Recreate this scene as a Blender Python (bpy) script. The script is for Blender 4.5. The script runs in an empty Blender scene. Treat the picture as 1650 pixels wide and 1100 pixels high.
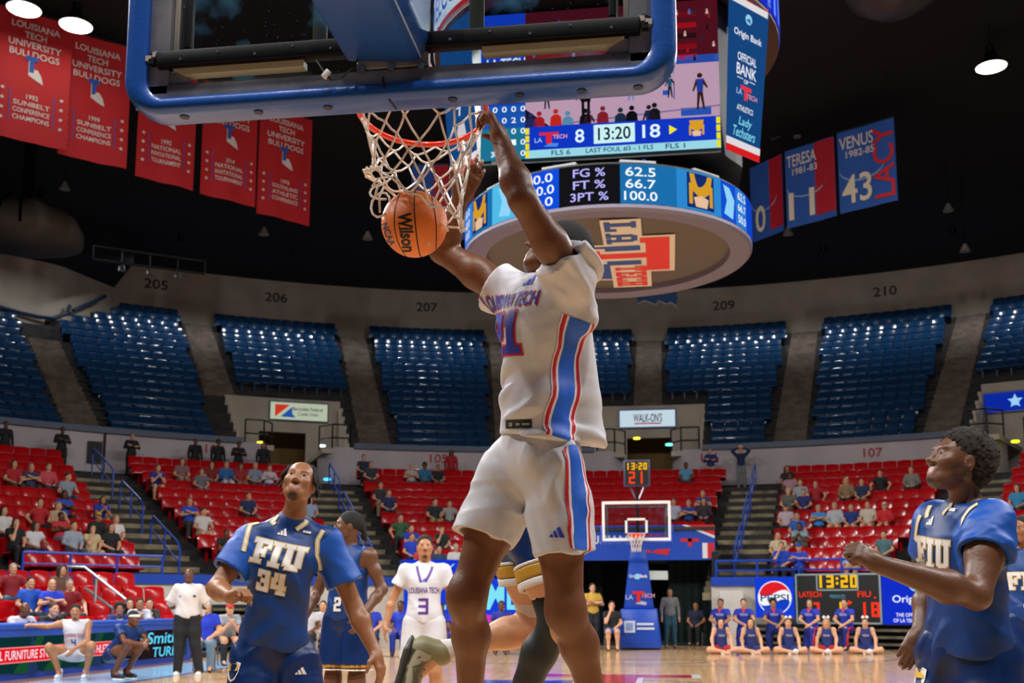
import bpy, bmesh, math, random
import numpy as np
from mathutils import Vector, Matrix
from mathutils.bvhtree import BVHTree

random.seed(7); rng = np.random.default_rng(7)
SC = bpy.context.scene
COL = SC.collection

# ------------------------------------------------------------------ camera
CAMP = np.array([.870, -3.362, 1.218]); YAW = math.radians(8.15); PIT = math.radians(8.0); FPX = 1768.7; VPY = 725.05
cd = bpy.data.cameras.new('camera'); cam = bpy.data.objects.new('camera', cd); COL.objects.link(cam)
cam.location = CAMP; cam.rotation_euler = (math.pi/2 + PIT, 0, YAW)
cd.sensor_width = 36; cd.lens = FPX*36/1650; cd.shift_y = (VPY-550)/1650
cd.clip_end = 300; cd.dof.use_dof = True; cd.dof.focus_distance = 4.4; cd.dof.aperture_fstop = 5.0
SC.camera = cam
# ------------------------------------------------------------------ world, exposure
w = bpy.data.worlds.new('world'); SC.world = w; w.use_nodes = True
w.node_tree.nodes['Background'].inputs[0].default_value = (.55, .62, .8, 1)
w.node_tree.nodes['Background'].inputs[1].default_value = .10
SC.view_settings.view_transform = 'Standard'; SC.view_settings.look = 'None'
SC.view_settings.gamma = 1; SC.view_settings.use_curve_mapping = False
SC.view_settings.exposure = 0.0
# ------------------------------------------------------------------ arena lamps (real lamps on the ceiling ring)
CY = 13.1                                        # centre of the round hall
def pol(a, R, z=0.0): a = math.radians(a); return Vector((R*math.sin(a), CY + R*math.cos(a), z))
LAMPS = [(-61.7, 17.8), (-57.5, 17.5), (-54, 17.6), (34.2, 18.55)] + [(a, 18) for a in (60, 78, 96, 114, 132, 150, 166, 180, -72, -88, -104, -120, -136, -152, -166)]
LAMP_W = 3600
for i, (a, R) in enumerate(LAMPS):
    l = bpy.data.lights.new('arena_spot', 'SPOT'); o = bpy.data.objects.new('arena_spot', l); COL.objects.link(o)
    p = pol(a, R, 16.3); o.location = p
    tgt = Vector((0, 9 if abs(a) > 90 else 14, .8)) if i % 3 else Vector((0, 19, 2.2))
    o.rotation_euler = (tgt - p).to_track_quat('-Z', 'Y').to_euler()
    l.energy = LAMP_W; l.spot_size = math.radians(100); l.spot_blend = .8; l.shadow_soft_size = .38
    l.color = (1, .985, .965)

# small house downlights above the upper bowl
HOUSE = [(a, 36.5 if a > -40 else 34) for a in (-46, -35.5, -27.4, -16.5, -5.5, 5.5, 13.3, 22.3, 30)]
for a, R in HOUSE:
    l = bpy.data.lights.new('house_spot', 'SPOT'); o = bpy.data.objects.new('house_spot', l); COL.objects.link(o); o.location = pol(a, R, 17.82)
    l.energy = 620; l.spot_size = math.radians(150); l.spot_blend = .6; l.shadow_soft_size = .07; l.color = (.92, .96, 1)

# ------------------------------------------------------------------ helpers
FW = np.array([-math.sin(YAW)*math.cos(PIT), math.cos(YAW)*math.cos(PIT), math.sin(PIT)]); RT = np.array([math.cos(YAW), math.sin(YAW), 0.]); UP = np.cross(RT, FW)
def ray(u, v): return FW + RT*(u-825)/FPX - UP*(v-VPY)/FPX
def atD(u, v, D): return Vector(CAMP + ray(u, v)*D)
def atY(u, v, Y): d = ray(u, v); return Vector(CAMP + d*((Y-CAMP[1])/d[1]))
def atX(u, v, X): d = ray(u, v); return Vector(CAMP + d*((X-CAMP[0])/d[0]))
def atZ(u, v, z): d = ray(u, v); return Vector(CAMP + d*((z-CAMP[2])/d[2]))
def atR(u, v, R):
    d = ray(u, v); o = CAMP - np.array([0, CY, 0]); a = d[0]**2+d[1]**2; b = 2*(o[0]*d[0]+o[1]*d[1]); c = o[0]**2+o[1]**2-R*R
    return Vector(CAMP + d*((-b+math.sqrt(b*b-4*a*c))/(2*a)))
def pj(P):
    d = np.array(P)-CAMP; z = d@FW
    return 825+FPX*(d@RT)/z, VPY-FPX*(d@UP)/z, z
def ang(P): return math.degrees(math.atan2(P[0], P[1]-CY))
def lin(c):
    if isinstance(c, str):
        c = c.lstrip('#'); c = [int(c[i:i+2], 16)/255 for i in (0, 2, 4)]
    return tuple((x/12.92 if x <= .04045 else ((x+.055)/1.055)**2.4) for x in c[:3])
MATS = {}
def M(name, col='888888', rough=.6, metal=0, emit=0, spec=.5, bump=None, var=None, coat=0, sheen=0):
    if name in MATS: return MATS[name]
    m = bpy.data.materials.new(name); m.use_nodes = True; nt = m.node_tree; b = nt.nodes['Principled BSDF']
    c = (*lin(col), 1); b.inputs['Base Color'].default_value = c; b.inputs['Roughness'].default_value = rough; b.inputs['Metallic'].default_value = metal
    b.inputs['Specular IOR Level'].default_value = spec
    if coat: b.inputs['Coat Weight'].default_value = coat; b.inputs['Coat Roughness'].default_value = .1
    if sheen: b.inputs['Sheen Weight'].default_value = sheen
    if emit: b.inputs['Emission Color'].default_value = c; b.inputs['Emission Strength'].default_value = emit
    if bump or var:
        tc = nt.nodes.new('ShaderNodeTexCoord'); n = nt.nodes.new('ShaderNodeTexNoise')
        sc, st = bump or (var[0], 0); n.inputs['Scale'].default_value = sc; n.inputs['Detail'].default_value = 4; nt.links.new(tc.outputs['Object'], n.inputs['Vector'])
        if bump:
            bp = nt.nodes.new('ShaderNodeBump'); bp.inputs['Strength'].default_value = st; bp.inputs['Distance'].default_value = .02; nt.links.new(n.outputs['Fac'], bp.inputs['Height']); nt.links.new(bp.outputs['Normal'], b.inputs['Normal'])
        if var:
            n2 = nt.nodes.new('ShaderNodeTexNoise'); n2.inputs['Scale'].default_value = var[0]; n2.inputs['Detail'].default_value = 5; nt.links.new(tc.outputs['Object'], n2.inputs['Vector'])
            mx = nt.nodes.new('ShaderNodeMix'); mx.data_type = 'RGBA'; mx.inputs['A'].default_value = c; mx.inputs['B'].default_value = (*lin(var[1]), 1)
            rm = nt.nodes.new('ShaderNodeMapRange'); rm.inputs['From Min'].default_value = .38; rm.inputs['From Max'].default_value = .66; nt.links.new(n2.outputs['Fac'], rm.inputs['Value'])
            nt.links.new(rm.outputs['Result'], mx.inputs['Factor']); nt.links.new(mx.outputs['Result'], b.inputs['Base Color'])
    MATS[name] = m; return m
def EM(name, col, s=1.0):                        # screens and lamps only
    if name in MATS: return MATS[name]
    m = bpy.data.materials.new(name); m.use_nodes = True; nt = m.node_tree; nt.nodes.clear()
    e = nt.nodes.new('ShaderNodeEmission'); e.inputs[0].default_value = (*lin(col), 1); e.inputs[1].default_value = s
    o = nt.nodes.new('ShaderNodeOutputMaterial'); nt.links.new(e.outputs[0], o.inputs[0]); MATS[name] = m; return m
def LED(col, s=1.0): return EM('led_%s_%d' % (col, s*100), col, s)

ORG = {}
def tag(o, label=None, cat=None, group=None, kind=None):
    if label: o['label'] = label
    if cat: o['category'] = cat
    if group: o['group'] = group
    if kind: o['kind'] = kind
    return o
def thing(name, loc, label=None, cat=None, group=None, kind=None):
    o = bpy.data.objects.new(name, None); o.empty_display_size = .1; COL.objects.link(o); o.location = loc; ORG[o.name] = Vector(loc)
    return tag(o, label, cat, group, kind)
def link_mesh(name, me, parent=None):
    o = bpy.data.objects.new(name, me); COL.objects.link(o)
    if parent is not None: o.parent = parent
    ORG[o.name] = ORG.get(parent.name, Vector()) if parent is not None else Vector()
    return o
class MB:
    def __init__(s): s.v = []; s.f = []; s.mi = []; s.cur = 0
    def add(s, vs, fs):
        b = len(s.v); s.v += [tuple(x) for x in vs]; s.f += [tuple(i+b for i in f) for f in fs]; s.mi += [s.cur]*len(fs); return s
    def box(s, c, d, R=None):
        c = Vector(c); vs = []
        for x in (-.5, .5):
            for y in (-.5, .5):
                for z in (-.5, .5):
                    p = Vector((x*d[0], y*d[1], z*d[2])); vs.append(c + (R @ p if R is not None else p))
        return s.add(vs, [(0, 1, 3, 2), (4, 6, 7, 5), (0, 4, 5, 1), (2, 3, 7, 6), (0, 2, 6, 4), (1, 5, 7, 3)])
    def tube(s, pts, r, n=8, closed=False, r2=None):
        pts = [Vector(p) for p in pts]; m = len(pts); vs = []; prev = None
        for i, p in enumerate(pts):
            if closed: t = pts[(i+1) % m]-pts[i-1]
            else: t = pts[min(i+1, m-1)]-pts[max(i-1, 0)]
            t.normalize()
            if prev is None: nn = t.orthogonal().normalized()
            else:
                nn = prev - t*prev.dot(t); nn = nn.normalized() if nn.length > 1e-6 else t.orthogonal().normalized()
            prev = nn; bb = t.cross(nn); rr = r if r2 is None else r+(r2-r)*i/max(1, m-1)
            for k in range(n):
                a = 2*math.pi*k/n; vs.append(p+(nn*math.cos(a)+bb*math.sin(a))*rr)
        fs = []
        for i in range(m if closed else m-1):
            j = (i+1) % m
            for k in range(n): fs.append((i*n+k, i*n+(k+1) % n, j*n+(k+1) % n, j*n+k))
        if not closed: fs += [tuple(range(n))[::-1], tuple((m-1)*n+k for k in range(n))]
        return s.add(vs, fs)
    def lathe(s, prof, c=(0, 0, 0), n=24, axis='z', caps=True):
        c = Vector(c); vs = []
        for r, h in prof:
            for k in range(n):
                a = 2*math.pi*k/n; x, y = r*math.cos(a), r*math.sin(a)
                vs.append(c+Vector((x, y, h) if axis == 'z' else (x, h, y) if axis == 'y' else (h, x, y)))
        m = len(prof); fs = [(i*n+k, i*n+(k+1) % n, (i+1)*n+(k+1) % n, (i+1)*n+k) for i in range(m-1) for k in range(n)]
        if caps: fs += [tuple(range(n))[::-1], tuple((m-1)*n+k for k in range(n))]
        return s.add(vs, fs)
    def prism(s, poly, mp, d0, d1):               # poly: 2-D points; mp(x, y, d) -> 3-D
        n = len(poly); vs = [mp(x, y, d0) for x, y in poly]+[mp(x, y, d1) for x, y in poly]
        return s.add(vs, [tuple(range(n))[::-1], tuple(range(n, 2*n))]+[(i, (i+1) % n, n+(i+1) % n, n+i) for i in range(n)])
    def arc(s, a0, a1, R0, R1, z0, z1, da=1.5, cy=CY):   # a curved block between two radii
        n = max(1, int(abs(a1-a0)/da)); vs = []
        for i in range(n+1):
            a = a0+(a1-a0)*i/n
            for R, z in ((R0, z0), (R1, z0), (R1, z1), (R0, z1)): vs.append(pol(a, R, z))
        fs = [(3, 2, 1, 0), (4*n, 4*n+1, 4*n+2, 4*n+3)]
        for i in range(n):
            for k in range(4): fs.append((4*i+k, 4*i+(k+1) % 4, 4*i+4+(k+1) % 4, 4*i+4+k))
        return s.add(vs, fs)
    def mesh(s, name, mats, org=None, smooth=False):
        me = bpy.data.meshes.new(name); o = org or Vector()
        me.from_pydata([tuple(Vector(p)-o) for p in s.v], [], s.f)
        for m in (mats if isinstance(mats, (list, tuple)) else [mats]): me.materials.append(m)
        if max(s.mi, default=0): me.polygons.foreach_set('material_index', s.mi)
        bm = bmesh.new(); bm.from_mesh(me); bmesh.ops.recalc_face_normals(bm, faces=bm.faces); bm.to_mesh(me); bm.free()
        if smooth:
            me.polygons.foreach_set('use_smooth', [True]*len(me.polygons))
            if smooth != 'all' : me.set_sharp_from_angle(angle=math.radians(40))
        return me
    def build(s, name, mats, parent=None, smooth=False):
        org = ORG.get(parent.name, Vector()) if parent is not None else Vector()
        return link_mesh(name, s.mesh(name, mats, org, smooth), parent)
def bevel(o, wd=.01, seg=2):
    bm = bmesh.new(); bm.from_mesh(o.data); bmesh.ops.bevel(bm, geom=[e for e in bm.edges if len(e.link_faces) == 2 and e.calc_face_angle(0) > .5], offset=wd, segments=seg, affect='EDGES', profile=.5); bm.to_mesh(o.data); bm.free()
    o.data.polygons.foreach_set('use_smooth', [True]*len(o.data.polygons)); o.data.set_sharp_from_angle(angle=math.radians(50)); return o
def boxpart(name, c, d, mat, parent=None, bv=0, R=None):
    o = MB().box(c, d, R).build(name, mat, parent)
    return bevel(o, bv) if bv else o
def struct(o, label=None): o['kind'] = 'structure'; return tag(o, label) if label else o

# flat print: text and rectangles put on any surface through a map (x, y, lift) -> point
TXT = {}
def glyphs(s, bold=.012):
    key = (s, bold)
    if key not in TXT:
        cu = bpy.data.curves.new('t', 'FONT'); cu.body = s; cu.size = 1; cu.offset = bold; cu.resolution_u = 3
        ob = bpy.data.objects.new('t', cu); COL.objects.link(ob)
        dg = bpy.context.evaluated_depsgraph_get(); me = bpy.data.meshes.new_from_object(ob.evaluated_get(dg))
        vs = [tuple(v.co[:2]) for v in me.vertices]; fs = [tuple(p.vertices) for p in me.polygons]
        bpy.data.objects.remove(ob); bpy.data.meshes.remove(me); TXT[key] = (np.array(vs), fs)
    return TXT[key]
def text(s, h, mat, name, parent, mp, w=None, x=0, y=0, lift=.004, sub=0, align=0, target=None, slant=0, bold=.012):
    """text of height h (and width w) centred on (x, y) of the map mp"""
    vs, fs = glyphs(s, bold); lo = vs.min(0); hi = vs.max(0); q = (vs-(lo+hi)/2)
    sy = h/(hi[1]-lo[1]); sx = sy if w is None else w/(hi[0]-lo[0]); q = q*[sx, sy]
    if align: q[:, 0] += -align*(q[:, 0].max())
    q[:, 0] += slant*q[:, 1]
    if sub:
        bm = bmesh.new(); bv = [bm.verts.new((a, b, 0)) for a, b in q]
        for f in fs:
            try: bm.faces.new([bv[i] for i in f])
            except ValueError: pass
        bmesh.ops.triangulate(bm, faces=bm.faces)
        for _ in range(5):
            es = [e for e in bm.edges if e.calc_length() > sub]
            if not es: break
            bmesh.ops.subdivide_edges(bm, edges=es, cuts=1); bmesh.ops.triangulate(bm, faces=bm.faces)
        bm.verts.index_update(); q = np.array([v.co[:2] for v in bm.verts]); fs = [tuple(v.index for v in f.verts) for f in bm.faces]; bm.free()
    mb = target or MB(); mb.add([mp(a+x, b+y, lift) for a, b in q], fs)
    return None if target is not None else mb.build(name, mat, parent)
def rects(rs, mat, name, parent, mp, lift=.003, n=1, target=None):      # rs: (x0, y0, x1, y1) or polygons
    mb = target or MB()
    if (n > 1 or len(rs) > 1) and all(len(r) == 4 and not isinstance(r[0], (tuple, list)) for r in rs):      # one clean surface for overlapping bars
        def cuts(k):
            c = sorted({round(r[k], 5) for r in rs} | {round(r[k+2], 5) for r in rs}); out = [c[0]]; mx = max(.012, (c[-1]-c[0])/24) if n > 1 else 1e9
            for b_ in c[1:]: m_ = max(1, math.ceil((b_-out[-1])/mx)); out += [out[-1]+(b_-out[-1])*(q+1)/m_ for q in range(m_)]
            return out
        X, Y = cuts(0), cuts(1); V = {}; fs = []
        for j in range(len(Y)-1):
            for i in range(len(X)-1):
                cx, cy = (X[i]+X[i+1])/2, (Y[j]+Y[j+1])/2
                if any(r[0] < cx < r[2] and r[1] < cy < r[3] for r in rs): fs.append(tuple(V.setdefault(k, len(V)) for k in ((i, j), (i+1, j), (i+1, j+1), (i, j+1))))
        mb.add([mp(X[i], Y[j], lift) for i, j in V], fs)
        return None if target is not None else mb.build(name, mat, parent, 'all')
    for r in rs:
        if len(r) == 4 and not isinstance(r[0], (tuple, list)):
            x0, y0, x1, y1 = r; g = [(x0+(x1-x0)*i/n, y0+(y1-y0)*j/n) for j in range(n+1) for i in range(n+1)]
            mb.add([mp(a, b, lift) for a, b in g], [(j*(n+1)+i, j*(n+1)+i+1, (j+1)*(n+1)+i+1, (j+1)*(n+1)+i) for j in range(n) for i in range(n)])
        else: mb.add([mp(a, b, lift) for a, b in r], [tuple(range(len(r)))])
    return None if target is not None else mb.build(name, mat, parent)
def plane(o, ex, ey):
    o, ex, ey = Vector(o), Vector(ex).normalized(), Vector(ey).normalized(); n = ex.cross(ey).normalized()
    return lambda x, y, l=0: o+ex*x+ey*y+n*l
def facing(o, a): a = math.radians(a); return plane(o, (math.cos(a), -math.sin(a), 0), (0, 0, 1))   # a wall seen from the hall's centre, at polar angle a
def cylmap(R, a0, z0, cy=CY, sgn=1, cx=0):         # on the outside (sgn 1: seen from -y) of a cylinder about the centre
    return lambda x, y, l=0: Vector((cx+(R+l)*math.sin(a0+x/R*1.0), cy-(R+l)*math.cos(a0+x/R), z0+y))
def inmap(R, a0):                                  # on the inner face of a cylinder, read from the centre
    return lambda x, y, l=0: pol(a0+math.degrees(x/R), R-l, y)
SEG = {'0': 'abcdef', '1': 'bc', '2': 'abged', '3': 'abgcd', '4': 'fgbc', '5': 'afgcd', '6': 'afgedc', '7': 'abc', '8': 'abcdefg', '9': 'abfgcd'}
def segrects(s, h, w, t, gap):
    out = []; x = 0
    for ch in s:
        if ch in SEG:
            S = {'a': (0, h-t, w, h), 'g': (0, h/2-t/2, w, h/2+t/2), 'd': (0, 0, w, t), 'b': (w-t, h/2, w, h), 'c': (w-t, 0, w, h/2), 'f': (0, h/2, t, h), 'e': (0, 0, t, h/2)}
            if ch == '1': S = {'b': (w/2-t/2, h/2, w/2+t/2, h), 'c': (w/2-t/2, 0, w/2+t/2, h/2)}
            out += [(a+x, b, c+x, d) for a, b, c, d in (S[k] for k in SEG[ch])]; x += w+gap
        elif ch == ':': out += [(x, h*.25, x+t, h*.25+t), (x, h*.62, x+t, h*.62+t)]; x += t+gap
        elif ch == '.': out += [(x, 0, x+t, t)]; x += t+gap
        else: x += w+gap
    wd = x-gap
    return [(a-wd/2, b-h/2, c-wd/2, d-h/2) for a, b, c, d in out]
SLAB = {'F': (6, [(.9, 0, 2.8, 8), (0, 6.5, 6.2, 8), (4.8, 5.2, 6.2, 8), (2.6, 3.2, 4.4, 4.8), (3.7, 2.5, 4.8, 5.5), (0, 0, 3.8, 1.3)]), 'I': (3.8, [(.9, 0, 2.9, 8), (0, 6.7, 3.8, 8), (0, 0, 3.8, 1.3)]),
        'U': (6.6, [(.7, 1.1, 2.6, 8), (4.1, 1.1, 6, 8), (1.5, 0, 5.2, 1.7), (0, 6.7, 3.2, 8), (3.5, 6.7, 6.7, 8)]),
        '1': (4.2, [(1.2, 0, 3.1, 8), (.1, 0, 4.2, 1.4), (.2, 5.4, 1.3, 7.2)]), '2': (5, [(0, 6.4, 4.6, 8), (3.2, 3.6, 5, 7.6), (.8, 3.0, 4.4, 4.7), (0, .6, 1.8, 4.0), (0, 0, 5, 1.6), (0, 5.2, 1.6, 7.4)]),
        '3': (5, [(.3, 6.4, 4.7, 8), (3.2, .5, 5, 7.6), (1.5, 3.3, 4.4, 4.8), (.3, 0, 4.7, 1.6), (0, 5.3, 1.6, 7.6), (0, .4, 1.6, 2.7)]), '4': (5.6, [(0, 2.2, 1.8, 6), (1, 5, 2.4, 8), (0, 1.9, 5.6, 3.6), (2.9, 0, 4.8, 8), (2.2, 0, 5.5, 1.2)]),
        'L': (5.4, [(.8, 0, 2.7, 8), (0, 6.7, 3.6, 8), (0, 0, 5.4, 1.5), (4, 0, 5.4, 3)]), 'A': (6.8, [(1.2, 0, 2.6, 7), (4.2, 0, 5.6, 7), (1.8, 6.4, 5, 8), (1.6, 2.6, 5, 4), (.2, 0, 3.2, 1.3), (3.6, 0, 6.6, 1.3)]),
        'T': (6.4, [(2.2, 0, 4.2, 8), (0, 6.5, 6.4, 8), (0, 5, 1.3, 8), (5.1, 5, 6.4, 8), (1.2, 0, 5.2, 1.3)]), 'E': (5.6, [(.8, 0, 2.6, 8), (0, 6.6, 5.6, 8), (0, 0, 5.6, 1.4), (2.4, 3.3, 4.2, 4.7), (4.3, 5.4, 5.6, 8), (4.3, 0, 5.6, 2.6)]),
        'C': (5.6, [(0, .8, 1.9, 7.2), (.7, 6.5, 5.6, 8), (.7, 0, 5.6, 1.5), (4.1, 5.2, 5.6, 8), (4.1, 0, 5.6, 2.8)]), 'H': (6.6, [(.8, 0, 2.6, 8), (4, 0, 5.8, 8), (2.6, 3.3, 4, 4.8), (0, 6.7, 3.2, 8), (3.4, 6.7, 6.6, 8), (0, 0, 3.2, 1.3), (3.4, 0, 6.6, 1.3)])}
def slab(s, h, gap=.8, grow=0):
    x = 0; out = []; k = h/8
    for ch in s:
        w_, rs = SLAB[ch]; out += [((a+x-grow)*k, (b-grow-4)*k, (c+x+grow)*k, (d+grow-4)*k) for a, b, c, d in rs]; x += w_+gap
    W = (x-gap)*k/2
    return [(a-W, b, c-W, d) for a, b, c, d in out]
# ================================================================== the hall
def wood():
    m = M('court_wood', 'c79a63', .24); nt = m.node_tree; b = nt.nodes['Principled BSDF']
    tc = nt.nodes.new('ShaderNodeTexCoord'); mp = nt.nodes.new('ShaderNodeMapping'); mp.inputs['Rotation'].default_value = (0, 0, math.pi/2); nt.links.new(tc.outputs['Object'], mp.inputs['Vector'])
    br = nt.nodes.new('ShaderNodeTexBrick'); br.inputs['Color1'].default_value = (*lin('dcb684'), 1); br.inputs['Color2'].default_value = (*lin('c89e6a'), 1); br.inputs['Mortar'].default_value = (*lin('7d5a35'), 1)
    br.inputs['Scale'].default_value = 1; br.inputs['Brick Width'].default_value = 1.1; br.inputs['Row Height'].default_value = .07; br.inputs['Mortar Size'].default_value = .0015
    nt.links.new(mp.outputs['Vector'], br.inputs['Vector']); nt.links.new(br.outputs['Color'], b.inputs['Base Color'])
    n = nt.nodes.new('ShaderNodeTexNoise'); n.inputs['Scale'].default_value = 9; bp = nt.nodes.new('ShaderNodeBump'); bp.inputs['Strength'].default_value = .04; nt.links.new(tc.outputs['Object'], n.inputs['Vector']); nt.links.new(n.outputs['Fac'], bp.inputs['Height']); nt.links.new(bp.outputs['Normal'], b.inputs['Normal'])
    b.inputs['Coat Weight'].default_value = .5; b.inputs['Coat Roughness'].default_value = .09
    return m
WOOD = wood()
CONC = M('concrete_dark', '3a3736', .85, var=(1.3, '2b2928')); STEP = M('stair_concrete', 'a39676', .85, var=(2., '6f6450')); USTEP = M('upper_stair', '75665a', .9, var=(2., '5a4e45'))
BEIGE = M('beige_wall', 'cabdac', .85, var=(.8, 'b8ab9c')); WHITE = M('white_wall', 'cbbfc2', .8, var=(.7, 'bcb0b4')); BROWN = M('brown_wall', '8a6a38', .8)
BLUEP = M('blue_paint', '1748b8', .35); NAVY = M('navy_paint', '0f2d52', .4); DKBLUE = M('dark_blue', '10295a', .5)
BLACK = M('black', '0a0a0c', .55); DKM = M('dark_metal', '17181c', .4, .6); STEEL = M('steel', 'a9adb0', .28, .9); CEIL = M('ceiling_black', '161a22', .95)
WHT = M('white_plain', 'f1f1ef', .5); RED = M('red_plain', 'd3101c', .5); GOLD = M('gold_plain', 'c99a2e', .45)

fl = MB(); fl.lathe([(0.01, -.02), (48, -.02)], (0, CY, 0), 64, caps=False); struct(fl.build('floor', CONC), 'dark concrete arena floor around the court')
ct = MB(); ct.box((0, 13.1, -.015), (20.4, 34.0, .03)); struct(ct.build('court_floor', WOOD), 'polished maple basketball court floor')
mk = MB(); BL = M('court_blue', '1d3f9a', .2, coat=.5); WL = M('court_white', 'eceae4', .2, coat=.5); RL = M('court_red', 'c01722', .2, coat=.5)
def strip(x0, y0, x1, y1, mi=0): mk.cur = mi; mk.add([(x0, y0, .003), (x1, y0, .003), (x1, y1, .003), (x0, y1, .003)], [(0, 1, 2, 3)])
strip(-7.62, 27.42, 7.62, 27.55); strip(-7.62, -1.22, 7.62, -1.12); strip(-7.7, -1.2, -7.6, 27.5); strip(7.6, -1.2, 7.7, 27.5)
strip(-7.6, 13.05, 7.6, 13.15)
for s in (-1, 1): strip(s*2.44-.05, 21.6, s*2.44+.05, 27.42); strip(s*2.44-.05, -1.12, s*2.44+.05, 4.6); strip(s*6.6-.03, 24.4, s*6.6+.03, 27.42)
strip(-2.44, 21.6, 2.44, 21.7); strip(-2.44, 4.55, 2.44, 4.65)
for cy_, r, a0, a1 in ((13.1, 1.83, 0, 360), (21.65, 1.83, 180, 360), (4.6, 1.83, 0, 180), (25.85, 6.75, 193, 347), (.38, 6.75, 13, 167)):
    mk.cur = 0; n = 60; vs = []
    for i in range(n+1):
        a = math.radians(a0+(a1-a0)*i/n)
        for q in (r-.03, r+.03): vs.append((q*math.cos(a), cy_+q*math.sin(a), .004))
    mk.add(vs, [(2*i, 2*i+1, 2*i+3, 2*i+2) for i in range(n)])
# centre-court mark: a red letter T with white edge over the blue state outline
strip(-2.6, 14.0, 2.3, 14.15, 1)
for x0, y0, x1, y1, mi in ((-1.6, 15.4, 1.35, 16.5, 1), (-1.45, 15.5, 1.2, 16.4, 2), (-.5, 12.0, .4, 15.5, 1), (-.4, 12.1, .3, 15.5, 2), (-2.4, 12.4, -.7, 14.6, 0), (.6, 12.4, 2.2, 14.2, 0)): strip(x0, y0+.0, x1, y1, mi)
vs = mk.v; mk.v = [(a, b, .003+.0006*i/4) for i, (a, b, c) in enumerate(vs)] if False else vs
# lift later strips a little so that they do not share a plane
for k, (a, b, c) in enumerate(mk.v): mk.v[k] = (a, b, c+k*2e-6)
struct(mk.build('court_markings', [BL, WL, RL]), 'blue, white and red painted court lines and centre mark')

A0, A1 = -80, 50
# lower and upper stands: stepped terraces
NL, NU = 12, 17
def lowR(i): return 17.9+.85*i
def lowZ(i): return 1.75+.36*i
def upR(i): return 29.4+.75*i
def upZ(i): return 7.2+.494*i
tb = MB()
for i in range(NL):
    if i < 4: tb.arc(A0, -7.1, lowR(i)-(.35 if i else .7), 28.2, 0 if i == 0 else lowZ(i-1), lowZ(i)); tb.arc(7.1, A1, lowR(i)-(.35 if i else .7), 28.2, 0 if i == 0 else lowZ(i-1), lowZ(i))
    else: tb.arc(A0, A1, lowR(i)-.35, 28.2, lowZ(i-1) if i > 4 else 2.75, lowZ(i))
tb.arc(A0, A1, 28.2, 37, 5.5, 5.95)
struct(tb.build('lower_stand', CONC), 'stepped concrete terrace of the lower seating bowl')
ORDS = ['first', 'second', 'third', 'fourth', 'fifth', 'sixth', 'seventh', 'eighth', 'ninth']
AISL = [-62.2, -44.6, -26.4, -8.9, 8.9, 26.5, 44]; AISU = [-55, -44, -33, -22, -11, 0, 11.2, 22.3, 33.4]
PORT = [-28.4, 0.1, 28.6]
def in_portal(a, i): return i < 6 and any(abs(a-c) < 4.75 for c in PORT)
def bay(a, R): return a < -37.6 and R > max(38.4, 41.5+(a+37.6)*.62)
ub = MB()
edges = [A0]+[x for c in PORT for x in (c-4.3, c+4.3)]+[A1]
for i in range(NU):
    R0 = upR(i)-.38; z0 = upZ(i-1)-.1 if i else 7.0
    if i < 6:
        for k in range(0, len(edges), 2): ub.arc(edges[k], edges[k+1], R0, R0+.9, z0, upZ(i))
    else: ub.arc(A0, A1, R0, R0+.9, z0, upZ(i))
struct(ub.build('upper_stand', CONC), 'stepped concrete terrace of the upper seating bowl')
fb = MB()
for k in range(0, len(edges), 2): fb.arc(edges[k]+.1, edges[k+1]-.1, 28.85, 29.05, 7.5, 7.72)
struct(fb.build('trim_1', NAVY), 'dark blue ledge along the foot of the upper bowl')
o = MB().arc(A0, A1, 42, 42.4, 15, 18.1).build('wall_back', BEIGE); struct(o, 'curved beige wall above the blue upper seats, numbered 205 to 210')
for s, a, z in (('205', -35.7, 17.2), ('206', -27.45, 17.2), ('207', -16.5, 17.2), ('208', -5.5, 17.15), ('209', 5.46, 17.1), ('210', 16.67, 17.1), ('211', 28, 17.1)):
    text(s, .5, M('number_grey', '3c3a3c', .8), 'section_number', o, facing(pol(a, 41.99, z), a), w=1.15, lift=.02)
struct(MB().lathe([(.01, 18.1), (46, 18.1)], (0, CY, 0), 64, caps=False).build('ceiling', CEIL), 'black arena ceiling')
# concourse wall with the portals cut out
def wallseg(a0, a1, r0, r1):
    pts = []
    if r0: pts += [pol(a0-2.3+2.3*math.sin(t), 31.2-2.2*(1-math.cos(t))) if False else pol(a0-2.2*(1-math.sin(t)), 29+2.2*(1-math.sin(t))**2) for t in []]
    n = int((a1-a0)/1.2)+1
    if r0: pts += [pol(a0-.4*math.cos(t)*3, 29+1.6*(1-math.sin(t))) for t in (0, .3, .6, .9, 1.2)]
    pts += [pol(a0+(a1-a0)*i/n, 29) for i in range(n+1)]
    if r1: pts += [pol(a1+.4*math.cos(t)*3, 29+1.6*(1-math.sin(t))) for t in (1.2, .9, .6, .3, 0)]
    b = MB(); m = len(pts); vs = []
    for p in pts:
        q = p+(p-Vector((0, CY, 0))).normalized()*.16
        for z in (5.9, 7.55): vs += [(p.x, p.y, z), (q.x, q.y, z)]
    fs = [(0, 1, 3, 2), (4*m-4, 4*m-2, 4*m-1, 4*m-3)]
    for i in range(m-1):
        a, c = 4*i, 4*i+4; fs += [(a, c, c+2, a+2), (a+1, a+3, c+3, c+1), (a+2, c+2, c+3, a+3), (a, a+1, c+1, c)]
    b.add(vs, fs); return b
cw = [(A0, PORT[0]-3.2, 0, 1), (PORT[0]+3.2, PORT[1]-3.2, 1, 1), (PORT[1]+3.2, PORT[2]-3.2, 1, 1), (PORT[2]+3.2, A1, 1, 0)]
CWO = []
for k, (a, b, r0, r1) in enumerate(cw):
    o = wallseg(a, b, r0, r1).build('wall_concourse', WHITE, smooth=True); struct(o, 'pale curved concourse wall above the red seats'); CWO.append(o)
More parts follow.
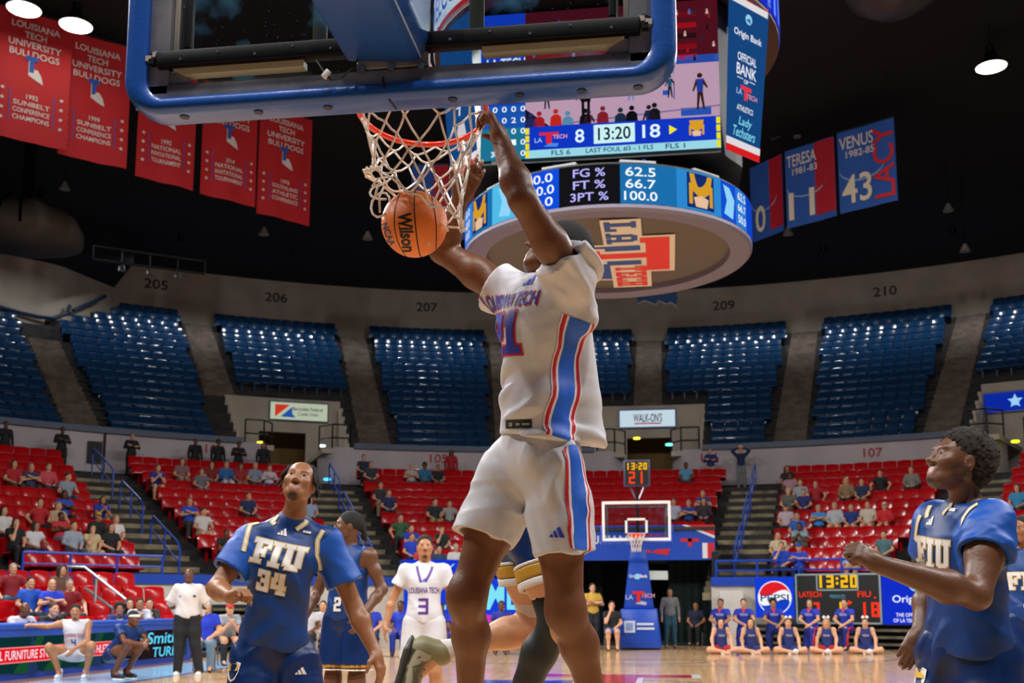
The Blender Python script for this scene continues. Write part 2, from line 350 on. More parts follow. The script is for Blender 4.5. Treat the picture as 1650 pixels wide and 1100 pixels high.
REDN = M('number_red', 'b3202c', .6)
for s, a, k in (('104', -34.9, 0), ('105', -17.1, 1), ('106', 5.1, 2), ('107', 17.7, 2)):
    text(s, .36, REDN, 'section_number', CWO[k], facing(pol(a, 28.98, 7.2 if s != '107' else 7.1), a), w=.72, lift=.02)
jb = MB()
for a in (-43, -31): jb.box(pol(a, 28.95, 6.75), (.07, .07, 1.6))
struct(jb.build('trim_2', M('joint_dark', '3a3440', .8)), 'dark expansion joints in the concourse wall')
b = MB(); b.box(pol(-43.7, 28.9, 6.75), (.5, .1, .8), Matrix.Rotation(math.radians(43.7), 3, 'Z')); tag(b.build('wall_vent', M('grille', '2a282c', .7)), 'dark square vent in the concourse wall above the left stand', 'vent')
for k, c in enumerate(PORT):
    fa = MB(); fa.arc(c-4.3, c-1.75, 33.5, 33.75, 5.9, 10.25); fa.arc(c+1.75, c+4.3, 33.5, 33.75, 5.9, 10.25); fa.arc(c-1.75, c+1.75, 33.5, 33.75, 8.75, 10.25)
    for s in (-1, 1):                                  # cheek walls beside the notch
        for i in range(6): fa.arc(c+s*4.25-.12, c+s*4.25+.12, upR(i)-.38, upR(i)+.5, 5.9, upZ(i)+.15)
        fa.arc(min(c+s*1.9, c+s*4.2), max(c+s*1.9, c+s*4.2), 29.1, 33.5, 7.3, 7.5)
    struct(fa.build('wall_portal', BEIGE), 'beige portal wall cut into the blue upper seats')
    struct(MB().arc(c-2.4, c+2.4, 36, 36.2, 5.9, 10).build('wall_portal_back', BROWN), 'brown wall inside the portal')
    for s in (-1, 1):
        r = thing('portal_railing', pol(c+s*3, 29.2, 7.55)); pts = [pol(c+s*a, 29.15+max(0, 2.6-a)*.9) for a in (4.15, 3.4, 2.7, 2.2, 1.85)]
        for z in (7.95, 8.5): MB().tube([p+Vector((0, 0, z)) for p in pts], .035, 6).build('rail', DKM, r)
        for p in pts[::2]: MB().tube([p+Vector((0, 0, 7.5)), p+Vector((0, 0, 8.5))], .035, 6).build('post', DKM, r)
        tag(r, 'dark two-bar railing on the %s side of the %s portal' % ('left' if s < 0 else 'right', ('left', 'centre', 'right')[k]), 'railing')
# the forward wall high on the left, with its rail
bw = [(-54, 39.6), (-50, 39.5), (-47, 39.4), (-45, 39.4), (-43.4, 39.5), (-42.2, 39.8), (-41, 40.5), (-39.6, 41.3), (-38.3, 42.05)]
by = MB(); by.add([pol(a_, R_+d_, z_) for a_, R_ in bw for d_ in (0, .2) for z_ in (11.5, 18.1)], [(4*i, 4*i+4, 4*i+5, 4*i+1) for i in range(len(bw)-1)]+[(4*i+2, 4*i+3, 4*i+7, 4*i+6) for i in range(len(bw)-1)]); struct(MB().arc(-58, -38.4, 37.4, 42, 16.75, 18.1).build('soffit', CEIL), 'black soffit over the forward wall at left'); struct(by.build('wall_bay', BEIGE, smooth='all'), 'curved beige wall standing forward high on the left')
for seq in ([(-20, 488), (0, 494), (30, 503), (60, 510), (85, 513), (108, 505), (113, 492)], [(118, 500), (145, 489), (170, 477)]): MB().tube([atR(u_, v_, 39.25 if u_ < 100 else 39.4+(u_-100)*.02) for u_, v_ in seq], .09, 8).build('trim_3', NAVY)['kind'] = 'structure'
# front wall of the lower stand, blue ledge, far tunnel
o = MB(); o.arc(A0, -7.0, 17.0, 17.22, 0, 1.9); o.arc(7.0, A1, 17.0, 17.22, 0, 1.9); struct(o.build('wall_front', M('front_white', 'd8d2c8', .7)), 'white front wall of the lower stand')
o = MB(); o.arc(A0, -7.0, 16.92, 17.26, 1.76, 2.02); o.arc(7.0, A1, 16.92, 17.26, 1.76, 2.02); struct(o.build('trim_4', BLUEP), 'blue ledge on the front wall of the lower stand')
TX = 2.12; tn = MB(); TD = M('tunnel_dark', '23262a', .9)
tn.box((-TX-.1, 33, 1.4), (.2, 5.4, 2.8)); tn.box((TX+.1, 33, 1.4), (.2, 5.4, 2.8)); tn.box((0, 33.2, 2.7), (4.4, 5.4, .2)); tn.box((0, 36, 1.4), (4.6, .2, 2.8)); struct(tn.build('tunnel', TD), 'dark players tunnel under the far stand')
tn = MB(); tn.box((0, 32.3, 3.5), (4.5, 4, .1)); struct(tn.build('tunnel_roof', CONC), 'slab over the players tunnel')
fa = thing('tunnel_fascia', (0, 30.35, 2.6), 'blue fascia banner with red corner above the far players tunnel', 'banner')
boxpart('board', (0, 30.4, 3.08), (4.46, .1, 1.06), BLUEP, fa)
fm = plane((0, 30.345, 3.08), (1, 0, 0), (0, 0, 1))
rects([[(1.25, .53), (2.22, .53), (2.22, .12)], (1.85, -.48, 2.0, -.02)], M('fascia_white', 'e8e8ea', .5), 'white_stripe', fa, fm); rects([[(1.4, .53), (2.22, .53), (2.22, .2)], (2.0, -.48, 2.2, -.02)], RED, 'red_stripe', fa, fm, .008)
text('LOUISIANA', .26, M('fascia_white', 'e8e8ea'), 'lettering', fa, fm, x=-1.05, y=.1); text('TECH', .3, RED, 'lettering', fa, fm, x=.42, y=.12, w=.62); rects([(1.2, .02, 1.75, .12), (1.42, -.12, 1.54, .12), (-.1, -.3, .3, -.22), [(.3, -.3), (.8, -.38), (.9, -.2), (.5, -.2)]], RED, 'logo', fa, fm, .006)
for x, y, wd, nm in ((-1.55, 32.2, .5, 'left'), (1.4, 32.0, 1.2, 'right')):
    cb = MB(); n = 18
    vs = [(x-wd/2+wd*i/n, y+.06*math.sin(i*1.7), z) for i in range(n+1) for z in (.03, 2.6)]; cb.add(vs, [(2*i, 2*i+2, 2*i+3, 2*i+1) for i in range(n)])
    cb.add([(a, b+.03, c) for a, b, c in vs], [(2*i, 2*i+1, 2*i+3, 2*i+2) for i in range(n)])
    tag(cb.build('tunnel_curtain', M('curtain', '1c2b28', .9), smooth='all'), 'dark green curtain on the %s side of the far tunnel' % nm, 'curtain')
tag(boxpart('tunnel_beam', (.75, 34.5, 2.2), (1.3, .2, .3), M('beam_white', 'd9dcd4', .6)), 'pale beam across the inside of the far tunnel', 'beam')
l = bpy.data.lights.new('tunnel_light', 'AREA'); l.size = .8; l.energy = 14; o = bpy.data.objects.new('tunnel_light', l); COL.objects.link(o); o.location = (0.6, 33.6, 2.55)

# stairs
for k, a in enumerate(AISL):
    if not -64 < a < 30: continue
    t = thing('aisle_stairs', pol(a, 17.6, 1.7), kind='structure'); tag(t, 'beige concrete aisle stairs in the lower stand, %s' % ('far left', 'between the left section and 104', 'between sections 104 and 105', 'left of the far basket', 'right of the far basket', 'right of section 107')[k])
    for i in range(NL):
        for h in (0, 1):
            R = lowR(i)-.35+.42*h-.42; z = lowZ(i)-.36+.18*(h+1)
            rot = Matrix.Rotation(math.radians(-a), 3, 'Z'); boxpart('step', pol(a, R+.215+.21, z-.11), (1.75, .44, .22), STEP, t, R=rot)
    for (i0, i1) in ((0.4, 3.4), (4.4, 7.2), (8.2, 11.2)):
        h = thing('stair_handrail', pol(a, lowR(i0), lowZ(i0)), 'blue handrail on the aisle stairs, %s run %s' % ({0.4: 'lowest', 4.4: 'middle', 8.2: 'topmost'}[i0], ('far left', 'left of section 104', 'between sections 104 and 105', 'left of the far basket', 'right of the far basket', 'right of section 107')[k]), 'handrail')
        def rp(i, dz): return pol(a, lowR(i)+.05, 1.75+.36*i+dz)
        MB().tube([rp(i0, .75), rp(i0, .9), rp(i0+.3, 1.0), rp(i1-.2, .95), rp(i1, .7)], .032, 6).build('rail', BLUEP, h); MB().tube([rp(i0, .5), rp(i1, .5)], .022, 6).build('rail', BLUEP, h)
        for i in (i0, (i0+i1)/2, i1): MB().tube([rp(i, -.15), rp(i, .93 if i != i1 else .72)], .03, 6).build('post', BLUEP, h)
for k, a in enumerate(AISU):
    t = thing('upper_aisle_stairs', pol(a, 29, 7), kind='structure'); tag(t, 'dim concrete stairs of the upper bowl, %s aisle from the left' % ORDS[k])
    for i in range(NU):
        if in_portal(a, i-1) or bay(a, upR(i)+.5) or i == 0: continue
        rot = Matrix.Rotation(math.radians(-a), 3, 'Z')
        for h in (0, 1): boxpart('step', pol(a, upR(i)-.38-.2+.375*h, upZ(i)-.24*(1-h)-.12), (1.3, .4, .25), USTEP, t, R=rot)
# guard rails on the front wall
GR = [(-79, -64.5, 'far left of the lower stand'), (-60, -47.6, 'in front of the left section'), (-41.6, -29, 'below the seats behind player 34'), (-24.4, -7.4, 'below the seats left of the dunker'), (7.5, 23.6, 'below the seats behind the LED boards')]
for a0, a1, wh in GR:
    g = thing('guard_rail', pol((a0+a1)/2, 17.4, 2), 'blue guard rail on the front wall '+wh, 'railing'); n = max(2, round((a1-a0)/4))
    for z, r in ((2.5, .035), (2.22, .025)): MB().tube([pol(a0+(a1-a0)*i/(2*n), 17.1, z) for i in range(2*n+1)], r, 6).build('rail', BLUEP, g)
    for i in range(n+1): MB().tube([pol(a0+(a1-a0)*i/n, 17.1, 1.98), pol(a0+(a1-a0)*i/n, 17.1, 2.5)], .033, 6).build('post', BLUEP, g)

# ------------------------------------------------------------------ stadium seats
def seat_mesh(name, mat, w=.515, lo=False):
    b = MB(); nx = 4; PR = [(.34, .16), (.52, .185), (.68, .215), (.78, .24), (.832, .262), (.852, .295), (.848, .33)]; nz = len(PR)-1; F = []; Bk = []
    for j, (z, y0) in enumerate(PR):
        for i in range(nx+1):
            u = -1+2*i/nx; x = u*w/2*(1-.04*(j/nz)); y = y0-.05*u*u*(1 if j < 5 else .4); zz = z-(.025*u*u if j > 2 else 0)
            F.append((x, y, zz)); Bk.append((x*.97, y+(.04 if j < 4 else .012), zz-(.0 if j < 4 else .035)))
    m = nx+1; N = len(F)
    fs = [(j*m+i, j*m+i+1, (j+1)*m+i+1, (j+1)*m+i) for j in range(nz) for i in range(nx)]
    fs2 = [(N+a, N+d, N+c, N+b_) for a, b_, c, d in fs]
    rim = [i for i in range(m)]+[j*m+nx for j in range(1, nz+1)]+[nz*m+i for i in range(nx-1, -1, -1)]+[j*m for j in range(nz-1, 0, -1)]
    b.add(F+Bk, fs+fs2+[(rim[k], N+rim[k], N+rim[(k+1) % len(rim)], rim[(k+1) % len(rim)]) for k in range(len(rim))])
    pr = [(-.24, .405), (-.26, .43), (-.22, .455), (0, .43), (.17, .44), (.2, .41), (0, .39)]
    b.prism(pr, lambda y, z, x: (x, y, z), -w/2*.95, w/2*.95); b.box((0, .1, .2), (.07, .1, .42))
    return b.mesh(name, mat, smooth=True)
SEATR = M('red_seat_plastic', 'b4020a', .4, spec=.08, coat=.5); SEATB = M('blue_seat_plastic', '0d365c', .4, spec=.1, coat=.8)
for m_ in (SEATR, SEATB): m_.node_tree.nodes['Principled BSDF'].inputs['Coat Roughness'].default_value = .13
MR, MBL = seat_mesh('red_seat', SEATR), seat_mesh('blue_seat', SEATB, .55)
ORD = ['first', 'second', 'third', 'fourth', 'fifth', 'sixth', 'seventh', 'eighth', 'ninth', 'tenth', 'eleventh', 'twelfth', 'thirteenth', 'fourteenth', 'fifteenth', 'sixteenth', 'seventeenth', 'eighteenth', 'nineteenth', 'twentieth', 'twenty-first', 'twenty-second', 'twenty-third', 'twenty-fourth', 'twenty-fifth', 'twenty-sixth', 'twenty-seventh', 'twenty-eighth', 'twenty-ninth', 'thirtieth']
def section_of(a, ais): return sum(1 for x in ais if x < a)
RSEATS, BSEATS = [], []
for i in range(NL):
    R = lowR(i)
    for k in range(len(AISL)-1):
        pad = math.degrees(1.0/R); a0, a1 = AISL[k]+pad, AISL[k+1]-pad; n = int(math.radians(a1-a0)*R/.52)
        for j in range(n):
            a = (a0+a1)/2+(j-(n-1)/2)*math.degrees(.52/R)
            if i < 4 and abs(a) < 7.1: continue
            RSEATS.append((a, R, lowZ(i), k, i, j))
for i in range(NU):
    R = upR(i)
    for k in range(len(AISU)-1):
        pad = math.degrees(.8/R); a0, a1 = AISU[k]+pad, AISU[k+1]-pad; n = int(math.radians(a1-a0)*R/.56)
        for j in range(n):
            a = (a0+a1)/2+(j-(n-1)/2)*math.degrees(.56/R); p = pol(a, R)
            if in_portal(a, i-1) or bay(a, R): continue
            BSEATS.append((a, R, upZ(i), k, i, j))
def vis(s):
    u, v, z = pj(pol(s[0], s[1], s[2]+.7)); return -30 < u < 1680 and -20 < v < 1100
LSEC = ['in the far left stand', 'in the leftmost section', 'behind player 34', 'left of the dunker', 'above the far tunnel', 'behind the LED boards', 'at the far right']
USEC = ['of the outermost left upper block', 'of the upper block beside the bay', 'of the upper block under the red banners', 'of the upper block left of the dunker', 'of the upper block behind the dunker', 'of the upper block under the scoreboard', 'of the upper block right of the scoreboard', 'of the far right upper block']
def put_seats(S, me, name, kindw, SECN, stuffname):
    S = [s for s in S if vis(s)]; S.sort(key=lambda s: -1/((pol(s[0], s[1], s[2])-Vector(CAMP)).length)); 
    for s in S[:300]:
        o = bpy.data.objects.new(name, me); COL.objects.link(o); o.location = pol(s[0], s[1], s[2]); o.rotation_euler = (0, 0, math.radians(-s[0]))
        tag(o, '%s seat, %s row %s, %s from left' % (kindw.split()[-2], ORD[s[4]], SECN[s[3]].replace('the ', ''), ORD[s[5]]), 'seat', '%s seats, %s row %s' % (kindw.split()[-2], ORD[s[4]], SECN[s[3]]))
    V = np.empty(len(me.vertices)*3); me.vertices.foreach_get('co', V); V = V.reshape(-1, 3); F = [tuple(p.vertices) for p in me.polygons]; nv = len(V)
    vs = []; fs = []
    for q, s in enumerate(S[300:]):
        c, sn = math.cos(math.radians(-s[0])), math.sin(math.radians(-s[0])); p = pol(s[0], s[1], s[2])
        vs.append(np.stack([V[:, 0]*c-V[:, 1]*sn+p.x, V[:, 0]*sn+V[:, 1]*c+p.y, V[:, 2]+p.z], 1)); fs += [tuple(i+q*nv for i in f) for f in F]
    m2 = bpy.data.meshes.new(stuffname); m2.from_pydata(np.concatenate(vs).tolist(), [], fs); m2.materials.append(me.materials[0]); m2.polygons.foreach_set('use_smooth', [True]*len(fs)); m2.set_sharp_from_angle(angle=math.radians(40))
    o = link_mesh(stuffname, m2); tag(o, '%s stadium seats in the farther rows of the bowl' % kindw, 'seats', kind='stuff')
put_seats(RSEATS, MR, 'red_stadium_seat', 'glossy red plastic', LSEC, 'far_red_seats'); put_seats(BSEATS, MBL, 'blue_stadium_seat', 'dim blue plastic', USEC, 'far_blue_seats')
# ================================================================== lamps, banners, scoreboard
LAMPE = EM('lamp_glow', 'fff6e8', 14)
for i, (a, R) in enumerate(LAMPS):
    if i > 4 or i == 2: continue
    p = pol(a, R, 16.75); t = thing('arena_lamp', p)
    tag(t, ('bright round ceiling lamp at the top left corner', 'bright round ceiling lamp beside the second red banner', '', 'single bright ceiling lamp on the right in the black roof', 'ceiling lamp out past the right edge')[i], 'lamp')
    MB().lathe([(.12, .45), (.16, .4), (.2, .25), (.42, .02), (.46, 0), (.44, -.02)], p, 20, caps=False).build('reflector', DKM, t, True); MB().lathe([(.12, .45), (.12, .62)], p, 12).build('ballast', DKM, t)
    MB().lathe([(.01, -.03), (.42, -.03)], p, 20, caps=False).build('lens', LAMPE, t); MB().tube([p+Vector((0, 0, .6)), p+Vector((0, 0, 1.35))], .02, 6).build('hanger', DKM, t)
for k, (a, R) in enumerate(HOUSE):
    p = pol(a, R, 17.9); t = thing('downlight', p, 'small white downlight in the black roof above %s' % ('the forward wall at far left', 'the block beside the bay', 'the block under the red banners', 'the block left of the dunker', 'the dunker', 'the block under the scoreboard', 'the block right of the scoreboard', 'the aisle far right', 'the far right block')[k], 'lamp'); MB().lathe([(.12, -.05), (.14, .1), (.14, .2)], p, 14, caps=False).build('can', DKM, t, True)
# catwalk with small spots
def catwalk(pts, lab, n):
    t = thing('lighting_truss', pts[0], lab, 'truss'); pts = [Vector(p) for p in pts]
    for dz in (0, .55): MB().tube([p+Vector((0, 0, dz)) for p in pts], .05, 6).build('chord', M('truss_grey', '3b3c40', .6), t)
    L = [(pts[0].lerp(pts[-1], i/n)) for i in range(n+1)]
    for p in L: MB().tube([p, p+Vector((0, 0, .55))], .03, 6).build('strut', M('truss_grey'), t)
    for p in L[1:-1:1]: MB().lathe([(.06, 0), (.11, -.05), (.14, -.28)], p-Vector((0, 0, .05)), 10).build('spotlight', M('spot_grey', '9a9a98', .5), t, True)
catwalk([atD(1243, 225, 40), atD(1490, 118, 40)], 'thin dark lighting truss above the blue jersey banners', 6)
catwalk([atD(150, 418, 44), atD(330, 441, 46)], 'dark lighting truss before the wall painted 205 at upper left', 4)
p = atD(40, 385, 40); t = thing('roof_duct', p, 'dim grey rounded duct in the black roof at the far left', 'duct'); MB().lathe([(2.0, -.1), (2.0, .35), (1.75, .8), (1.2, 1.15), (.5, 1.32), (.02, 1.35)], p, 32).build('shell', M('duct_grey', '6f6c66', .7), t, 'all')
for q in (-.9, .2, 1.1): MB().tube([p+Vector((q, -2.05, -.1)), p+Vector((q*.8, -1.75, .9)), p+Vector((q*.8, -1.2, 1.3))], .05, 6).build('rib', DKM, t)
MB().tube([p+Vector((0, 0, 1.3)), Vector((p.x, p.y, 18.1))], .2, 10).build('riser', DKM, t)
for k, (u, v, D) in enumerate(((1290, 153, 38), (1598, 15, 36), (1540, 138, 40))):
    p = atD(u, v, D); t = thing('roof_light', p, ('small grey box light hanging right of the scoreboard', 'small grey box light at the top right corner', 'small bluish strip light near the right lamp')[k], 'light fixture'); rot = Matrix.Rotation(-.35, 3, 'Y')
    boxpart('housing', p, (.55, .2, .2), M('spot_grey'), t, .03, rot); MB().tube([p+Vector((0, 0, .1)), Vector((p.x, p.y, 18.1))], .015, 5).build('hanger', DKM, t)
for k, (u, v) in enumerate(((104, 305), (592, 385), (1270, 378), (1528, 340), (425, 378), (1555, 405))):
    p = atD(u, v, 42); t = thing('small_spotlight', p, 'small dim conical spotlight in the black roof, %s' % ('below the red banners at left', 'left of the ball', 'under the jersey banner numbered 0', 'far right below the bright lamp', 'under the third to last red banner', 'right above section 210')[k], 'spotlight')
    MB().lathe([(.05, .3), (.08, .25), (.2, 0)], p, 12).build('shade', M('spot_grey'), t, True); MB().tube([p+Vector((0, 0, .28)), Vector((p.x, p.y, 18.1))], .012, 5).build('hanger', DKM, t)
p = atD(1440, -25, 30); t = thing('roof_duct', p, 'crumpled silver duct bulging from the black roof at top right', 'duct')
b = MB(); b.lathe([(1.5, .8), (1.45, .2), (1.2, -.35), (.7, -.7), (.02, -.82)], p, 32, caps=False); o = b.build('shell', M('foil', '77777a', .35, .8, bump=(3, .9)), t, 'all'); MB().lathe([(1.5, .8), (1.5, 4)], p, 24).build('riser', DKM, t)
# ---- championship banners at left
def cloth_banner(name, pa, pb, z0, z1, mat, amp=.05, ph=0):
    pa, pb = Vector(pa), Vector(pb); e = (pb-pa); W = e.length; e.normalize(); n = Vector((e.y, -e.x, 0))
    if n.y > 0: n = -n
    def mp(x, y, l=0):                                   # x from the middle, y from the foot
        s = x/W+.5; return pa+e*(x+W/2)+n*(amp*(math.sin(s*7+ph)*.6+math.sin(s*13+2*ph+y*.5)*.4)*(1-.5*(y/(z1-z0)))+l)+Vector((0, 0, z0+y))
    b = MB(); nx, ny = 16, 8; H = z1-z0
    for l, flip in ((0, 0), (-.012, 1)):
        b.add([mp(-W/2+W*i/nx, H*j/ny, l) for j in range(ny+1) for i in range(nx+1)], [(j*(nx+1)+i, j*(nx+1)+i+1, (j+1)*(nx+1)+i+1, (j+1)*(nx+1)+i) for j in range(ny) for i in range(nx)])
    return b, mp, W, H
BRED = M('banner_red', 'b80616', .7, sheen=.2); BW = M('banner_white', 'd9d2d0', .7); BB = M('banner_blue', '2457b0', .7)
def star(x, y, r): return [(x+math.cos(math.pi/2+k*math.pi/5)*(r if k % 2 == 0 else r*.45), y+math.sin(math.pi/2+k*math.pi/5)*(r if k % 2 == 0 else r*.45)) for k in range(10)]
LINE = [(45, 30.0, 232, -14, 106), (148, 31.3, 262, 92, 203), (266, 32.9, 298, 218, 311), (366, 34.3, 325, 322, 411), (457, 36.0, 353, 414, 499)]
TXTB = [('1992', 'SUNBELT', 'CONFERENCE', 'CHAMPIONS'), ('1999', 'SUNBELT', 'CONFERENCE', 'CHAMPIONS'), ('1992', 'NATIONAL', 'INVITATIONAL', 'TOURNAMENT'), ('2014', 'NATIONAL', 'INVITATIONAL', 'TOURNAMENT'), ('1976', 'SOUTHLAND', 'ATHLETIC', 'CONFERENCE')]
WHICH = ['at the top left corner, leftmost of the row', 'second from the left, reaching behind the backboard', 'third from the left, mostly hidden by the backboard', 'fourth from the left under the backboard', 'nearest the hoop, rightmost of the row']
pts5 = []
for (uc, D, vb, ul, ur) in LINE:
    A = atD(ul, vb-12*(vb < 300)-8, D*.985); B = atD(ur, vb+10, D*1.02); pts5.append((A, B))
for k, (A, B) in enumerate(pts5):
    z0 = 13.75; A.z = B.z = 0; t = thing('championship_banner', (A.x, A.y, z0)); tag(t, 'red championship banner hanging in the dark, '+WHICH[k], 'banner', None)
    b, mp, W, H = cloth_banner('b', A, B, z0, z0+3.75, BRED, .05, k*1.3); b.build('cloth', BRED, t, 'all'); MB().tube([mp(-W/2, H, -.01), mp(W/2, H, -.01)], .03, 6).build('batten', DKM, t)
    for s in (-1, 1): MB().tube([mp(s*W*.4, H), mp(s*W*.4, H)+Vector((0, 0, 18.1-z0-H))], .01, 4).build('cord', DKM, t)
    for j, (s, wd) in enumerate((('LOUISIANA', .66), ('TECH', .3), ('UNIVERSITY', .72), ('BULLDOGS', .68))): text(s, .19, BW, 'lettering', t, mp, w=W*wd, y=H-.42-.27*j, lift=.02, sub=.12)
    for j, s in enumerate(TXTB[k]): text(s, .14, BW, 'lettering', t, mp, w=W*(.16 if j == 0 else .5), y=1.28-.21*j, lift=.02, sub=.12)
    rects([(-.14, 2.0, .0, 2.42), [(-.14, 1.9), (.1, 1.78), (.26, 1.72), (.2, 1.95), (.1, 2.1), (-.0, 2.1), (-.14, 2.1)]], BW, 'logo', t, mp, .02); rects([(-.22, 2.32, .1, 2.46), (-.12, 2.0, -.0, 2.46)], BB, 'logo', t, mp, .028)
    for s in (-1, 1):
        rects([(s*W*.3-.012, .5, s*W*.3+.012, 1.45)], BB, 'stripe', t, mp, .02)
        for j in range(4): rects([star(s*W*.4, .55+.28*j, .065)], BW, 'star', t, mp, .02)
# ---- retired jersey banners at right (and two behind the net)
JB = [(1238, 384, 37.6, 1212, 1264, '0', None, '', '', 'left half hidden by the scoreboard, numbered 0'), (1310, 361, 36.2, 1269, 1349, '11', 'TERESA', '1981-83', '', 'middle one right of the scoreboard, numbered 11'), (1400, 336, 34.8, 1354, 1447, '43', 'VENUS', '1982-85', 'LACY', 'rightmost one, numbered 43'),
      (690, 392, 38, 662, 722, '0', None, '', '', 'partly seen behind the net and ball'), (752, 388, 38, 724, 785, '4', None, '', '', 'behind the shooting forearm, numbered 4')]
for k, (uc, vb, D, ul, ur, num, nm, yr, vert, wh) in enumerate(JB):
    A, B = atD(ul, vb+8*(k < 3), D*(1.02 if k < 3 else 1)), atD(ur, vb-9*(k < 3), D*(.985 if k < 3 else 1)); z0 = 13.72; A.z = B.z = 0; t = thing('jersey_banner', (A.x, A.y, z0)); tag(t, 'blue and red retired jersey banner, '+wh, 'banner')
    b, mp, W, H = cloth_banner('b', A, B, z0, z0+2.75, BB, .02, k); b.build('cloth', BB, t, 'all'); MB().tube([mp(-W/2, H, -.01), mp(W/2, H, -.01)], .03, 6).build('batten', DKM, t)
    for s in (-1, 1): MB().tube([mp(s*W*.4, H), mp(s*W*.4, H)+Vector((0, 0, 18.1-z0-H))], .01, 4).build('cord', DKM, t)
    if vert: 
        q = Vector; text(vert, W*.36, RED, 'lettering', t, lambda x, y, l=0: mp(W*.3-y, H*.5+x, l), w=H*.86, lift=.03, sub=.15)
    else: rects([(W*.1, .2, W*.5, H-.05)], M('banner_crimson', 'b01028', .7), 'red_panel', t, mp, .02, 4)
    text(num, .95, M('banner_cream', 'e0d6bf', .7), 'number', t, mp, w=W*(.52 if len(num) > 1 else .3), x=-W*.18, y=.72, lift=.04, sub=.15)
    if nm: text(nm, .42, BW, 'lettering', t, mp, w=W*.6, x=-W*.16, y=H-.45, lift=.03, sub=.15); text(yr, .24, BW, 'lettering', t, mp, w=W*.5, x=-W*.1, y=H-.85, lift=.03, sub=.15)
    ar = [(math.cos(a)*.5-.1, 1.45+math.sin(a)*.45) for a in np.linspace(math.pi, 2*math.pi, 16)]; mb = MB(); mb.add([mp(x*W*.8, y, .02) for x, y in ar]+[mp(x*W*.8, y-.05, .02) for x, y in ar], [(i, i+1, 17+i, 16+i) for i in range(15)]); mb.build('court_arc', M('banner_pale', '8fb0d8', .7), t)

# ---- centre-hung scoreboard
SB = thing('scoreboard', (0, CY, 6.4), 'centre-hung scoreboard with video screens and a round LED ring below', 'scoreboard')
RR, RZ0, RZ1 = 2.2, 6.56, 7.16; o0 = (0, CY, 0)
MB().lathe([(RR-.06, RZ1+.02), (RR-.03, RZ0), (RR-.03, RZ1+.02)], o0, 72, caps=False).build('ring_body', BLACK, SB, True)
bz = M('ring_bezel', '6f6a7e', .4, .1)
MB().lathe([(RR, RZ0+.02), (RR, RZ0-.03), (RR-.04, RZ0-.07), (RR-.33, RZ0-.05), (RR-.34, RZ0+.06)], o0, 72, caps=False).build('ring_lip', bz, SB, True)
MB().lathe([(RR-.34, RZ0+.03), (.01, RZ0+.02)], o0, 72, caps=False).build('ring_underside', M('ring_brown', '574f48', .6), SB)
MB().lathe([(RR-.1, RZ1), (.6, RZ1+.1)], o0, 48, caps=False).build('ring_top', BLACK, SB)
def um(x, y, l=0): return Vector((x, CY+y, RZ0+.015-l))     # underside, read from below looking along +y: +y is down the picture
LW, LBq, LR = M('logo_white', 'd8d2c4', .5), M('logo_blue', '1d4a9a', .5), M('logo_red', 'e0241c', .5)
# the mark is turned a quarter: its top points right; state outline, big T, LA above, TECH below
rects([[(-1.15, -.5), (.62, -.5), (.64, .56), (.1, .58), (.1, 1.34), (-1.2, 1.2)]], LW, 'logo_outline', SB, um, .003); rects([[(-1.1, -.42), (.6, -.42), (.6, .5), (.02, .52), (.02, 1.26), (-1.12, 1.12)]], LBq, 'logo_state', SB, um, .006)
rects([(.52, -.86, 1.04, .9), (-.45, -.2, .6, .28), (-.48, -.34, -.02, .42)], LW, 'logo_outline', SB, um, .01); rects([(.6, -.78, .96, .82), (-.4, -.08, .6, .16), (-.4, -.24, -.1, .32), (.52, -.78, .7, -.55), (.52, .6, .7, .82)], LR, 'logo_letter', SB, um, .014)
la = lambda x, y, l=0: um(.26+y, -1.03+x*1.3, l); te = lambda x, y, l=0: um(.34+y, 1.12+x*.66, l)
rects([(-.02, -1.6, .56, -.46)], LW, 'logo_outline', SB, um, .012); rects([(.2, -1.42, .6, -1.16)], M('ring_brown'), 'logo_gap', SB, um, .014) if False else None; rects(slab('LA', .46), LBq, 'logo_lettering', SB, la, .018)
rects([(.02, .5, .66, 1.74)], LW, 'logo_outline', SB, um, .012); rects(slab('TECH', .5), LR, 'logo_lettering', SB, te, .018)
# LED ring: panels around the front
def ringpanel(x0, x1, col, name, s=.9):
    b = MB(); n = max(2, int(abs(x1-x0)*6)); cm = cylmap(RR, 0, RZ0+.3)
    b.add([cm(x0+(x1-x0)*i/n, y, .005) for i in range(n+1) for y in (-.28, .28)], [(2*i, 2*i+2, 2*i+3, 2*i+1) for i in range(n)]); return b.build(name, LED(col, s), SB)
cm = cylmap(RR, 0, RZ0+.3); LWT = LED('f2fbff', 1.0)
XO = math.radians(-3)*RR
for x0, x1, c in ((-.42, .42, '15151a'), (.42, 1.22, '1d74b4'), (1.22, 2.02, '2f8fd8'), (2.02, 2.4, '1450d8'), (2.4, 2.8, '2c7fe0'), (2.8, 3.3, '1048d0'), (-1.02, -.42, '1050e8'), (-1.6, -1.02, '55c4f2'), (-2.2, -1.6, '1d74b4'), (-2.7, -2.2, '3a86e0'), (-3.3, -2.7, '2450c0')): ringpanel(x0+XO, x1+XO, c, 'ring_display')
for j, s in enumerate(('FG %', 'FT %', '3PT %')): text(s, .12, LED('b9b4ff', 1.0), 'ring_text', SB, cm, w=.44 if j < 2 else .52, x=XO, y=.17-.17*j, lift=.012, sub=.08)
for x, vals in ((.82, ('62.5', '66.7', '100.0')), (-.72, ('60.0', '100.0', '50.0'))):
    for j, s in enumerate(vals): text(s, .13, LWT, 'ring_text', SB, cm, w=.42 if len(s) < 5 else .46, x=x-.12+XO if x > 0 else x+XO, y=.17-.17*j, lift=.012, sub=.08)
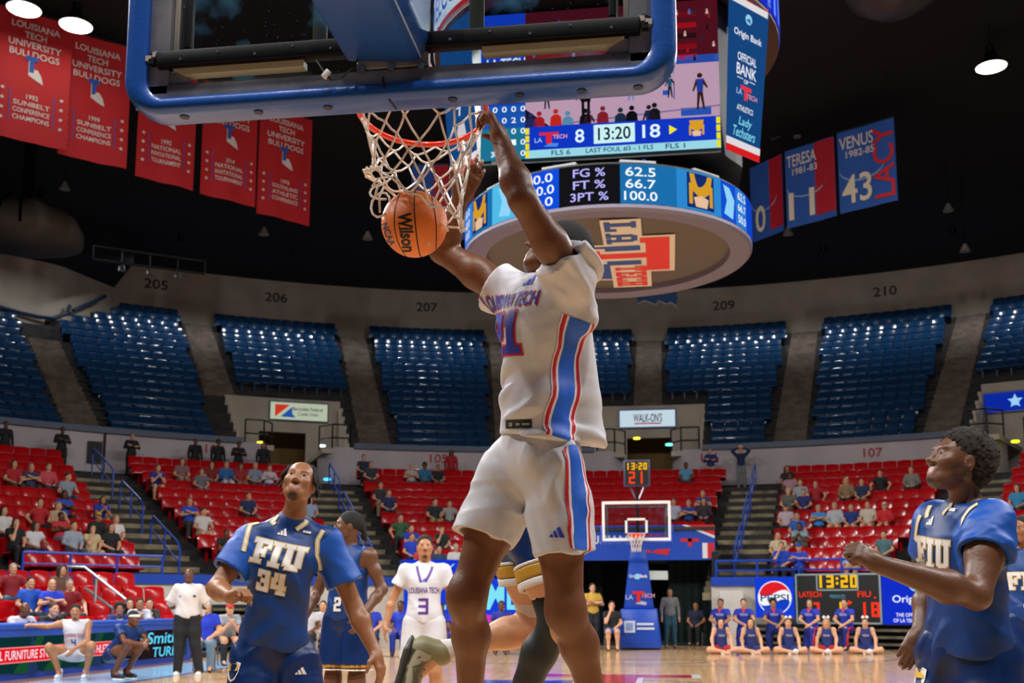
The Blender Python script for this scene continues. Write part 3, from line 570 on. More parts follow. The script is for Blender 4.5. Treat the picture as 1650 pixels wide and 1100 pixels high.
# plain gold and blue graphics stand where the team mascots show
GL, DB2, LB2 = LED('e0a32a', .9), LED('16307a', .8), LED('8fd4f8', 1.0)
def emblem(mp, name='ring_graphic', par=None, k=1.0, lift=.012, mats=None):
    g, d, p = mats or (GL, DB2, LED('f0c8a0', .9))
    rects([(-.24*k, -.25*k, .24*k, .25*k)], d, name, par, mp, lift, 3); rects([[(-.2*k, .24*k), (.2*k, .24*k), (.16*k, 0), (.05*k, -.08*k), (-.05*k, -.08*k), (-.16*k, 0)], (-.21*k, -.2*k, -.15*k, .1*k), (.15*k, -.2*k, .21*k, .1*k)], g, name, par, mp, lift+.006); rects([[(-.13*k, -.1*k), (0, -.06*k), (.13*k, -.1*k), (.1*k, -.23*k), (-.1*k, -.23*k)]], p, name, par, mp, lift+.006)
for x in (1.62, -1.95): emblem(lambda a, b, l=0, x=x: cm(a+x+XO, b, l), par=SB)
for x in (2.2, -1.32): rects([[(-.12, -.2), (.1, -.24), (.15, .05), (.02, .2), (-.13, .22), (-.05, 0)]], LB2, 'ring_graphic', SB, lambda a, b, l=0, x=x: cm(a+x+XO, b, l), .012)
for j in range(3): text(('62.5', '66.7', '50.0')[j], .12, LWT, 'ring_text', SB, cm, w=.28, x=2.6+XO, y=.17-.17*j, lift=.012, sub=.08); text(('60.0', '50.0', '10.0')[j], .12, LWT, 'ring_text', SB, cm, w=.28, x=-2.48+XO, y=.17-.17*j, lift=.012, sub=.08)
for a in range(0, 360, 45):
    d = Vector((math.cos(math.radians(a+22)), math.sin(math.radians(a+22)), 0)); c = Vector(o0)
    MB().tube([c+d*1.9+Vector((0, 0, RZ1)), c+d*1.5+Vector((0, 0, 7.6))], .035, 6).build('strut', M('strut_blue', '2b5fae', .3, .5), SB)
for a in range(0, 360, 30):
    if a in (60, 120): pass
    boxpart('ring_cap', pol(a+15, 2.05, RZ1+.05), (.5, .12, .05), M('cap_grey', '9ea2a6', .5), SB, R=Matrix.Rotation(math.radians(-a-15), 3, 'Z'))
# upper body: octagon with slightly flaring faces
ZB, ZT = 7.52, 9.75; YF = 1.62; XF = 1.71
body = MB(); prof = [(-XF+.02, -YF+.03), (XF-.02, -YF+.03), (YF+.4, -1.0), (YF+.4, 1.0), (XF, YF), (-XF, YF), (-YF-.4, 1.0), (-YF-.4, -1.0)]
body.prism(prof, lambda x, y, d: Vector((x, CY+y, d)), ZB-.05, ZT); body.build('cabinet', BLACK, SB)
body = MB(); body.prism([(x*.55, y*.55) for x, y in prof], lambda x, y, d: Vector((x, CY+y, d)), RZ1, ZB); body.build('core', BLACK, SB)
vm = plane((0, CY-YF, 0), (1, 0, 0), (0, 0, 1))
x0s, x1s = -1.06, 1.69
def scr(rs, col, s=.85, lift=.004, name='screen'): return rects(rs, LED(col, s), name, SB, vm, lift)
scr([(x0s, ZB+.47, x1s, ZT)], 'caa6bf', .8, name='main_screen')                              # court floor on the video
scr([(x0s, 8.9, x1s, ZT)], '5a1524', .7, .008, 'screen_stand'); scr([(x0s, 8.8, x1s, 8.92)], '2a4fb0', .8, .01, 'screen_board')
rr = random.Random(3)
def disc(x, y, r, n=10): return [(x+r*math.cos(2*math.pi*k/n), y+r*math.sin(2*math.pi*k/n)) for k in range(n)]
for j in range(5): scr([(x0s+.02, 8.86+.16*j, x1s-.3, 8.94+.16*j)], ('b3131f', '8a0f1c', '2c1018', 'a3121d', '70101a')[j], .8, .01, 'screen_seats')
for k in range(60):
    x = rr.uniform(x0s+.05, x1s-.03); y = rr.uniform(8.76, 9.55); scr([[(x, y), (x+.04, y), (x+.036, y+.05), (x+.004, y+.05)], disc(x+.02, y+.066, .014, 8)], rr.choice(('2b63c8', '111118', 'd8b8a8', 'b3131f', '20283a', '3f6fb8')), .8, .013, 'screen_fan')
scr([(x0s, 8.5, x0s+.35, 8.62), [(x0s+.9, 8.35), (x0s+1.5, 8.6), (x0s+1.3, 8.62), (x0s+.7, 8.4)], (1.15, 8.02, 1.57, 8.14), (.9, 8.35, 1.0, 8.42)], '2a5ac0', .8, .009, 'screen_line')
scr([[(x0s+.4, 8.0), (x1s, 8.14), (x1s, 8.16), (x0s+.4, 8.02)], (1.05, 8.28, 1.07, 8.55)], '7d6aa0', .8, .009, 'screen_line')
def fig(x, y, h, c1, c2, arm=0):       # a small figure of the video picture
    scr([[(x-.07*h, y+.45*h), (x+.07*h, y+.45*h), (x+.1*h, y+.83*h), (x-.1*h, y+.83*h)]], c1, .8, .016, 'screen_player'); scr([[(x-.07*h, y+.47*h), (x+.01*h, y+.47*h), (x-.04*h, y), (x-.09*h, y)], [(x-.01*h, y+.47*h), (x+.07*h, y+.47*h), (x+.12*h, y), (x+.07*h, y)], disc(x, y+.92*h, .07*h), [(x-.1*h, y+.82*h), (x-.07*h, y+.7*h), (x-.16*h, y+.48*h), (x-.19*h, y+.52*h)], [(x+.1*h, y+.82*h), (x+.07*h, y+.7*h), (x+.18*h, y+.55*h), (x+.2*h, y+.6*h)]], c2, .8, .018, 'screen_player')
for x, y, h, c1, c2 in ((1.42, 8.1, .55, '2540a0', '3a2018'), (.45, 8.3, .4, 'c8dff0', '5a90d0'), (-.3, 8.35, .35, 'b02030', '30202a'), (-.75, 8.25, .4, '7a2838', '25202a'), (1.0, 8.3, .35, '2a5a78', '20202a'), (.7, 7.72, .5, '1d2a55', '2a1a20'), (-.15, 7.75, .45, '8a3040', '2a2030')): fig(x, y, h, c1, c2)
for k, (x, c) in enumerate(((-.98, '262c60'), (-.86, 'b0202a'), (-.62, 'd02a20'), (-.45, '5f94b8'), (-.2, '15151c'), (.05, '8a2030'), (.3, '20304a'), (.46, '101018'), (.78, '181820'))): scr([[(x-.085, ZB+.47), (x+.085, ZB+.47), (x+.075, ZB+.56+.02*(k % 3)), (x+.03, ZB+.6+.02*(k % 3)), (x-.03, ZB+.6+.02*(k % 3)), (x-.075, ZB+.56+.02*(k % 3))], disc(x, ZB+.645+.02*(k % 3), .038)], c, .8, .016, 'screen_fan')
scr([(-.25, ZB+.5, -.21, ZB+.85), (-.17, ZB+.5, -.13, ZB+.85), (-.26, ZB+.8, -.12, ZB+1.0)], '101018', .8, .017, 'screen_player')
scr([[(x0s, ZB+.47), (x0s+.35, ZB+.47), (x0s, ZB+.75)]], '201828', .8, .015, 'screen_fan')
# score strip
scr([(x0s, ZB+.12, x1s, ZB+.47)], '1238c8', .9, .02, 'score_strip'); scr([(x0s, ZB, x1s, ZB+.12)], '9fe0f0', .9, .02, 'score_strip')
scr([(-.08-.0, ZB+.16, .5, ZB+.44)], 'c9f1f4', 1, .024, 'clock_plate')
text('13:20', .19, LED('0d1f3a', .6), 'clock_digits', SB, vm, w=.46, x=.21, y=ZB+.3, lift=.03)
text('8', .2, LED('dff6ff', 1), 'score_digit', SB, vm, w=.13, x=-.28, y=ZB+.29, lift=.03); text('18', .2, LED('dff6ff', 1), 'score_digit', SB, vm, w=.25, x=.73, y=ZB+.3, lift=.03)
scr([[(.98, ZB+.23), (.98, ZB+.37), (1.09, ZB+.3)]], 'f2e52a', 1, .03, 'arrow')
for x in (x0s+.03, x1s-.03):
    for j in range(4): scr([(x-.028, ZB+.01+.115*j, x+.028, ZB+.105+.115*j)], 'e8de12', 1, .03, 'tick')
scr([(-.86, ZB+.33, -.58, ZB+.37), (-.76, ZB+.2, -.68, ZB+.37)], 'e8283a', .9, .03, 'team_logo'); text('LA', .07, LED('9fc8ff', .9), 'team_logo', SB, vm, x=-.87, y=ZB+.26, lift=.03); text('TECH', .06, LED('f0b0c0', .9), 'team_logo', SB, vm, x=-.56, y=ZB+.3, lift=.03); scr([[(-.8, ZB+.16), (-.6, ZB+.15), (-.58, ZB+.2), (-.7, ZB+.21)]], '4a90e8', .9, .03, 'team_logo')
emblem(lambda a, b, l=0: vm(1.36+a, ZB+.3+b, l), 'team_logo', SB, .5, .026, (GL, LED('1238c8', .9), LED('f0c8a0', .9)))
for s, x in (('FLS 6', -.55), ('LAST FOUL #3 - 1 FLS', .28), ('FLS 1', 1.06)): text(s, .075, LED('17446a', .5), 'strip_text', SB, vm, w=.27 if len(s) < 6 else .95, x=x, y=ZB+.06, lift=.03)
# stats column left of the video
scr([(-XF, ZB, x0s, ZT)], '1f7fa0', .8, .006, 'stat_screen'); scr([(-XF, 8.35, x0s, ZT)], '1540c8', .85, .01, 'stat_screen'); scr([(-XF, 8.0, x0s, 8.35)], '1a58b8', .85, .01, 'stat_screen')
text('LA TECH', .17, LWT, 'stat_text', SB, vm, w=.56, x=-1.34, y=8.98, lift=.016); text('FLS PTS R A FL', .1, LED('8fd0ff', 1), 'stat_text', SB, vm, w=.53, x=-1.34, y=8.72, lift=.016)
nums = ['0 0 0 0', '2 0 2 0', '6 0 0 0', '8 0 1 0', '34 0 0 0', '1 0 0 0', '3 2 0 1', '4 4 1 0']
for j, s in enumerate(nums):
    for q, ch in enumerate(s.split()): text(ch, .085, LWT, 'stat_text', SB, vm, w=.07 if len(ch) == 1 else .12, x=-1.5+.135*q, y=ZB+.09+.168*(4-j if j < 5 else j), lift=.016)
text('QUARTERS  UP', .05, LED('d8c8b0', .7), 'stat_text', SB, vm, w=.42, x=-1.34, y=ZB-.035, lift=.01)
# corner panels: sponsor at right, bulldog side at left left plain
def corner(s):
    a = Vector((s*XF, CY-YF, 0)); zb, zt = ZB-.02, ZT+.15; b2 = Vector((s*2.25, CY-1.02, 0)); e = (b2-a).normalized() if s > 0 else (a-b2).normalized(); c = (a+b2)/2; wd = (b2-a).length
    n = Vector((e.y, -e.x, 0))
    mp = lambda x, y, l=0: c+e*x+n*(.03+l+ (y-zb)*.09)+Vector((0, 0, y))
    return mp, wd, zb, zt
mp, wd, zb, zt = corner(1); PB = LED('1a4f8f', .75)
def pquad(mp, y0, y1, w0, w1, m, nm, lift=0): mb = MB(); mb.add([mp(-w0/2, y0, lift), mp(w0/2, y0, lift), mp(w1/2, y1, lift), mp(-w1/2, y1, lift)], [(0, 1, 2, 3)]); return mb.build(nm, m, SB)
pquad(mp, zb, zt, wd*.92, wd*1.15, PB, 'corner_panel'); pquad(mp, zb, zb+.1, wd*.92, wd*.93, LED('e02020', .9), 'corner_stripe', .004); pquad(mp, zb+.1, zb+.2, wd*.93, wd*.94, LED('e8e4e8', .9), 'corner_stripe', .004)
pquad(mp, zb+2.14, zb+2.24, wd*1.05, wd*1.06, LED('e8e4e8', .9), 'corner_stripe', .004); pquad(mp, zb+2.24, zb+2.34, wd*1.06, wd*1.07, LED('e02020', .9), 'corner_stripe', .004)
circ = lambda x, y, r, n=20: [(x+r*math.cos(2*math.pi*k/n), y+r*math.sin(2*math.pi*k/n)) for k in range(n)]
CE = LED('9fd8f0', .9); rects([circ(0, zb+1.98, .075)], CE, 'sponsor_logo', SB, mp, .006); rects([[(-.07, zb+1.96), (.05, zb+1.92), (.02, zb+2.0)]], LED('1a70b8', .9), 'sponsor_logo', SB, mp, .01)
WTX = LED('f0f4ff', .95)
for s, y, h, w_ in (('Origin Bank', 1.72, .13, .62), ('OFFICIAL', 1.40, .12, .42), ('BANK', 1.22, .16, .44), ('OF', 1.07, .06, .1), ('ATHLETICS', .67, .08, .36)): text(s, h, WTX, 'sponsor_text', SB, mp, w=w_, y=zb+y, lift=.006)
rects([(-.2, zb+1.09, -.07, zb+1.1), (.07, zb+1.09, .2, zb+1.1)], WTX, 'sponsor_text', SB, mp, .006)
rects([(-.12, zb+.94, .12, zb+1.0), (-.035, zb+.8, .035, zb+1.0)], LED('f03a4a', .9), 'team_logo', SB, mp, .01); text('LA', .08, LED('a9c8f8', .9), 'team_logo', SB, mp, x=-.14, y=zb+.9, lift=.006); text('TECH', .07, LED('f0a0b0', .9), 'team_logo', SB, mp, x=.14, y=zb+.88, lift=.006)
text('Lady', .16, LED('7fd8f0', .95), 'script_text', SB, mp, w=.28, x=.02, y=zb+.47, lift=.006, slant=.2); text('Techsters', .15, LED('7fd8f0', .95), 'script_text', SB, mp, w=.5, x=0, y=zb+.32, lift=.008, slant=.2)
mp, wd, zb, zt = corner(-1); pquad(mp, zb, zt, wd*.92, wd*1.15, PB, 'corner_panel'); pquad(mp, zb, zb+.1, wd*.92, wd*.93, LED('e02020', .9), 'corner_stripe', .004); pquad(mp, zb+.1, zb+.2, wd*.93, wd*.94, LED('e8e4e8', .9), 'corner_stripe', .004)
rects([[(-.12, zb+.35), (.05, zb+.3), (.14, zb+.5), (.1, zb+.72), (-.06, zb+.74), (-.14, zb+.55)]], LED('d8d0d8', .85), 'sponsor_logo', SB, mp, .006); rects([[(-.1, zb+.34), (.02, zb+.31), (-.02, zb+.42)]], LED('c03050', .85), 'sponsor_logo', SB, mp, .01); text('T', .14, LED('e8e4e8', .9), 'sponsor_text', SB, mp, w=.2, y=zb+.92, lift=.006, slant=.2)
# upper ring
UR, UZ0, UZ1 = 2.7, 9.74, 10.6
MB().lathe([(UR, UZ0), (UR, UZ1), (UR-.1, UZ1), (UR-.35, UZ0+.05), (UR, UZ0)], o0, 64, caps=False).build('upper_ring', M('ring_red_brown', '4a2a24', .6), SB, True)
MB().lathe([(UR-.3, UZ0+.06), (.4, UZ0+.1)], o0, 48, caps=False).build('upper_ring_underside', BLACK, SB)
cu = cylmap(UR, 0, UZ0+.5)
def upanel(a0, a1, y0, y1, col, s=.9, lift=.01):
    b = MB(); n = max(2, int(abs(a1-a0)/3)); b.add([cu(math.radians(a0+(a1-a0)*i/n)*UR, y, lift) for i in range(n+1) for y in (y0, y1)], [(2*i, 2*i+2, 2*i+3, 2*i+1) for i in range(n)]); b.build('upper_ring_display', LED(col, s), SB)
upanel(-110, -20, -.46, .42, 'dfe4ee', .8); upanel(-110, -20, .3, .42, '2a50c8', .9, .014); upanel(-110, -20, -.46, -.36, 'b8252f', .8, .014); upanel(-20, 110, -.46, .42, '1a30d0', .9)
for a in range(40, 112, 6): upanel(a, a+2.4, -.4, .36, '6a90ff', 1, .014)
text('WELCOME', .42, LED('2a58c8', .9), 'upper_ring_text', SB, cu, w=1.75, x=math.radians(-58)*UR, y=-.02, lift=.018, sub=.1); text('WELCOME', .42, LED('2a58c8', .9), 'upper_ring_text', SB, cu, w=1.75, x=math.radians(-100)*UR, y=-.02, lift=.018, sub=.1)
for a in (45, 135, 225, 315): MB().tube([pol(a, 1.6, UZ1-.2), pol(a, 1.6, 18.1)], .04, 6).build('hanger_cable', DKM, SB)
MB().lathe([(.02, 0), (.5, 0), (.5, .05)], (0, CY, ZT), 24).build('top_plate', BLACK, SB)
MB().prism([(x*.9, y*.9) for x, y in prof], lambda x, y, d: Vector((x, CY+y, d)), ZT, UZ1).build('upper_cabinet', BLACK, SB)
bl = bpy.data.objects.new  # (no more)
# hanging state-shaped panel seen below the ring
p = atR(1060, 486, 30); t = thing('hanging_banner', p, 'blue ragged-edged banner hanging below the scoreboard ring', 'banner'); mp = plane(p, (1, 0, 0), (0, 0, 1))
edge = [(-.9, .2), (-.85, -.05), (-.6, .06), (-.35, -.02), (-.1, -.14), (.05, .04), (.35, -.12), (.55, -.06), (.8, -.24), (.85, .1), (.8, .55), (-.7, .55)]
MB().prism(edge, lambda x, y, d: mp(x, y, d), -.02, .02).build('cloth', M('state_blue', '1f4f8a', .6), t); MB().tube([mp(x, y, .03) for x, y in edge[1:9]], .022, 6).build('edging', BW, t)
for x in (-.6, .7): MB().tube([mp(x, .5), Vector((mp(x, .5).x, mp(x, .5).y, 18.1))], .012, 4).build('cord', DKM, t)
# ================================================================== near hoop seen from behind
PAD = M('hoop_pad_blue', '1450a8', .32, bump=(60, .05), coat=.3); ALU = M('frame_aluminium', '9a9aa0', .4, .25, var=(7, '6c6c72')); ORANGE = M('rim_orange', 'f0330f', .28, coat=.4)
NET = M('net_cord', 'e6ddd2', .8)
def glass_mat(name, dust):
    m = bpy.data.materials.new(name); m.use_nodes = True; nt = m.node_tree; nt.nodes.clear(); N = nt.nodes.new; L = nt.links.new
    tr = N('ShaderNodeBsdfTransparent'); tr.inputs[0].default_value = (.86, .93, .95, 1); gl = N('ShaderNodeBsdfGlossy'); gl.inputs['Roughness'].default_value = .03; fr = N('ShaderNodeFresnel'); fr.inputs[0].default_value = 1.5
    mx = N('ShaderNodeMixShader'); L(fr.outputs[0], mx.inputs[0]); L(tr.outputs[0], mx.inputs[1]); L(gl.outputs[0], mx.inputs[2])
    df = N('ShaderNodeBsdfDiffuse'); df.inputs[0].default_value = (*lin('6ab0d8'), 1); m2 = N('ShaderNodeMixShader'); tc = N('ShaderNodeTexCoord')
    n1 = N('ShaderNodeTexNoise'); n1.inputs['Scale'].default_value = 5; n1.inputs['Detail'].default_value = 6; L(tc.outputs['Object'], n1.inputs['Vector']); n2 = N('ShaderNodeTexVoronoi'); n2.inputs['Scale'].default_value = 55; L(tc.outputs['Object'], n2.inputs['Vector'])
    r1 = N('ShaderNodeMapRange'); r1.inputs['From Min'].default_value = .55; r1.inputs['From Max'].default_value = .8; r1.inputs['To Max'].default_value = dust; L(n1.outputs['Fac'], r1.inputs['Value'])
    r2 = N('ShaderNodeMapRange'); r2.inputs['From Min'].default_value = .07; r2.inputs['From Max'].default_value = .05; r2.inputs['To Max'].default_value = dust*2; L(n2.outputs['Distance'], r2.inputs['Value'])
    ad = N('ShaderNodeMath'); ad.operation = 'ADD'; ad.use_clamp = True; L(r1.outputs[0], ad.inputs[0]); L(r2.outputs[0], ad.inputs[1])
    L(ad.outputs[0], m2.inputs[0]); L(mx.outputs[0], m2.inputs[1]); L(df.outputs[0], m2.inputs[2]); o = N('ShaderNodeOutputMaterial'); L(m2.outputs[0], o.inputs[0]); return m
GLASS = glass_mat('backboard_glass', .5)
def roundU(hw, zb, zt, r, n=7):
    p = [(-hw, zt)]+[(-hw+r-r*math.cos(math.pi/2*k/n), zb+r-r*math.sin(math.pi/2*k/n)) for k in range(n+1)]
    return p+[(-x, z) for x, z in p[::-1]]
HP = thing('basketball_hoop', (0, -4.9, 0), 'near glass basketball hoop with blue padding, seen from behind and below', 'basketball hoop')
boxpart('backboard_glass', (0, -.007, 3.435), (1.83, .014, 1.07), GLASS, HP)
# padding: swept profile round the U of the board edge
U = roundU(.885, 2.872, 3.46, .1); prof = [(-.035, .03), (-.028, .055), (-.012, .066), (.012, .062), (.028, .045), (.034, .02), (.034, -.02), (.02, -.03), (-.03, -.03)]   # (out, depth)
prof = [(-.040, -.084), (-.02, -.096), (.02, -.096), (.036, -.084), (.040, -.06), (.040, -.0), (.034, .022), (-.03, .022), (-.040, -.0)]
pb = MB(); m = len(U); vs = []
for i, (x, z) in enumerate(U):
    a = Vector((*U[max(0, i-1)], 0)); b_ = Vector((*U[min(m-1, i+1)], 0)); t_ = (b_-a).normalized(); n_ = Vector((t_.y, -t_.x, 0))*1
    for o_, d_ in prof: q_ = o_*(.65+.35*abs(n_.x)); vs.append((x+n_.x*q_, d_, z+n_.y*q_))
k_ = len(prof); pb.add(vs, [(i*k_+j, i*k_+(j+1) % k_, (i+1)*k_+(j+1) % k_, (i+1)*k_+j) for i in range(m-1) for j in range(k_)]+[tuple(range(k_)), tuple((m-1)*k_+j for j in range(k_))[::-1]])
pad = pb.build('edge_padding', PAD, HP, 'all'); pad.data.set_sharp_from_angle(angle=math.radians(48))
for x in (-.72, -.46, -.22, .2, .42, .62, .8): MB().lathe([(.001, 0), (.016, 0), (.016, -.004)], (x, -.045, 2.8465), 10).build('pad_bolt_hole', M('pad_navy', '0b1c48', .5), pad, True)
MB().tube([(-.02, -.1, 2.91), (-.015, -.098, 2.875), (-.005, -.07, 2.846), (.0, 0, 2.847)], .004, 6).build('pad_seam', BLACK, pad)
fr = thing('frame_group', (0, 0, 0)); bpy.data.objects.remove(fr)
boxpart('frame_rail', (0, -.04, 2.92), (1.7, .05, .07), ALU, HP, .004)
for s in (-1, 1):
    boxpart('frame_rail', (s*.812, -.04, 3.42), (.075, .05, 1.0), ALU, HP, .004); boxpart('light_strip', (s*.765, -.03, 3.5), (.018, .02, .86), M('strip_white', 'd8d0c0', .3), HP, .003); boxpart('inner_frame', (s*.722, -.034, 3.5), (.024, .035, .82), BLACK, HP, .004)
    g = MB(); g.prism([(s*.80, 2.95), (s*.68, 2.95), (s*.74, 3.0), (s*.80, 3.01)], lambda x, z, d: Vector((x, d, z)), -.055, -.02); g.build('corner_gusset', ALU, HP)
    for q in range(5): boxpart('cable_clip', (s*(.79+.012*q), -.075, 3.03+.012*(q % 3)), (.02, .03, .018), DKM if q % 2 else M('clip_grey', 'b0a8a0', .5), HP)
    pts = [(s*(.85-.03*q), -.07-.01*math.sin(q), 3.06+.012*math.sin(q*2.1)) for q in range(6)]; MB().tube(pts, .004, 5).build('cable', BLACK, HP)
    MB().tube([(s*.74, -.06, 3.06), (s*.735, -.065, 3.3), (s*.76, -.06, 3.5)], .004, 5).build('cable', BLACK, HP)
    boxpart('rear_bar', (s*.46, -.07, 3.035), (.7, .05, .055), M('bar_black', '040405', .5, spec=.2), HP, .006); MB().prism([(s*.3, 2.985), (s*.72, 2.985), (s*.76, 3.008), (s*.3, 3.008)], lambda x, z, d: Vector((x, d, z)), -.07, -.03).build('led_strip_cover', M('strip_beige', 'c9bc94', .4), HP)
    for q in range(5): MB().lathe([(.001, 0), (.005, 0), (.005, .004)], (s*(.2+.13*q), -.0965, 3.035+(.01 if q % 2 else -.008)), 8, 'y').build('screw', STEEL, HP)
tape = M('target_white', 'cfc79c', .5)
sq = MB()
for c, d in (((-.295+.025, .002, 3.275), (.05, .003, .45)), ((.295-.025, .002, 3.275), (.05, .003, .45)), ((0, .002, 3.075), (.49, .003, .05)), ((0, .002, 3.475), (.49, .003, .05))): sq.box(c, d)
sq.build('target_square', tape, HP)
boxpart('mount_plate', (0, -.045, 3.06), (.24, .04, .2), ALU, HP, .006); 
for x in (-.1, .0, .1): MB().lathe([(.001, -.012), (.012, -.012), (.014, 0)], (x, -.066, 2.955), 8, 'y').build('bolt', STEEL, HP)
ARM = M('arm_pad_blue', '1c4c9c', .4, bump=(50, .05))
a = MB(); a.prism([(-.15, 2.985), (.085, 2.965), (.125, 3.02), (.14, 3.36), (-.16, 3.36)], lambda x, z, d: Vector((x, d, z)), -.07, -5.0); arm = bevel(a.build('support_arm', ARM, HP), .012, 2)
MB().tube([(.098, -.075, 2.985), (.098, -4.9, 2.985)], .0035, 5).build('stitching', M('stitch', '9db4d8', .6), arm)
boxpart('mast', (0, -4.9, 1.65), (.35, .3, 3.4), ARM, HP, .03); boxpart('base', (0, -3.9, .2), (1.2, 3.0, .36), ARM, HP, .04) if False else boxpart('base', (0, -5.2, .2), (1.2, 1.9, .36), ARM, HP, .04)
MB().tube([(-.245, -.1, 2.985), (-.21, -.115, 2.93), (-.19, -.115, 2.905), (-.16, -.11, 2.91), (-.12, -.1, 2.95), (-.1, -.09, 3.0)], .003, 5).build('hanging_wire', BLACK, HP); boxpart('wire_plug', (-.205, -.117, 2.925), (.018, .014, .03), WHT, HP, .003, Matrix.Rotation(.7, 3, 'Y'))
# rim bent down by the dunker's grip
TILT = math.tan(math.radians(7.0))
def rimp(a, r=.236): y = .381+r*math.sin(a); return Vector((r*math.cos(a), y, 3.05-TILT*(y-.12)))
rim = MB().tube([rimp(2*math.pi*k/48) for k in range(48)], .0115, 8, True).build('rim', ORANGE, HP, 'all')
for s in (-1, 1): MB().tube([(s*.06, .02, 2.93), (s*.15, .12, 3.0), rimp(math.pi/2-s*(math.pi/2+.35))-Vector((0, 0, .012))], .009, 6).build('rim_brace', ORANGE, rim, 'all')
boxpart('rim_bracket', (0, .09, 3.03), (.2, .16, .03), ORANGE, rim, .006); boxpart('rim_plate', (0, .012, 3.0), (.22, .02, .2), ORANGE, rim, .004)
# net: twelve loops of cord, thrown to the left and burst open by the ball
BALL = atD(668, 361, 4.04); BR = .1215
NLV, NC = 6, 12
def netp(k, j):
    a = 2*math.pi*(j+.5*(k % 2))/NC; t = k/NLV; rc = rimp(0, 0); c = rc.lerp(BALL+Vector((.0, .0, .075)), t**.85); r = .225+(.133-.225)*min(1, t*1.15); p = c+Vector((r*math.cos(a), r*math.sin(a), 0))
    if k == 0: return rimp(a, .232)-Vector((0, 0, .012))
    p.z = rimp(a, .232).z*(1-t)+(BALL.z+.08)*t
    q = math.cos(a)
    if q < -.2 and k >= 4: p.x -= .016*(k-3)*(-q); p.z += .04*(k-4)*(-q)*1.6
    if q > .25 and k >= 3: p.z -= .028*(k-2)*q; p.x += .012*(k-2)*q
    p += Vector((.012*math.sin(j*3.1+k), .012*math.cos(j*2.3+k*1.7), .012*math.sin(j*1.9-k*2.2)))*(k > 0)
    d = p-BALL
    if d.length < BR+.012: p = BALL+d.normalized()*(BR+.012)
    return p
net = thing('net_tmp', (0, 0, 0)); bpy.data.objects.remove(net)
nb = MB()
def cord(p, q, sag):
    m_ = (p+q)/2+Vector((0, 0, -sag)); d = m_-BALL
    if d.length < BR+.01: m_ = BALL+d.normalized()*(BR+.01)
    nb.tube([p, m_, q], .0042, 5)
for k in range(NLV):
    for j in range(NC):
        p = netp(k, j)
        for q in ((netp(k+1, j), netp(k+1, j-1)) if k % 2 == 0 else (netp(k+1, j), netp(k+1, j+1))): cord(p, q, .006)
for j in range(NC):
    for k in range(1, NLV+1): nb.lathe([(.001, -.008), (.0075, 0), (.001, .008)], netp(k, j), 6)
for j in range(NC):                                    # bottom loops
    p, q = netp(NLV, j), netp(NLV, j+1); d = ((p+q)/2-BALL); d.z *= .2; m_ = (p+q)/2+d.normalized()*.022+Vector((0, 0, .008)); nb.tube([p, m_, q], .0042, 5)
# loops whipped out at the left
c0 = atD(628, 300, 4.0)
nb.tube([c0+Vector((-.07*math.sin(t)-.01, .03*math.cos(t*.5), .035*math.cos(t)*1.1-.01)) for t in np.linspace(.1, 3.1, 9)], .0045, 5)
c1 = atD(622, 325, 4.0); nb.tube([c1+Vector((.035*math.cos(t)-.02, .02*math.sin(t), .055*math.sin(t)-.01)) for t in np.linspace(0, 6.2, 12)], .0045, 5)
for u0, v0, u1, v1 in ((626, 285, 600, 300), (622, 292, 604, 318), (618, 302, 612, 342), (700, 345, 722, 372), (716, 355, 690, 394)): a_, b_ = atD(u0, v0, 3.99), atD(u1, v1, 3.97); nb.tube([a_, (a_+b_)/2+Vector((-.01, 0, .012)), b_], .0045, 5)
nb.build('net', NET, rim, 'all')['kind'] = 'stuff'
# ---- the ball
BT = thing('basketball', BALL, 'orange basketball with black seams dropping through the net', 'basketball')
bm = bmesh.new(); bmesh.ops.create_icosphere(bm, subdivisions=5, radius=BR); me = bpy.data.meshes.new('ball'); bm.to_mesh(me); bm.free(); me.polygons.foreach_set('use_smooth', [True]*len(me.polygons)); me.materials.append(M('ball_orange', 'f07f2c', .42, bump=(320, .25))); link_mesh('ball', me, BT)
dv = (Vector(CAMP)-BALL).normalized(); rv = Vector((0, 0, 1)).cross(dv).normalized(); uv = dv.cross(rv)
def sph(d, l=0): return BALL+Vector(d).normalized()*(BR+l)
ax = (rv*.99+uv*.10+dv*.1).normalized(); e1 = ax.cross(dv).normalized(); e2 = ax.cross(e1)
def circ3(h, n=64, w=0): return [sph(ax*(h+w*math.cos(2*t))+(e1*math.cos(t)+e2*math.sin(t))*math.sqrt(max(.01, 1-h*h)), -.0015) for t in np.linspace(0, 2*math.pi, n, endpoint=False)]
SEAM = M('ball_seam', '140d0a', .6)
for h, w_ in ((.12, 0), (-.42, .12), (.66, -.1)): MB().tube(circ3(h, w=w_), .0032, 5, True).build('seam', SEAM, BT, 'all')
MB().tube([sph(e1*math.cos(t)*.2+ax*math.sin(t)+(-e2 if False else e1)*math.cos(t)*.98, -.0015) for t in np.linspace(0, 2*math.pi, 64, endpoint=False)], .0032, 5, True).build('seam', SEAM, BT, 'all')
def ballmap(cx, cy, rot):
    c_, s_ = math.cos(rot), math.sin(rot)
    def f(x, y, l=0): X, Y = cx+x*c_-y*s_, cy+x*s_+y*c_; return BALL+(dv*math.sqrt(max(1e-5, BR*BR-min(X*X+Y*Y, BR*BR*.98)))+rv*X+uv*Y).normalized()*(BR+l)
    return f
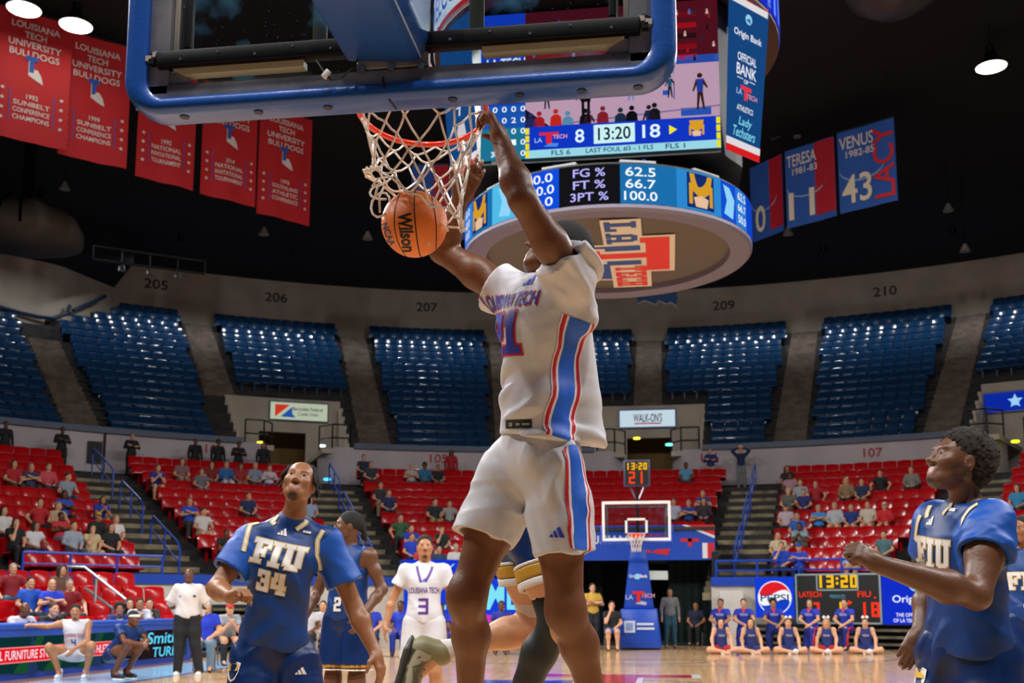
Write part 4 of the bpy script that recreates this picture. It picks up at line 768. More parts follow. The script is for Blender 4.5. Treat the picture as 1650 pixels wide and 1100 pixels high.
text('Wilson', .05, M('ball_print', '1a120c', .6), 'lettering', BT, ballmap(-.028, -.03, -1.42), w=.14, sub=.012, lift=.0008, slant=.1, bold=.035); text('NCAA', .026, M('ball_print_blue', '1d4f78', .6), 'lettering', BT, ballmap(-.094, -.04, -1.2), w=.085, sub=.012, lift=.0008, bold=.03); text('GAME BALL', .006, M('ball_print'), 'lettering', BT, ballmap(-.052, -.02, -1.42), w=.05, sub=.012, lift=.0008)

# ================================================================== far hoop
FH = thing('basketball_hoop', (0, 27.9, 0), 'far basketball hoop on a blue padded stand facing the camera', 'basketball hoop'); FY = 26.2
boxpart('backboard_glass', (0, FY+.01, 3.435), (1.83, .02, 1.07), glass_mat('far_glass', .05), FH); fw = M('far_white', 'eef0f0', .5)
s_ = MB()
for c, d in (((-.88, FY-.004, 3.435), (.07, .012, 1.07)), ((.88, FY-.004, 3.435), (.07, .012, 1.07)), ((0, FY-.004, 3.93), (1.7, .012, .08)), ((0, FY-.004, 2.94), (1.7, .012, .08))): s_.box(c, d)
s_.build('board_border', fw, FH); s_ = MB()
for c, d in (((-.27, FY-.004, 3.28), (.06, .012, .46)), ((.27, FY-.004, 3.28), (.06, .012, .46)), ((0, FY-.004, 3.48), (.6, .012, .06)), ((0, FY-.004, 3.08), (.6, .012, .06))): s_.box(c, d)
s_.build('target_square', fw, FH)
for c, d in (((0, FY+.02, 2.87), (1.93, .09, .07)), ((-.94, FY+.02, 3.1), (.06, .09, .45)), ((.94, FY+.02, 3.1), (.06, .09, .45))): boxpart('edge_padding', c, d, BLUEP, FH, .02)
for c, d in (((0, FY+.06, 3.82), (1.66, .04, .04)), ((.78, FY+.06, 3.4), (.04, .04, .85)), ((-.78, FY+.06, 3.4), (.04, .04, .85))): boxpart('rear_frame', c, d, ALU, FH)
r_ = MB().tube([(.236*math.cos(t), FY-.381+.236*math.sin(t), 3.05) for t in np.linspace(0, 2*math.pi, 28, endpoint=False)], .014, 6, True).build('rim', ORANGE, FH, 'all'); boxpart('rim_bracket', (0, FY-.08, 3.03), (.2, .15, .1), ORANGE, r_)
nb = MB()
for j in range(12):
    for k in range(3):
        def q(k, j, h=0): a = 2*math.pi*(j+.5*(k % 2))/12; rr = (.23, .17, .13, .12)[k]; return Vector((rr*math.cos(a), FY-.381+rr*math.sin(a), 3.04-.15*k))
        for e in ((0, -1) if k % 2 == 0 else (0, 1)): nb.tube([q(k, j), q(k+1, j+e)], .008, 4)
nb.build('net', NET, r_)['kind'] = 'stuff'
def frustum(y0, y1, w0, w1, z0, z1, dy=0): return MB().add([(-w0/2, y0, z0), (w0/2, y0, z0), (w0/2, y1, z0), (-w0/2, y1, z0), (-w1/2, y0+dy, z1), (w1/2, y0+dy, z1), (w1/2, y1, z1), (-w1/2, y1, z1)], [(0, 1, 2, 3), (7, 6, 5, 4), (0, 4, 5, 1), (1, 5, 6, 2), (2, 6, 7, 3), (3, 7, 4, 0)])
bevel(frustum(27.0, 29.0, 1.2, .98, .04, 1.1, .1).build('base_padding', BLUEP, FH), .03); bevel(frustum(27.25, 27.9, .82, .42, 1.1, 2.75).build('mast_padding', BLUEP, FH), .03); boxpart('support_arm', (0, 27.0, 2.95), (.26, 1.5, .3), BLUEP, FH, .03)
fm = plane((0, 27.22, 0), (1, 0, 0), (0, 0, 1)); text('Origin Bank', .12, WHT, 'lettering', FH, fm, w=.5, y=1.98, lift=.03); rects([circ(-.02, 1.98, .08)], CE, 'logo', FH, fm, .036)
rects([(-.16, 1.5, .16, 1.58), (-.05, 1.28, .05, 1.58)], RED, 'logo', FH, fm, .04); text('LA', .13, M('pale_blue', 'a8bce0', .5), 'logo', FH, fm, x=-.25, y=1.42, lift=.034); text('TECH', .11, M('pale_red', 'e0a0a8', .5), 'logo', FH, fm, x=.25, y=1.46, lift=.034); rects([[(-.1, 1.24), (.2, 1.2), (.22, 1.28), (.05, 1.32)]], M('pale_blue'), 'logo', FH, fm, .03)
fm = plane((0, 27.03, .62), (1, 0, 0), (0, .09, 1)); rects([(-.4, -.16, -.1, .16), (-.06, .04, .4, .1), (-.06, -.08, .42, -.02)], M('sign_pale', 'c8d4ea', .5), 'lettering', FH, fm, .012); rects([(-.34, -.1, -.16, .1)], M('sign_mid', '7f9ad0', .5), 'logo', FH, fm, .018)
sc_ = thing('shot_clock', (0, 27.4, 4.3), 'shot clock with yellow 13:20 and red 21 above the far backboard', 'clock')
boxpart('case', (0, 27.4, 4.86), (.74, .12, .76), M('clock_case', '4a4a6a', .4), sc_, .02); boxpart('face', (0, 27.335, 4.86), (.64, .02, .66), BLACK, sc_); fm = plane((0, 27.32, 4.86), (1, 0, 0), (0, 0, 1))
rects(segrects('13:20', .2, .1, .035, .035), LED('ffc01a', 1.0), 'digits', sc_, lambda x, y, l=0: fm(x, y+.19, l), .006); rects(segrects('21', .34, .17, .05, .1), LED('ff4a1c', 1.0), 'digits', sc_, lambda x, y, l=0: fm(x, y-.13, l), .006)
MB().tube([(0, 27.42, 3.1), (0, 27.42, 4.5)], .04, 8).build('pole', DKM, sc_)
for s in (-1, 1): MB().tube([(s*.2, 27.42, 4.5), (s*.05, 27.42, 4.15)], .025, 6).build('bracket', STEEL, sc_)
# ================================================================== LED boards
def ledboard(name, A, B, z0, z1, lab, cat='LED board', th=.12):
    A, B = Vector(A), Vector(B); e = (B-A); W = e.length; e.normalize(); n = Vector((e.y, -e.x, 0)); c = (A+B)/2; t = thing(name, (c.x, c.y, z0), lab, cat); mp = plane((c.x, c.y, (z0+z1)/2), e, (0, 0, 1)); H = z1-z0
    MB().prism([(-W/2, -H/2), (W/2, -H/2), (W/2, H/2), (-W/2, H/2)], mp, -th, 0).build('case', BLACK, t); return t, mp, W, H
P = [atR(1218, 993, 16.55), atR(1281, 994, 16.5), atR(1421, 1001, 16.45), atR(1610, 1001, 16.4)]
for p in P: p.z = 0
t, mp, W, H = ledboard('led_board', P[0], P[1], .84, 1.98, 'blue LED board with a round red, white and blue soft drink emblem'); rects([(-W/2, -H/2, W/2, H/2)], LED('1640e0', .9), 'screen', t, mp, .004)
R_ = .45; rects([circ(0, 0, R_+.03, 32)], LED('f4f6fa', 1), 'logo_disc', t, mp, .008)
def cap_(s): a0 = math.asin(.30); return [(R_*math.cos(a), s*R_*math.sin(a)) for a in np.linspace(a0, math.pi-a0, 16)]+[(x, s*(R_*.30+s*.09*math.sin(x/R_*2.6))) for x in np.linspace(-R_*.9, R_*.9, 10)]
rects([cap_(1)], LED('e8202c', .95), 'logo_cap', t, mp, .012); rects([cap_(-1)], LED('1440c8', .95), 'logo_cap', t, mp, .012); text('PEPSI', .2, LED('0c3a78', .8), 'lettering', t, mp, w=.8, lift=.016)
t, mp, W, H = ledboard('digital_scoreboard', P[1]+Vector((.03, -.1, 0)), P[2]+Vector((0, -.1, 0)), .68, 2.08, 'black courtside scoreboard reading 13:20 over the two scores', 'scoreboard'); BZ = M('bezel_pale', '8fa4ac', .4)
b = MB()
for c in ((-W/2, -H/2, W/2, -H/2+.05), (-W/2, H/2-.05, W/2, H/2), (-W/2, -H/2, -W/2+.05, H/2), (W/2-.05, -H/2, W/2, H/2), (-.58, .22, .58, .26), (-.58, .22, -.54, H/2), (.54, .22, .58, H/2)): rects([c], None, '', None, mp, .02, target=b)
b.build('bezel', BZ, t); YL, RLD = LED('ffc21e', 1.0), LED('ff3a20', 1.0)
rects(segrects('13:20', .36, .2, .07, .06), YL, 'digits', t, lambda x, y, l=0: mp(x, y+.48, l), .01); text('LATECH', .16, RLD, 'lettering', t, mp, w=.62, x=-.76, y=.12, lift=.01); text('FIU', .16, RLD, 'lettering', t, mp, w=.36, x=.72, y=.12, lift=.01); text('PERIOD', .1, LED('5a94a8', .9), 'lettering', t, mp, w=.42, x=0, y=.06, lift=.01)
rects(segrects('7', .4, .22, .07, .06), RLD, 'digits', t, lambda x, y, l=0: mp(x-.62, y-.3, l), .01); rects(segrects('1', .26, .14, .06, .05), YL, 'digits', t, lambda x, y, l=0: mp(x+.07, y-.22, l), .01); rects(segrects('18', .4, .22, .07, .07), RLD, 'digits', t, lambda x, y, l=0: mp(x+.86, y-.3, l), .01); rects([[(.28, -.18), (.28, -.04), (.4, -.11)], (.98, .0, 1.03, .05)], RLD, 'arrow', t, mp, .01)
t, mp, W, H = ledboard('led_board', P[2], P[3], .68, 1.96, 'blue LED board of a bank at the right of the courtside scoreboard'); rects([(-W/2, -H/2, W/2, H/2)], LED('1430d0', .9), 'screen', t, mp, .004)
x0 = -W/2+.95; rects([circ(x0+.0, .42, .17)], CE, 'logo', t, mp, .01); rects([[(x0-.15, .4), (x0+.1, .3), (x0+.05, .48)]], LED('1a70b8', .9), 'logo', t, mp, .014); text('Origin Bank', .26, LED('f0f4ff', 1), 'lettering', t, mp, w=1.5, x=x0+.12, y=.02, lift=.01); text('THE OFFICIAL BANK', .1, LED('f0f4ff', 1), 'lettering', t, mp, w=1.1, x=x0, y=-.38, lift=.01); text('OF LA TECH ATHLETICS', .1, LED('f0f4ff', 1), 'lettering', t, mp, w=1.25, x=x0, y=-.53, lift=.01)
A, B = atR(650, 1010, 16.3), atR(905, 1010, 16.3); A.z = B.z = 0
t, mp, W, H = ledboard('led_board', A, B, .62, 1.98, 'blue LED board with big cyan greeting behind the white-shirted home player'); rects([(-W/2, -H/2, W/2, H/2)], LED('1a40e0', .9), 'screen', t, mp, .004)
k_ = W/255
for ch, u in (('E', 677), ('L', 706), ('C', 737), ('O', 766), ('M', 797), ('E', 827)): text(ch, .86, LED('7fe4f4', 1), 'lettering', t, mp, w=.42 if ch != 'M' else .52, x=(u-777.5)*k_, y=.2, lift=.01)
rects([(-W/2, -.62, W/2*.4, -.38)], LED('d838c8', .95), 'stripe', t, mp, .008)
t, mp, W, H = ledboard('ribbon_board', A+Vector((0, .1, 0)), B+Vector((0, .1, 0)), 2.06, 2.52, 'narrow blue ribbon board above the greeting board'); rects([(-W/2, -H/2, W/2, H/2)], LED('1838d8', .9), 'screen', t, mp, .004); text('CITY WEST    FIELD', .22, LED('a8c8ff', 1), 'lettering', t, mp, w=W*.75, lift=.01)
# signs in the portals
for c, s, u, v, lab in ((PORT[0], 0, 482, 663, 'lit pale sign with red and blue emblem in the left portal'), (PORT[1], 1, 1043, 674, 'lit white sign with dark lettering in the centre portal'), (PORT[2], 2, 1640, 645, 'lit blue sign with white emblem at the right edge portal')):
    p = atR(u, v, 33.3); a = ang(p); mp = facing(p, a); t = thing('portal_sign', p, lab, 'sign'); w2, h2 = 1.25, .38
    MB().prism([(-w2-.05, -h2-.05), (w2+.05, -h2-.05), (w2+.05, h2+.05), (-w2-.05, h2+.05)], mp, -.15, 0).build('case', M('sign_case', '1d5a70', .4) if s == 0 else BLUEP, t)
    rects([(-w2, -h2, w2, h2)], LED(('c9d4b8', 'cfe4f0', '1030b8')[s], (.75, .85, .7)[s]), 'face', t, mp, .004)
    if s == 0: rects([[(-1.05, -.28), (-1.05, .28), (-.4, .28)]], LED('d83a24', .8), 'logo', t, mp, .01); rects([[(-.8, -.26), (-.3, .2), (-.3, -.1), (-.15, -.28)]], LED('2458b0', .8), 'logo', t, mp, .01); text('Barksdale Federal', .16, LED('3a4a58', .6), 'lettering', t, mp, w=1.3, x=.38, y=.12, lift=.01); text('Credit Union', .16, LED('3a4a58', .6), 'lettering', t, mp, w=.9, x=.4, y=-.1, lift=.01)
    if s == 1: text("WALK-ON'S", .4, LED('3a2230', .6), 'lettering', t, mp, w=1.3, x=.02, y=.03, lift=.01); rects([(-.6, -.26, .62, -.2)], LED('b83a4a', .8), 'lettering', t, mp, .01)
    if s == 2: rects([star(-.1, 0, .3), circ(-.1, -.02, .16)], LED('9fd8ff', .9), 'logo', t, mp, .01)
for k, (u, v, R, c, nm) in enumerate(((420, 713, 29.6, 'ffe040', 'yellow'), (519, 718, 30, 'c8e4ff', 'pale blue'), (1026, 706, 30, 'ffe040', 'yellow'), (1078, 716, 29, '6affe8', 'cyan'), (1636, 711, 29.5, 'e8f020', 'yellow green'), (527, 772, 28.8, '40b8ff', 'blue'))):
    p = atR(u, v, R); b = MB(); b.lathe([(.01, -.06), (.13, -.04), (.16, 0), (.13, .04), (.01, .06)], p, 14); tag(b.build('portal_lamp', EM('plamp%d' % k, c, 2.5), smooth='all'), 'small %s lamp glowing by the %s portal' % (nm, ('left', 'left', 'centre', 'centre', 'right', 'left side of the lower')[k]), 'lamp')
# retracted bleachers along the front wall
BEN = M('bleacher_wood', '6f6a52', .6, var=(3, '4f4a3a'))
def bleacher(a0, a1, lab, R=16.95, n=6):
    t = thing('retracted_bleachers', pol((a0+a1)/2, R-.4, 0), lab, 'bleachers')
    for i in range(n):
        o = MB().arc(a0, a1, R-.45-.05*(n-1-i), R-.1, .1+.19*i, .17+.19*i).build('plank', BEN, t)
    MB().arc(a0, a1, R-.1, R, 0, .19*n+.08).build('backing', BLACK, t)
bleacher(11.4, 30, 'brown slatted retracted bleachers behind the cheerleaders', n=3); bleacher(-43, -28.5, 'brown slatted retracted bleachers behind the seated man in blue polo'); bleacher(-24, -9, 'brown slatted retracted bleachers behind the players bench', n=2)
tag(boxpart('wall_locker', (2.62, 29.6, .8), (.7, .25, 1.6), M('locker_white', 'd6d0c8', .6), None, .02), 'white cabinet against the wall right of the far tunnel', 'cabinet')
# scorer's table with LED front along the left sideline
TXX = -9.75; ST = thing('scorers_table', (TXX, 14, 0), "long scorer's table with a glowing LED front along the left sideline", 'table')
boxpart('table_body', (TXX-.35, 14.2, .42), (.66, 12.2, .84), BLUEP, ST); boxpart('top_pad', (TXX-.3, 14.2, .86), (.8, 12.3, .1), M('pad_top_blue', '1a50b4', .4), ST, .03); boxpart('front_pad', (TXX+.03, 14.2, .77), (.06, 12.2, .16), M('pad_top_blue'), ST, .02)
tm = plane((TXX+.012, 14.2, .4), (0, 1, 0), (0, 0, 1))      # x runs along +y, read from the court
def tx(u): return atX(u, 1050, TXX).y-14.2
def tz(u, v): return atX(u, v, TXX).z-.4
xa, xb = -6.1, tx(218); rects([(xa, -.28, xb, .3)], LED('0f3a3c', .7), 'screen', ST, tm, .004)
rects([[(x, -.3), (x+.5, -.3), (x+.9, .3), (x+.7, .3)] for x in (tx(20), tx(70), tx(125))], LED('1c5a34', .7), 'screen_pattern', ST, tm, .006); rects([[(x, -.3), (x+.3, -.3), (x+.1, .3), (x+.05, .3)] for x in (tx(45), tx(150))], LED('28406a', .7), 'screen_pattern', ST, tm, .007)
zz = -.0; rects([(xa, -.12, tx(182), .12)], LED('e81826', .95), 'screen_band', ST, tm, .008); rects([(xa, -.13, tx(182), -.11), (xa, .11, tx(182), .13)], LED('ff8a8a', .95), 'screen_band', ST, tm, .01)
xr = tx(182); xl = (tx(0)-.16*xr)/.84; text('OFFICIAL FURNITURE STORE OF LA TECH ATHLETICS', .15, LED('f4e0ec', 1), 'lettering', ST, tm, w=xr-xl, x=(xl+xr)/2, lift=.012)
x2, x3 = tx(222), tx(279); rects([(x2, -.28, x3, .3)], LED('2a2024', .6), 'screen', ST, tm, .004); rects([(x3, -.28, tx(300), .3)], LED('1d4a68', .7), 'screen', ST, tm, .004)
text('nSmith', .24, LED('5fd8ff', 1), 'lettering', ST, tm, w=tx(283)-tx(224), x=(tx(283)+tx(224))/2, y=.13, lift=.012, slant=.15); text('TURE', .2, LED('5fd8ff', 1), 'lettering', ST, tm, w=tx(282)-tx(244), x=(tx(282)+tx(244))/2, y=-.16, lift=.012, slant=.15)
# apron strip of painted floor near the coach
struct(MB().box((-8.4, 14.5, .003), (1.4, 12, .006)).build('floor_apron', M('apron_blue', '8fb4d8', .25, coat=.4)), 'pale blue painted apron strip along the left sideline')
# courtside risers at left with red seats
rb = MB()
CR = [(13.1, .12), (14.1, .46), (15.1, .82), (16.1, 1.18)]
for R, z in CR: rb.arc(-72, -49.5, R-.35, 17.2, 0, z)
struct(rb.build('courtside_riser', CONC), 'low stepped riser between the table and the front wall')
CSEATS = []
for i, (R, z) in enumerate(CR):
    n = int(math.radians(20.5)*R/.54)
    for j in range(n):
        a = -70.5+math.degrees(.54/R)*(j+.5); o = bpy.data.objects.new('red_stadium_seat', MR); COL.objects.link(o); o.location = pol(a, R, z); o.rotation_euler = (0, 0, math.radians(-a)); CSEATS.append((a, R, z, 9, i, j))
        u, v, _ = pj(pol(a, R, z+.6))
        if u < -25: bpy.data.objects.remove(o); CSEATS.pop(); continue
        tag(o, 'red plastic seat on the low courtside riser, %s row, %s from the left' % (ORD[i], ORD[j]), 'seat', 'red courtside riser seats')
hr = thing('handrail', pol(-53, 15.5, .8), 'grey metal handrail sloping down the courtside riser at left', 'handrail')
for seq in ([(108, 935, 24), (109, 913, 24), (137, 914, 24), (203, 966, 23), (203, 972, 23)], [(153, 970, 23.6), (155, 930, 23.8)], [(137, 947, 24.4), (182, 980, 23), (181, 988, 23)]): MB().tube([atD(*q) for q in seq], .032, 6).build('rail', M('rail_grey', '8f9294', .35, .7), hr)
# ================================================================== bodies: smooth distance fields meshed by surface nets
f32 = np.float32
def A3(p): return np.array(p, dtype=f32)
class SDF:
    def __init__(s): s.ops = []; s.lo = np.full(3, 1e9); s.hi = -s.lo; s.fn = None
    def _b(s, p, r):
        p = np.array(p); s.lo = np.minimum(s.lo, p-r); s.hi = np.maximum(s.hi, p+r)
    def cap(s, a, b, ra, rb=None, k=.02, m=0, sq=None, pl=None):
        rb = ra if rb is None else rb; a, b = A3(a), A3(b); ba = b-a; L2 = max(1e-9, float(ba@ba)); n, q = (A3(sq[0]), sq[1]) if sq else (None, 1)
        if pl is not None: pe, pn = A3(pl[0]), A3(pl[1])
        def f(P):
            Q = P-a; t = np.clip(Q@ba/L2, 0, 1); D = Q-t[..., None]*ba
            if n is not None: D = D+((q-1)*(D@n))[..., None]*n
            d = np.sqrt((D*D).sum(-1))-(ra+(rb-ra)*t)
            if pl is not None: d = np.maximum(d, (P-pe)@pn)
            return d if n is None else d/(1+(q-1)*.35)
        s.ops.append((f, k, m)); 
        if m == 0: s._b(a, ra*1.05); s._b(b, rb*1.05)
        return s
    def ell(s, c, r, ax=None, k=.02, m=0):
        c, r = A3(c), A3(r); R = None if ax is None else np.array([tuple(v) for v in ax], dtype=f32)
        def f(P):
            Q = P-c
            if R is not None: Q = Q@R.T
            q = Q/r; k0 = np.sqrt((q*q).sum(-1)); g = Q/(r*r); k1 = np.sqrt((g*g).sum(-1))+1e-9
            return k0*(k0-1)/k1
        s.ops.append((f, k, m))
        if m == 0: s._b(c, max(r)*1.05)
        return s
    def box(s, c, ax, h, r, k=.02, m=0):
        c, h = A3(c), A3(h); R = np.array([tuple(v) for v in ax], dtype=f32)
        def f(P):
            q = np.abs((P-c)@R.T)-(h-r); return np.sqrt((np.maximum(q, 0)**2).sum(-1))+np.minimum(q.max(-1), 0)-r
        s.ops.append((f, k, m))
        if m == 0: s._b(c, float(np.linalg.norm(h)))
        return s
    def cut(s, c, n, k=.006):                       # keep the side the normal points away from
        c, n = A3(c), A3(n); n = n/np.linalg.norm(n)
        s.ops.append((lambda P: (P-c)@n, k, 2)); return s
    def mesh(s, vox, pad=.03):
        B = 6; lo = s.lo-pad; n = np.ceil((s.hi+pad-lo)/vox/B).astype(int)*B
        nb = n//B; hd = vox*B*.87
        g = np.stack(np.meshgrid(*[(np.arange(nb[i])+.5)*B*vox-.5*vox+lo[i] for i in range(3)], indexing='ij'), -1).reshape(-1, 3).astype(f32)
        D = []; d = np.full(len(g), 10., f32)
        for f, k, m in s.ops: x = f(g).astype(f32); D.append(x); d = comb(d, x, k, m)
        act = np.nonzero(np.abs(d) < hd*1.9+.02)[0]; ga = g[act]; da = d[act]
        off = np.stack(np.meshgrid(*[np.arange(B)]*3, indexing='ij'), -1).reshape(-1, 3)
        P = (ga-(B/2-.5)*vox)[:, None, :]+(off*vox).astype(f32)[None]
        val = np.full(P.shape[:2], 1., f32)
        for (f, k, m), x in zip(s.ops, D):
            x = x[act]; w_ = 2.2*hd+k+.03
            rel = np.nonzero(x < np.maximum(da, 0)+w_ if m == 0 else (-x > da-w_ if m == 1 else x > da-w_))[0]
            if len(rel) == 0: continue
            val[rel] = comb(val[rel], f(P[rel]), k, m)
        if s.fn is not None: val += s.fn(P).astype(f32)
        full = np.repeat(np.where(d > 0, f32(1), f32(-1)), B**3).reshape(-1, B**3); full[act] = val
        V = full.reshape(nb[0], nb[1], nb[2], B, B, B).transpose(0, 3, 1, 4, 2, 5).reshape(n)
        return nets(V, lo, vox)
def comb(a, b, k, m):
    if m == 0: h = np.maximum(k-np.abs(a-b), 0)/k; return np.minimum(a, b)-h*h*k*.25
    if m == 1: b = -b
    h = np.maximum(k-np.abs(a-b), 0)/k; return np.maximum(a, b)+h*h*k*.25
def nets(V, lo, vox):
    S = V < 0; c = np.zeros(np.array(V.shape)-1, np.uint8)
    sl = [(slice(0, -1), slice(1, None))[b] for b in (0, 1)]
    cor = [(i, j, k) for i in (0, 1) for j in (0, 1) for k in (0, 1)]
    for i, j, k in cor: c += S[sl[i], sl[j], sl[k]]
    I = np.argwhere((c > 0) & (c < 8)); ids = np.full(c.shape, -1, np.int32); ids[tuple(I.T)] = np.arange(len(I))
    vals = np.stack([V[I[:, 0]+i, I[:, 1]+j, I[:, 2]+k] for i, j, k in cor], 1); acc = np.zeros((len(I), 3)); cnt = np.zeros(len(I))
    for a in range(8):
        for b in range(a+1, 8):
            df = np.array(cor[b])-np.array(cor[a])
            if np.abs(df).sum() != 1: continue
            va, vb = vals[:, a], vals[:, b]; mk_ = (va < 0) != (vb < 0); t = va[mk_]/(va[mk_]-vb[mk_]); acc[mk_] += np.array(cor[a])+t[:, None]*df; cnt[mk_] += 1
    pts = (I+acc/cnt[:, None])*vox+lo; quads = []
    for ax in range(3):
        o1, o2 = [(1, 2), (2, 0), (0, 1)][ax]; s0 = [slice(None)]*3; s1 = [slice(None)]*3; s0[ax] = slice(0, -1); s1[ax] = slice(1, None)
        df = S[tuple(s0)].astype(np.int8)-S[tuple(s1)]; E_ = np.argwhere(df != 0)
        E_ = E_[(E_[:, o1] > 0) & (E_[:, o2] > 0) & (E_[:, o1] < V.shape[o1]-1) & (E_[:, o2] < V.shape[o2]-1)]
        d = df[tuple(E_.T)]; e1_ = np.zeros(3, int); e1_[o1] = 1; e2_ = np.zeros(3, int); e2_[o2] = 1
        q = [ids[tuple((E_-x).T)] for x in (0*e1_, e1_, e1_+e2_, e2_)]; q = np.stack(q, 1); q[d < 0] = q[d < 0][:, ::-1]; quads.append(q)
    return pts, np.concatenate(quads)
def np_mesh(name, pts, quads, mat, org=(0, 0, 0), smooth=1):
    for _ in range(smooth):                            # one gentle relaxation
        acc = np.zeros_like(pts); cnt = np.zeros(len(pts))
        for i in range(4):
            np.add.at(acc, quads[:, i], pts[quads[:, (i+1) % 4]]); np.add.at(cnt, quads[:, i], 1)
        pts = pts*.5+.5*acc/np.maximum(cnt, 1)[:, None]
    me = bpy.data.meshes.new(name); me.vertices.add(len(pts)); me.vertices.foreach_set('co', (pts-np.array(org)).astype(f32).ravel()); me.loops.add(len(quads)*4); me.loops.foreach_set('vertex_index', quads.astype(np.int32).ravel())
    me.polygons.add(len(quads)); me.polygons.foreach_set('loop_start', np.arange(len(quads), dtype=np.int32)*4); me.polygons.foreach_set('use_smooth', np.ones(len(quads), bool)); me.update(calc_edges=True); me.validate(); me.materials.append(mat); return me, pts
def attr(me, name, vals):
    a = me.attributes.new(name, 'FLOAT', 'POINT'); a.data.foreach_set('value', np.asarray(vals, dtype=f32))
def sdfpart(name, sd, vox, mat, parent, attrs=None, smooth=1):
    pts, q = sd.mesh(vox); me, pts = np_mesh(name, pts, q, mat, ORG[parent.name], smooth)
    if attrs:
        for k, f in attrs.items(): attr(me, k, f(pts))
    o = link_mesh(name, me, parent); return o, pts, q
def nrm(v): return Vector(v).normalized()
def frame(f, up=(0, 0, 1)):
    f = nrm(f); u = Vector(up); u = (u-f*u.dot(f)).normalized(); return f, u, u.cross(f)       # forward, up, left
def head(sd, c, f, u, s=1.0, jaw=1.0, fine=True):
    f, u, l = frame(f, u); c = Vector(c); X = [l, f, u]
    g = lambda a, b, e: c+l*(a*s)+f*(b*s)+u*(e*s)
    sd.ell(g(0, -.012, .032), (.076*s, .097*s, .088*s), X, .02); sd.ell(g(0, .03, -.03), (.06*s, .064*s, .086*s), X, .03); sd.ell(g(0, .062, -.094), (.03*s*jaw, .028*s, .022*s), X, .035)
    for q in (-1, 1): sd.cap(g(q*.05, .0, -.055), g(q*.022, .062, -.092), .02*s, .017*s, .03); sd.ell(g(q*.044, .066, -.02), (.022*s, .02*s, .02*s), X, .03)
    if fine:
        sd.cap(g(-.034, .083, .03), g(.034, .083, .03), .011*s, k=.02)
        for q in (-1, 1): sd.ell(g(q*.032, .101, .008), (.017*s, .014*s, .011*s), X, .014, 1); sd.ell(g(q*.032, .079, .008), (.0145*s, .0145*s, .012*s), X, .004); sd.ell(g(q*.078, -.012, -.006), (.010*s, .021*s, .033*s), X, .01); sd.ell(g(q*.085, -.004, -.004), (.006*s, .009*s, .016*s), X, .006, 1)
        sd.cap(g(0, .092, .012), g(0, .112, -.030), .009*s, .0135*s, .012); 
        for q in (-1, 1): sd.ell(g(q*.0145, .101, -.034), (.0095*s, .012*s, .009*s), X, .008)
        sd.cap(g(-.019, .085, -.0585), g(.019, .085, -.0585), .0085*s, k=.012); sd.cap(g(-.016, .085, -.073), g(.016, .085, -.073), .0095*s, k=.012); sd.box(g(0, .106, -.0655), X, (.024*s, .012*s, .0012*s), .001, .003, 1)
    else: sd.cap(g(0, .09, .01), g(0, .108, -.03), .009*s, .015*s, .012)
    return g
def hand(sd, w, d, n, s=1.0, side=1, curl=.6, spread=.0, thumb=.5, k=.007, curls=None):
    """w wrist, d towards the knuckles, n out of the palm, side +1 when the thumb lies along n x d"""
    d = nrm(d); n = Vector(n); n = (n-d*n.dot(d)).normalized(); t = n.cross(d)*side; w = Vector(w); X = [t, d, n]
    sd.box(w+d*.05*s, X, (.041*s, .05*s, .0155*s), .014*s, .02); sd.cap(w-d*.012, w+d*.03*s, .025*s, .03*s, .02)
    lens = (.078, .086, .08, .062); tips = []
    for i in range(4):
        p = w+d*(.094-.006*(i == 0)-.012*(i == 3))*s+t*(.031-.0205*i)*s; a = 0; L = lens[i]*s; dd = (d+t*(spread*(1.5-i)*.33)).normalized(); c_ = curls[i] if curls else curl*(1+.06*i)
        for j, (fr_, r) in enumerate(((.46, .0096), (.3, .0088), (.24, .0078))):
            a += c_*(.85, 1.1, .8)[j]; q = p+(dd*math.cos(a)+n*math.sin(a))*L*fr_; sd.cap(p, q, r*s, (r-.0006)*s, k); p = q
        tips.append((p, (dd*math.cos(a)+n*math.sin(a))))
    p = w+d*.022*s+t*.028*s; q = p+(d*.5+t*.75+n*.35).normalized()*.042*s; sd.cap(p, q, .0155*s, .0125*s, .014); e = (d*(.8-thumb*.3)+t*(.45-.75*thumb)+n*(.25+.7*thumb)).normalized(); q2 = q+e*.032*s; sd.cap(q, q2, .0118*s, .0105*s, k); sd.cap(q2, q2+(e+n*.2*thumb-t*.3*thumb).normalized()*.024*s, .0105*s, .0085*s, k)
    return tips
def limb(sd, a, b, c, r, k=.03, calf=None):
    """two-segment limb: r = (top, mid, joint, low-bulge, end)"""
    a, b, c = Vector(a), Vector(b), Vector(c); m = a.lerp(b, .45); sd.cap(a, m, r[0], r[1], k); sd.cap(m, b, r[1], r[2], k); q = b.lerp(c, .3); off = calf if calf is not None else Vector(); sd.cap(b, q+off, r[2]*.98, r[3], k); sd.cap(q+off, c, r[3], r[4], k)
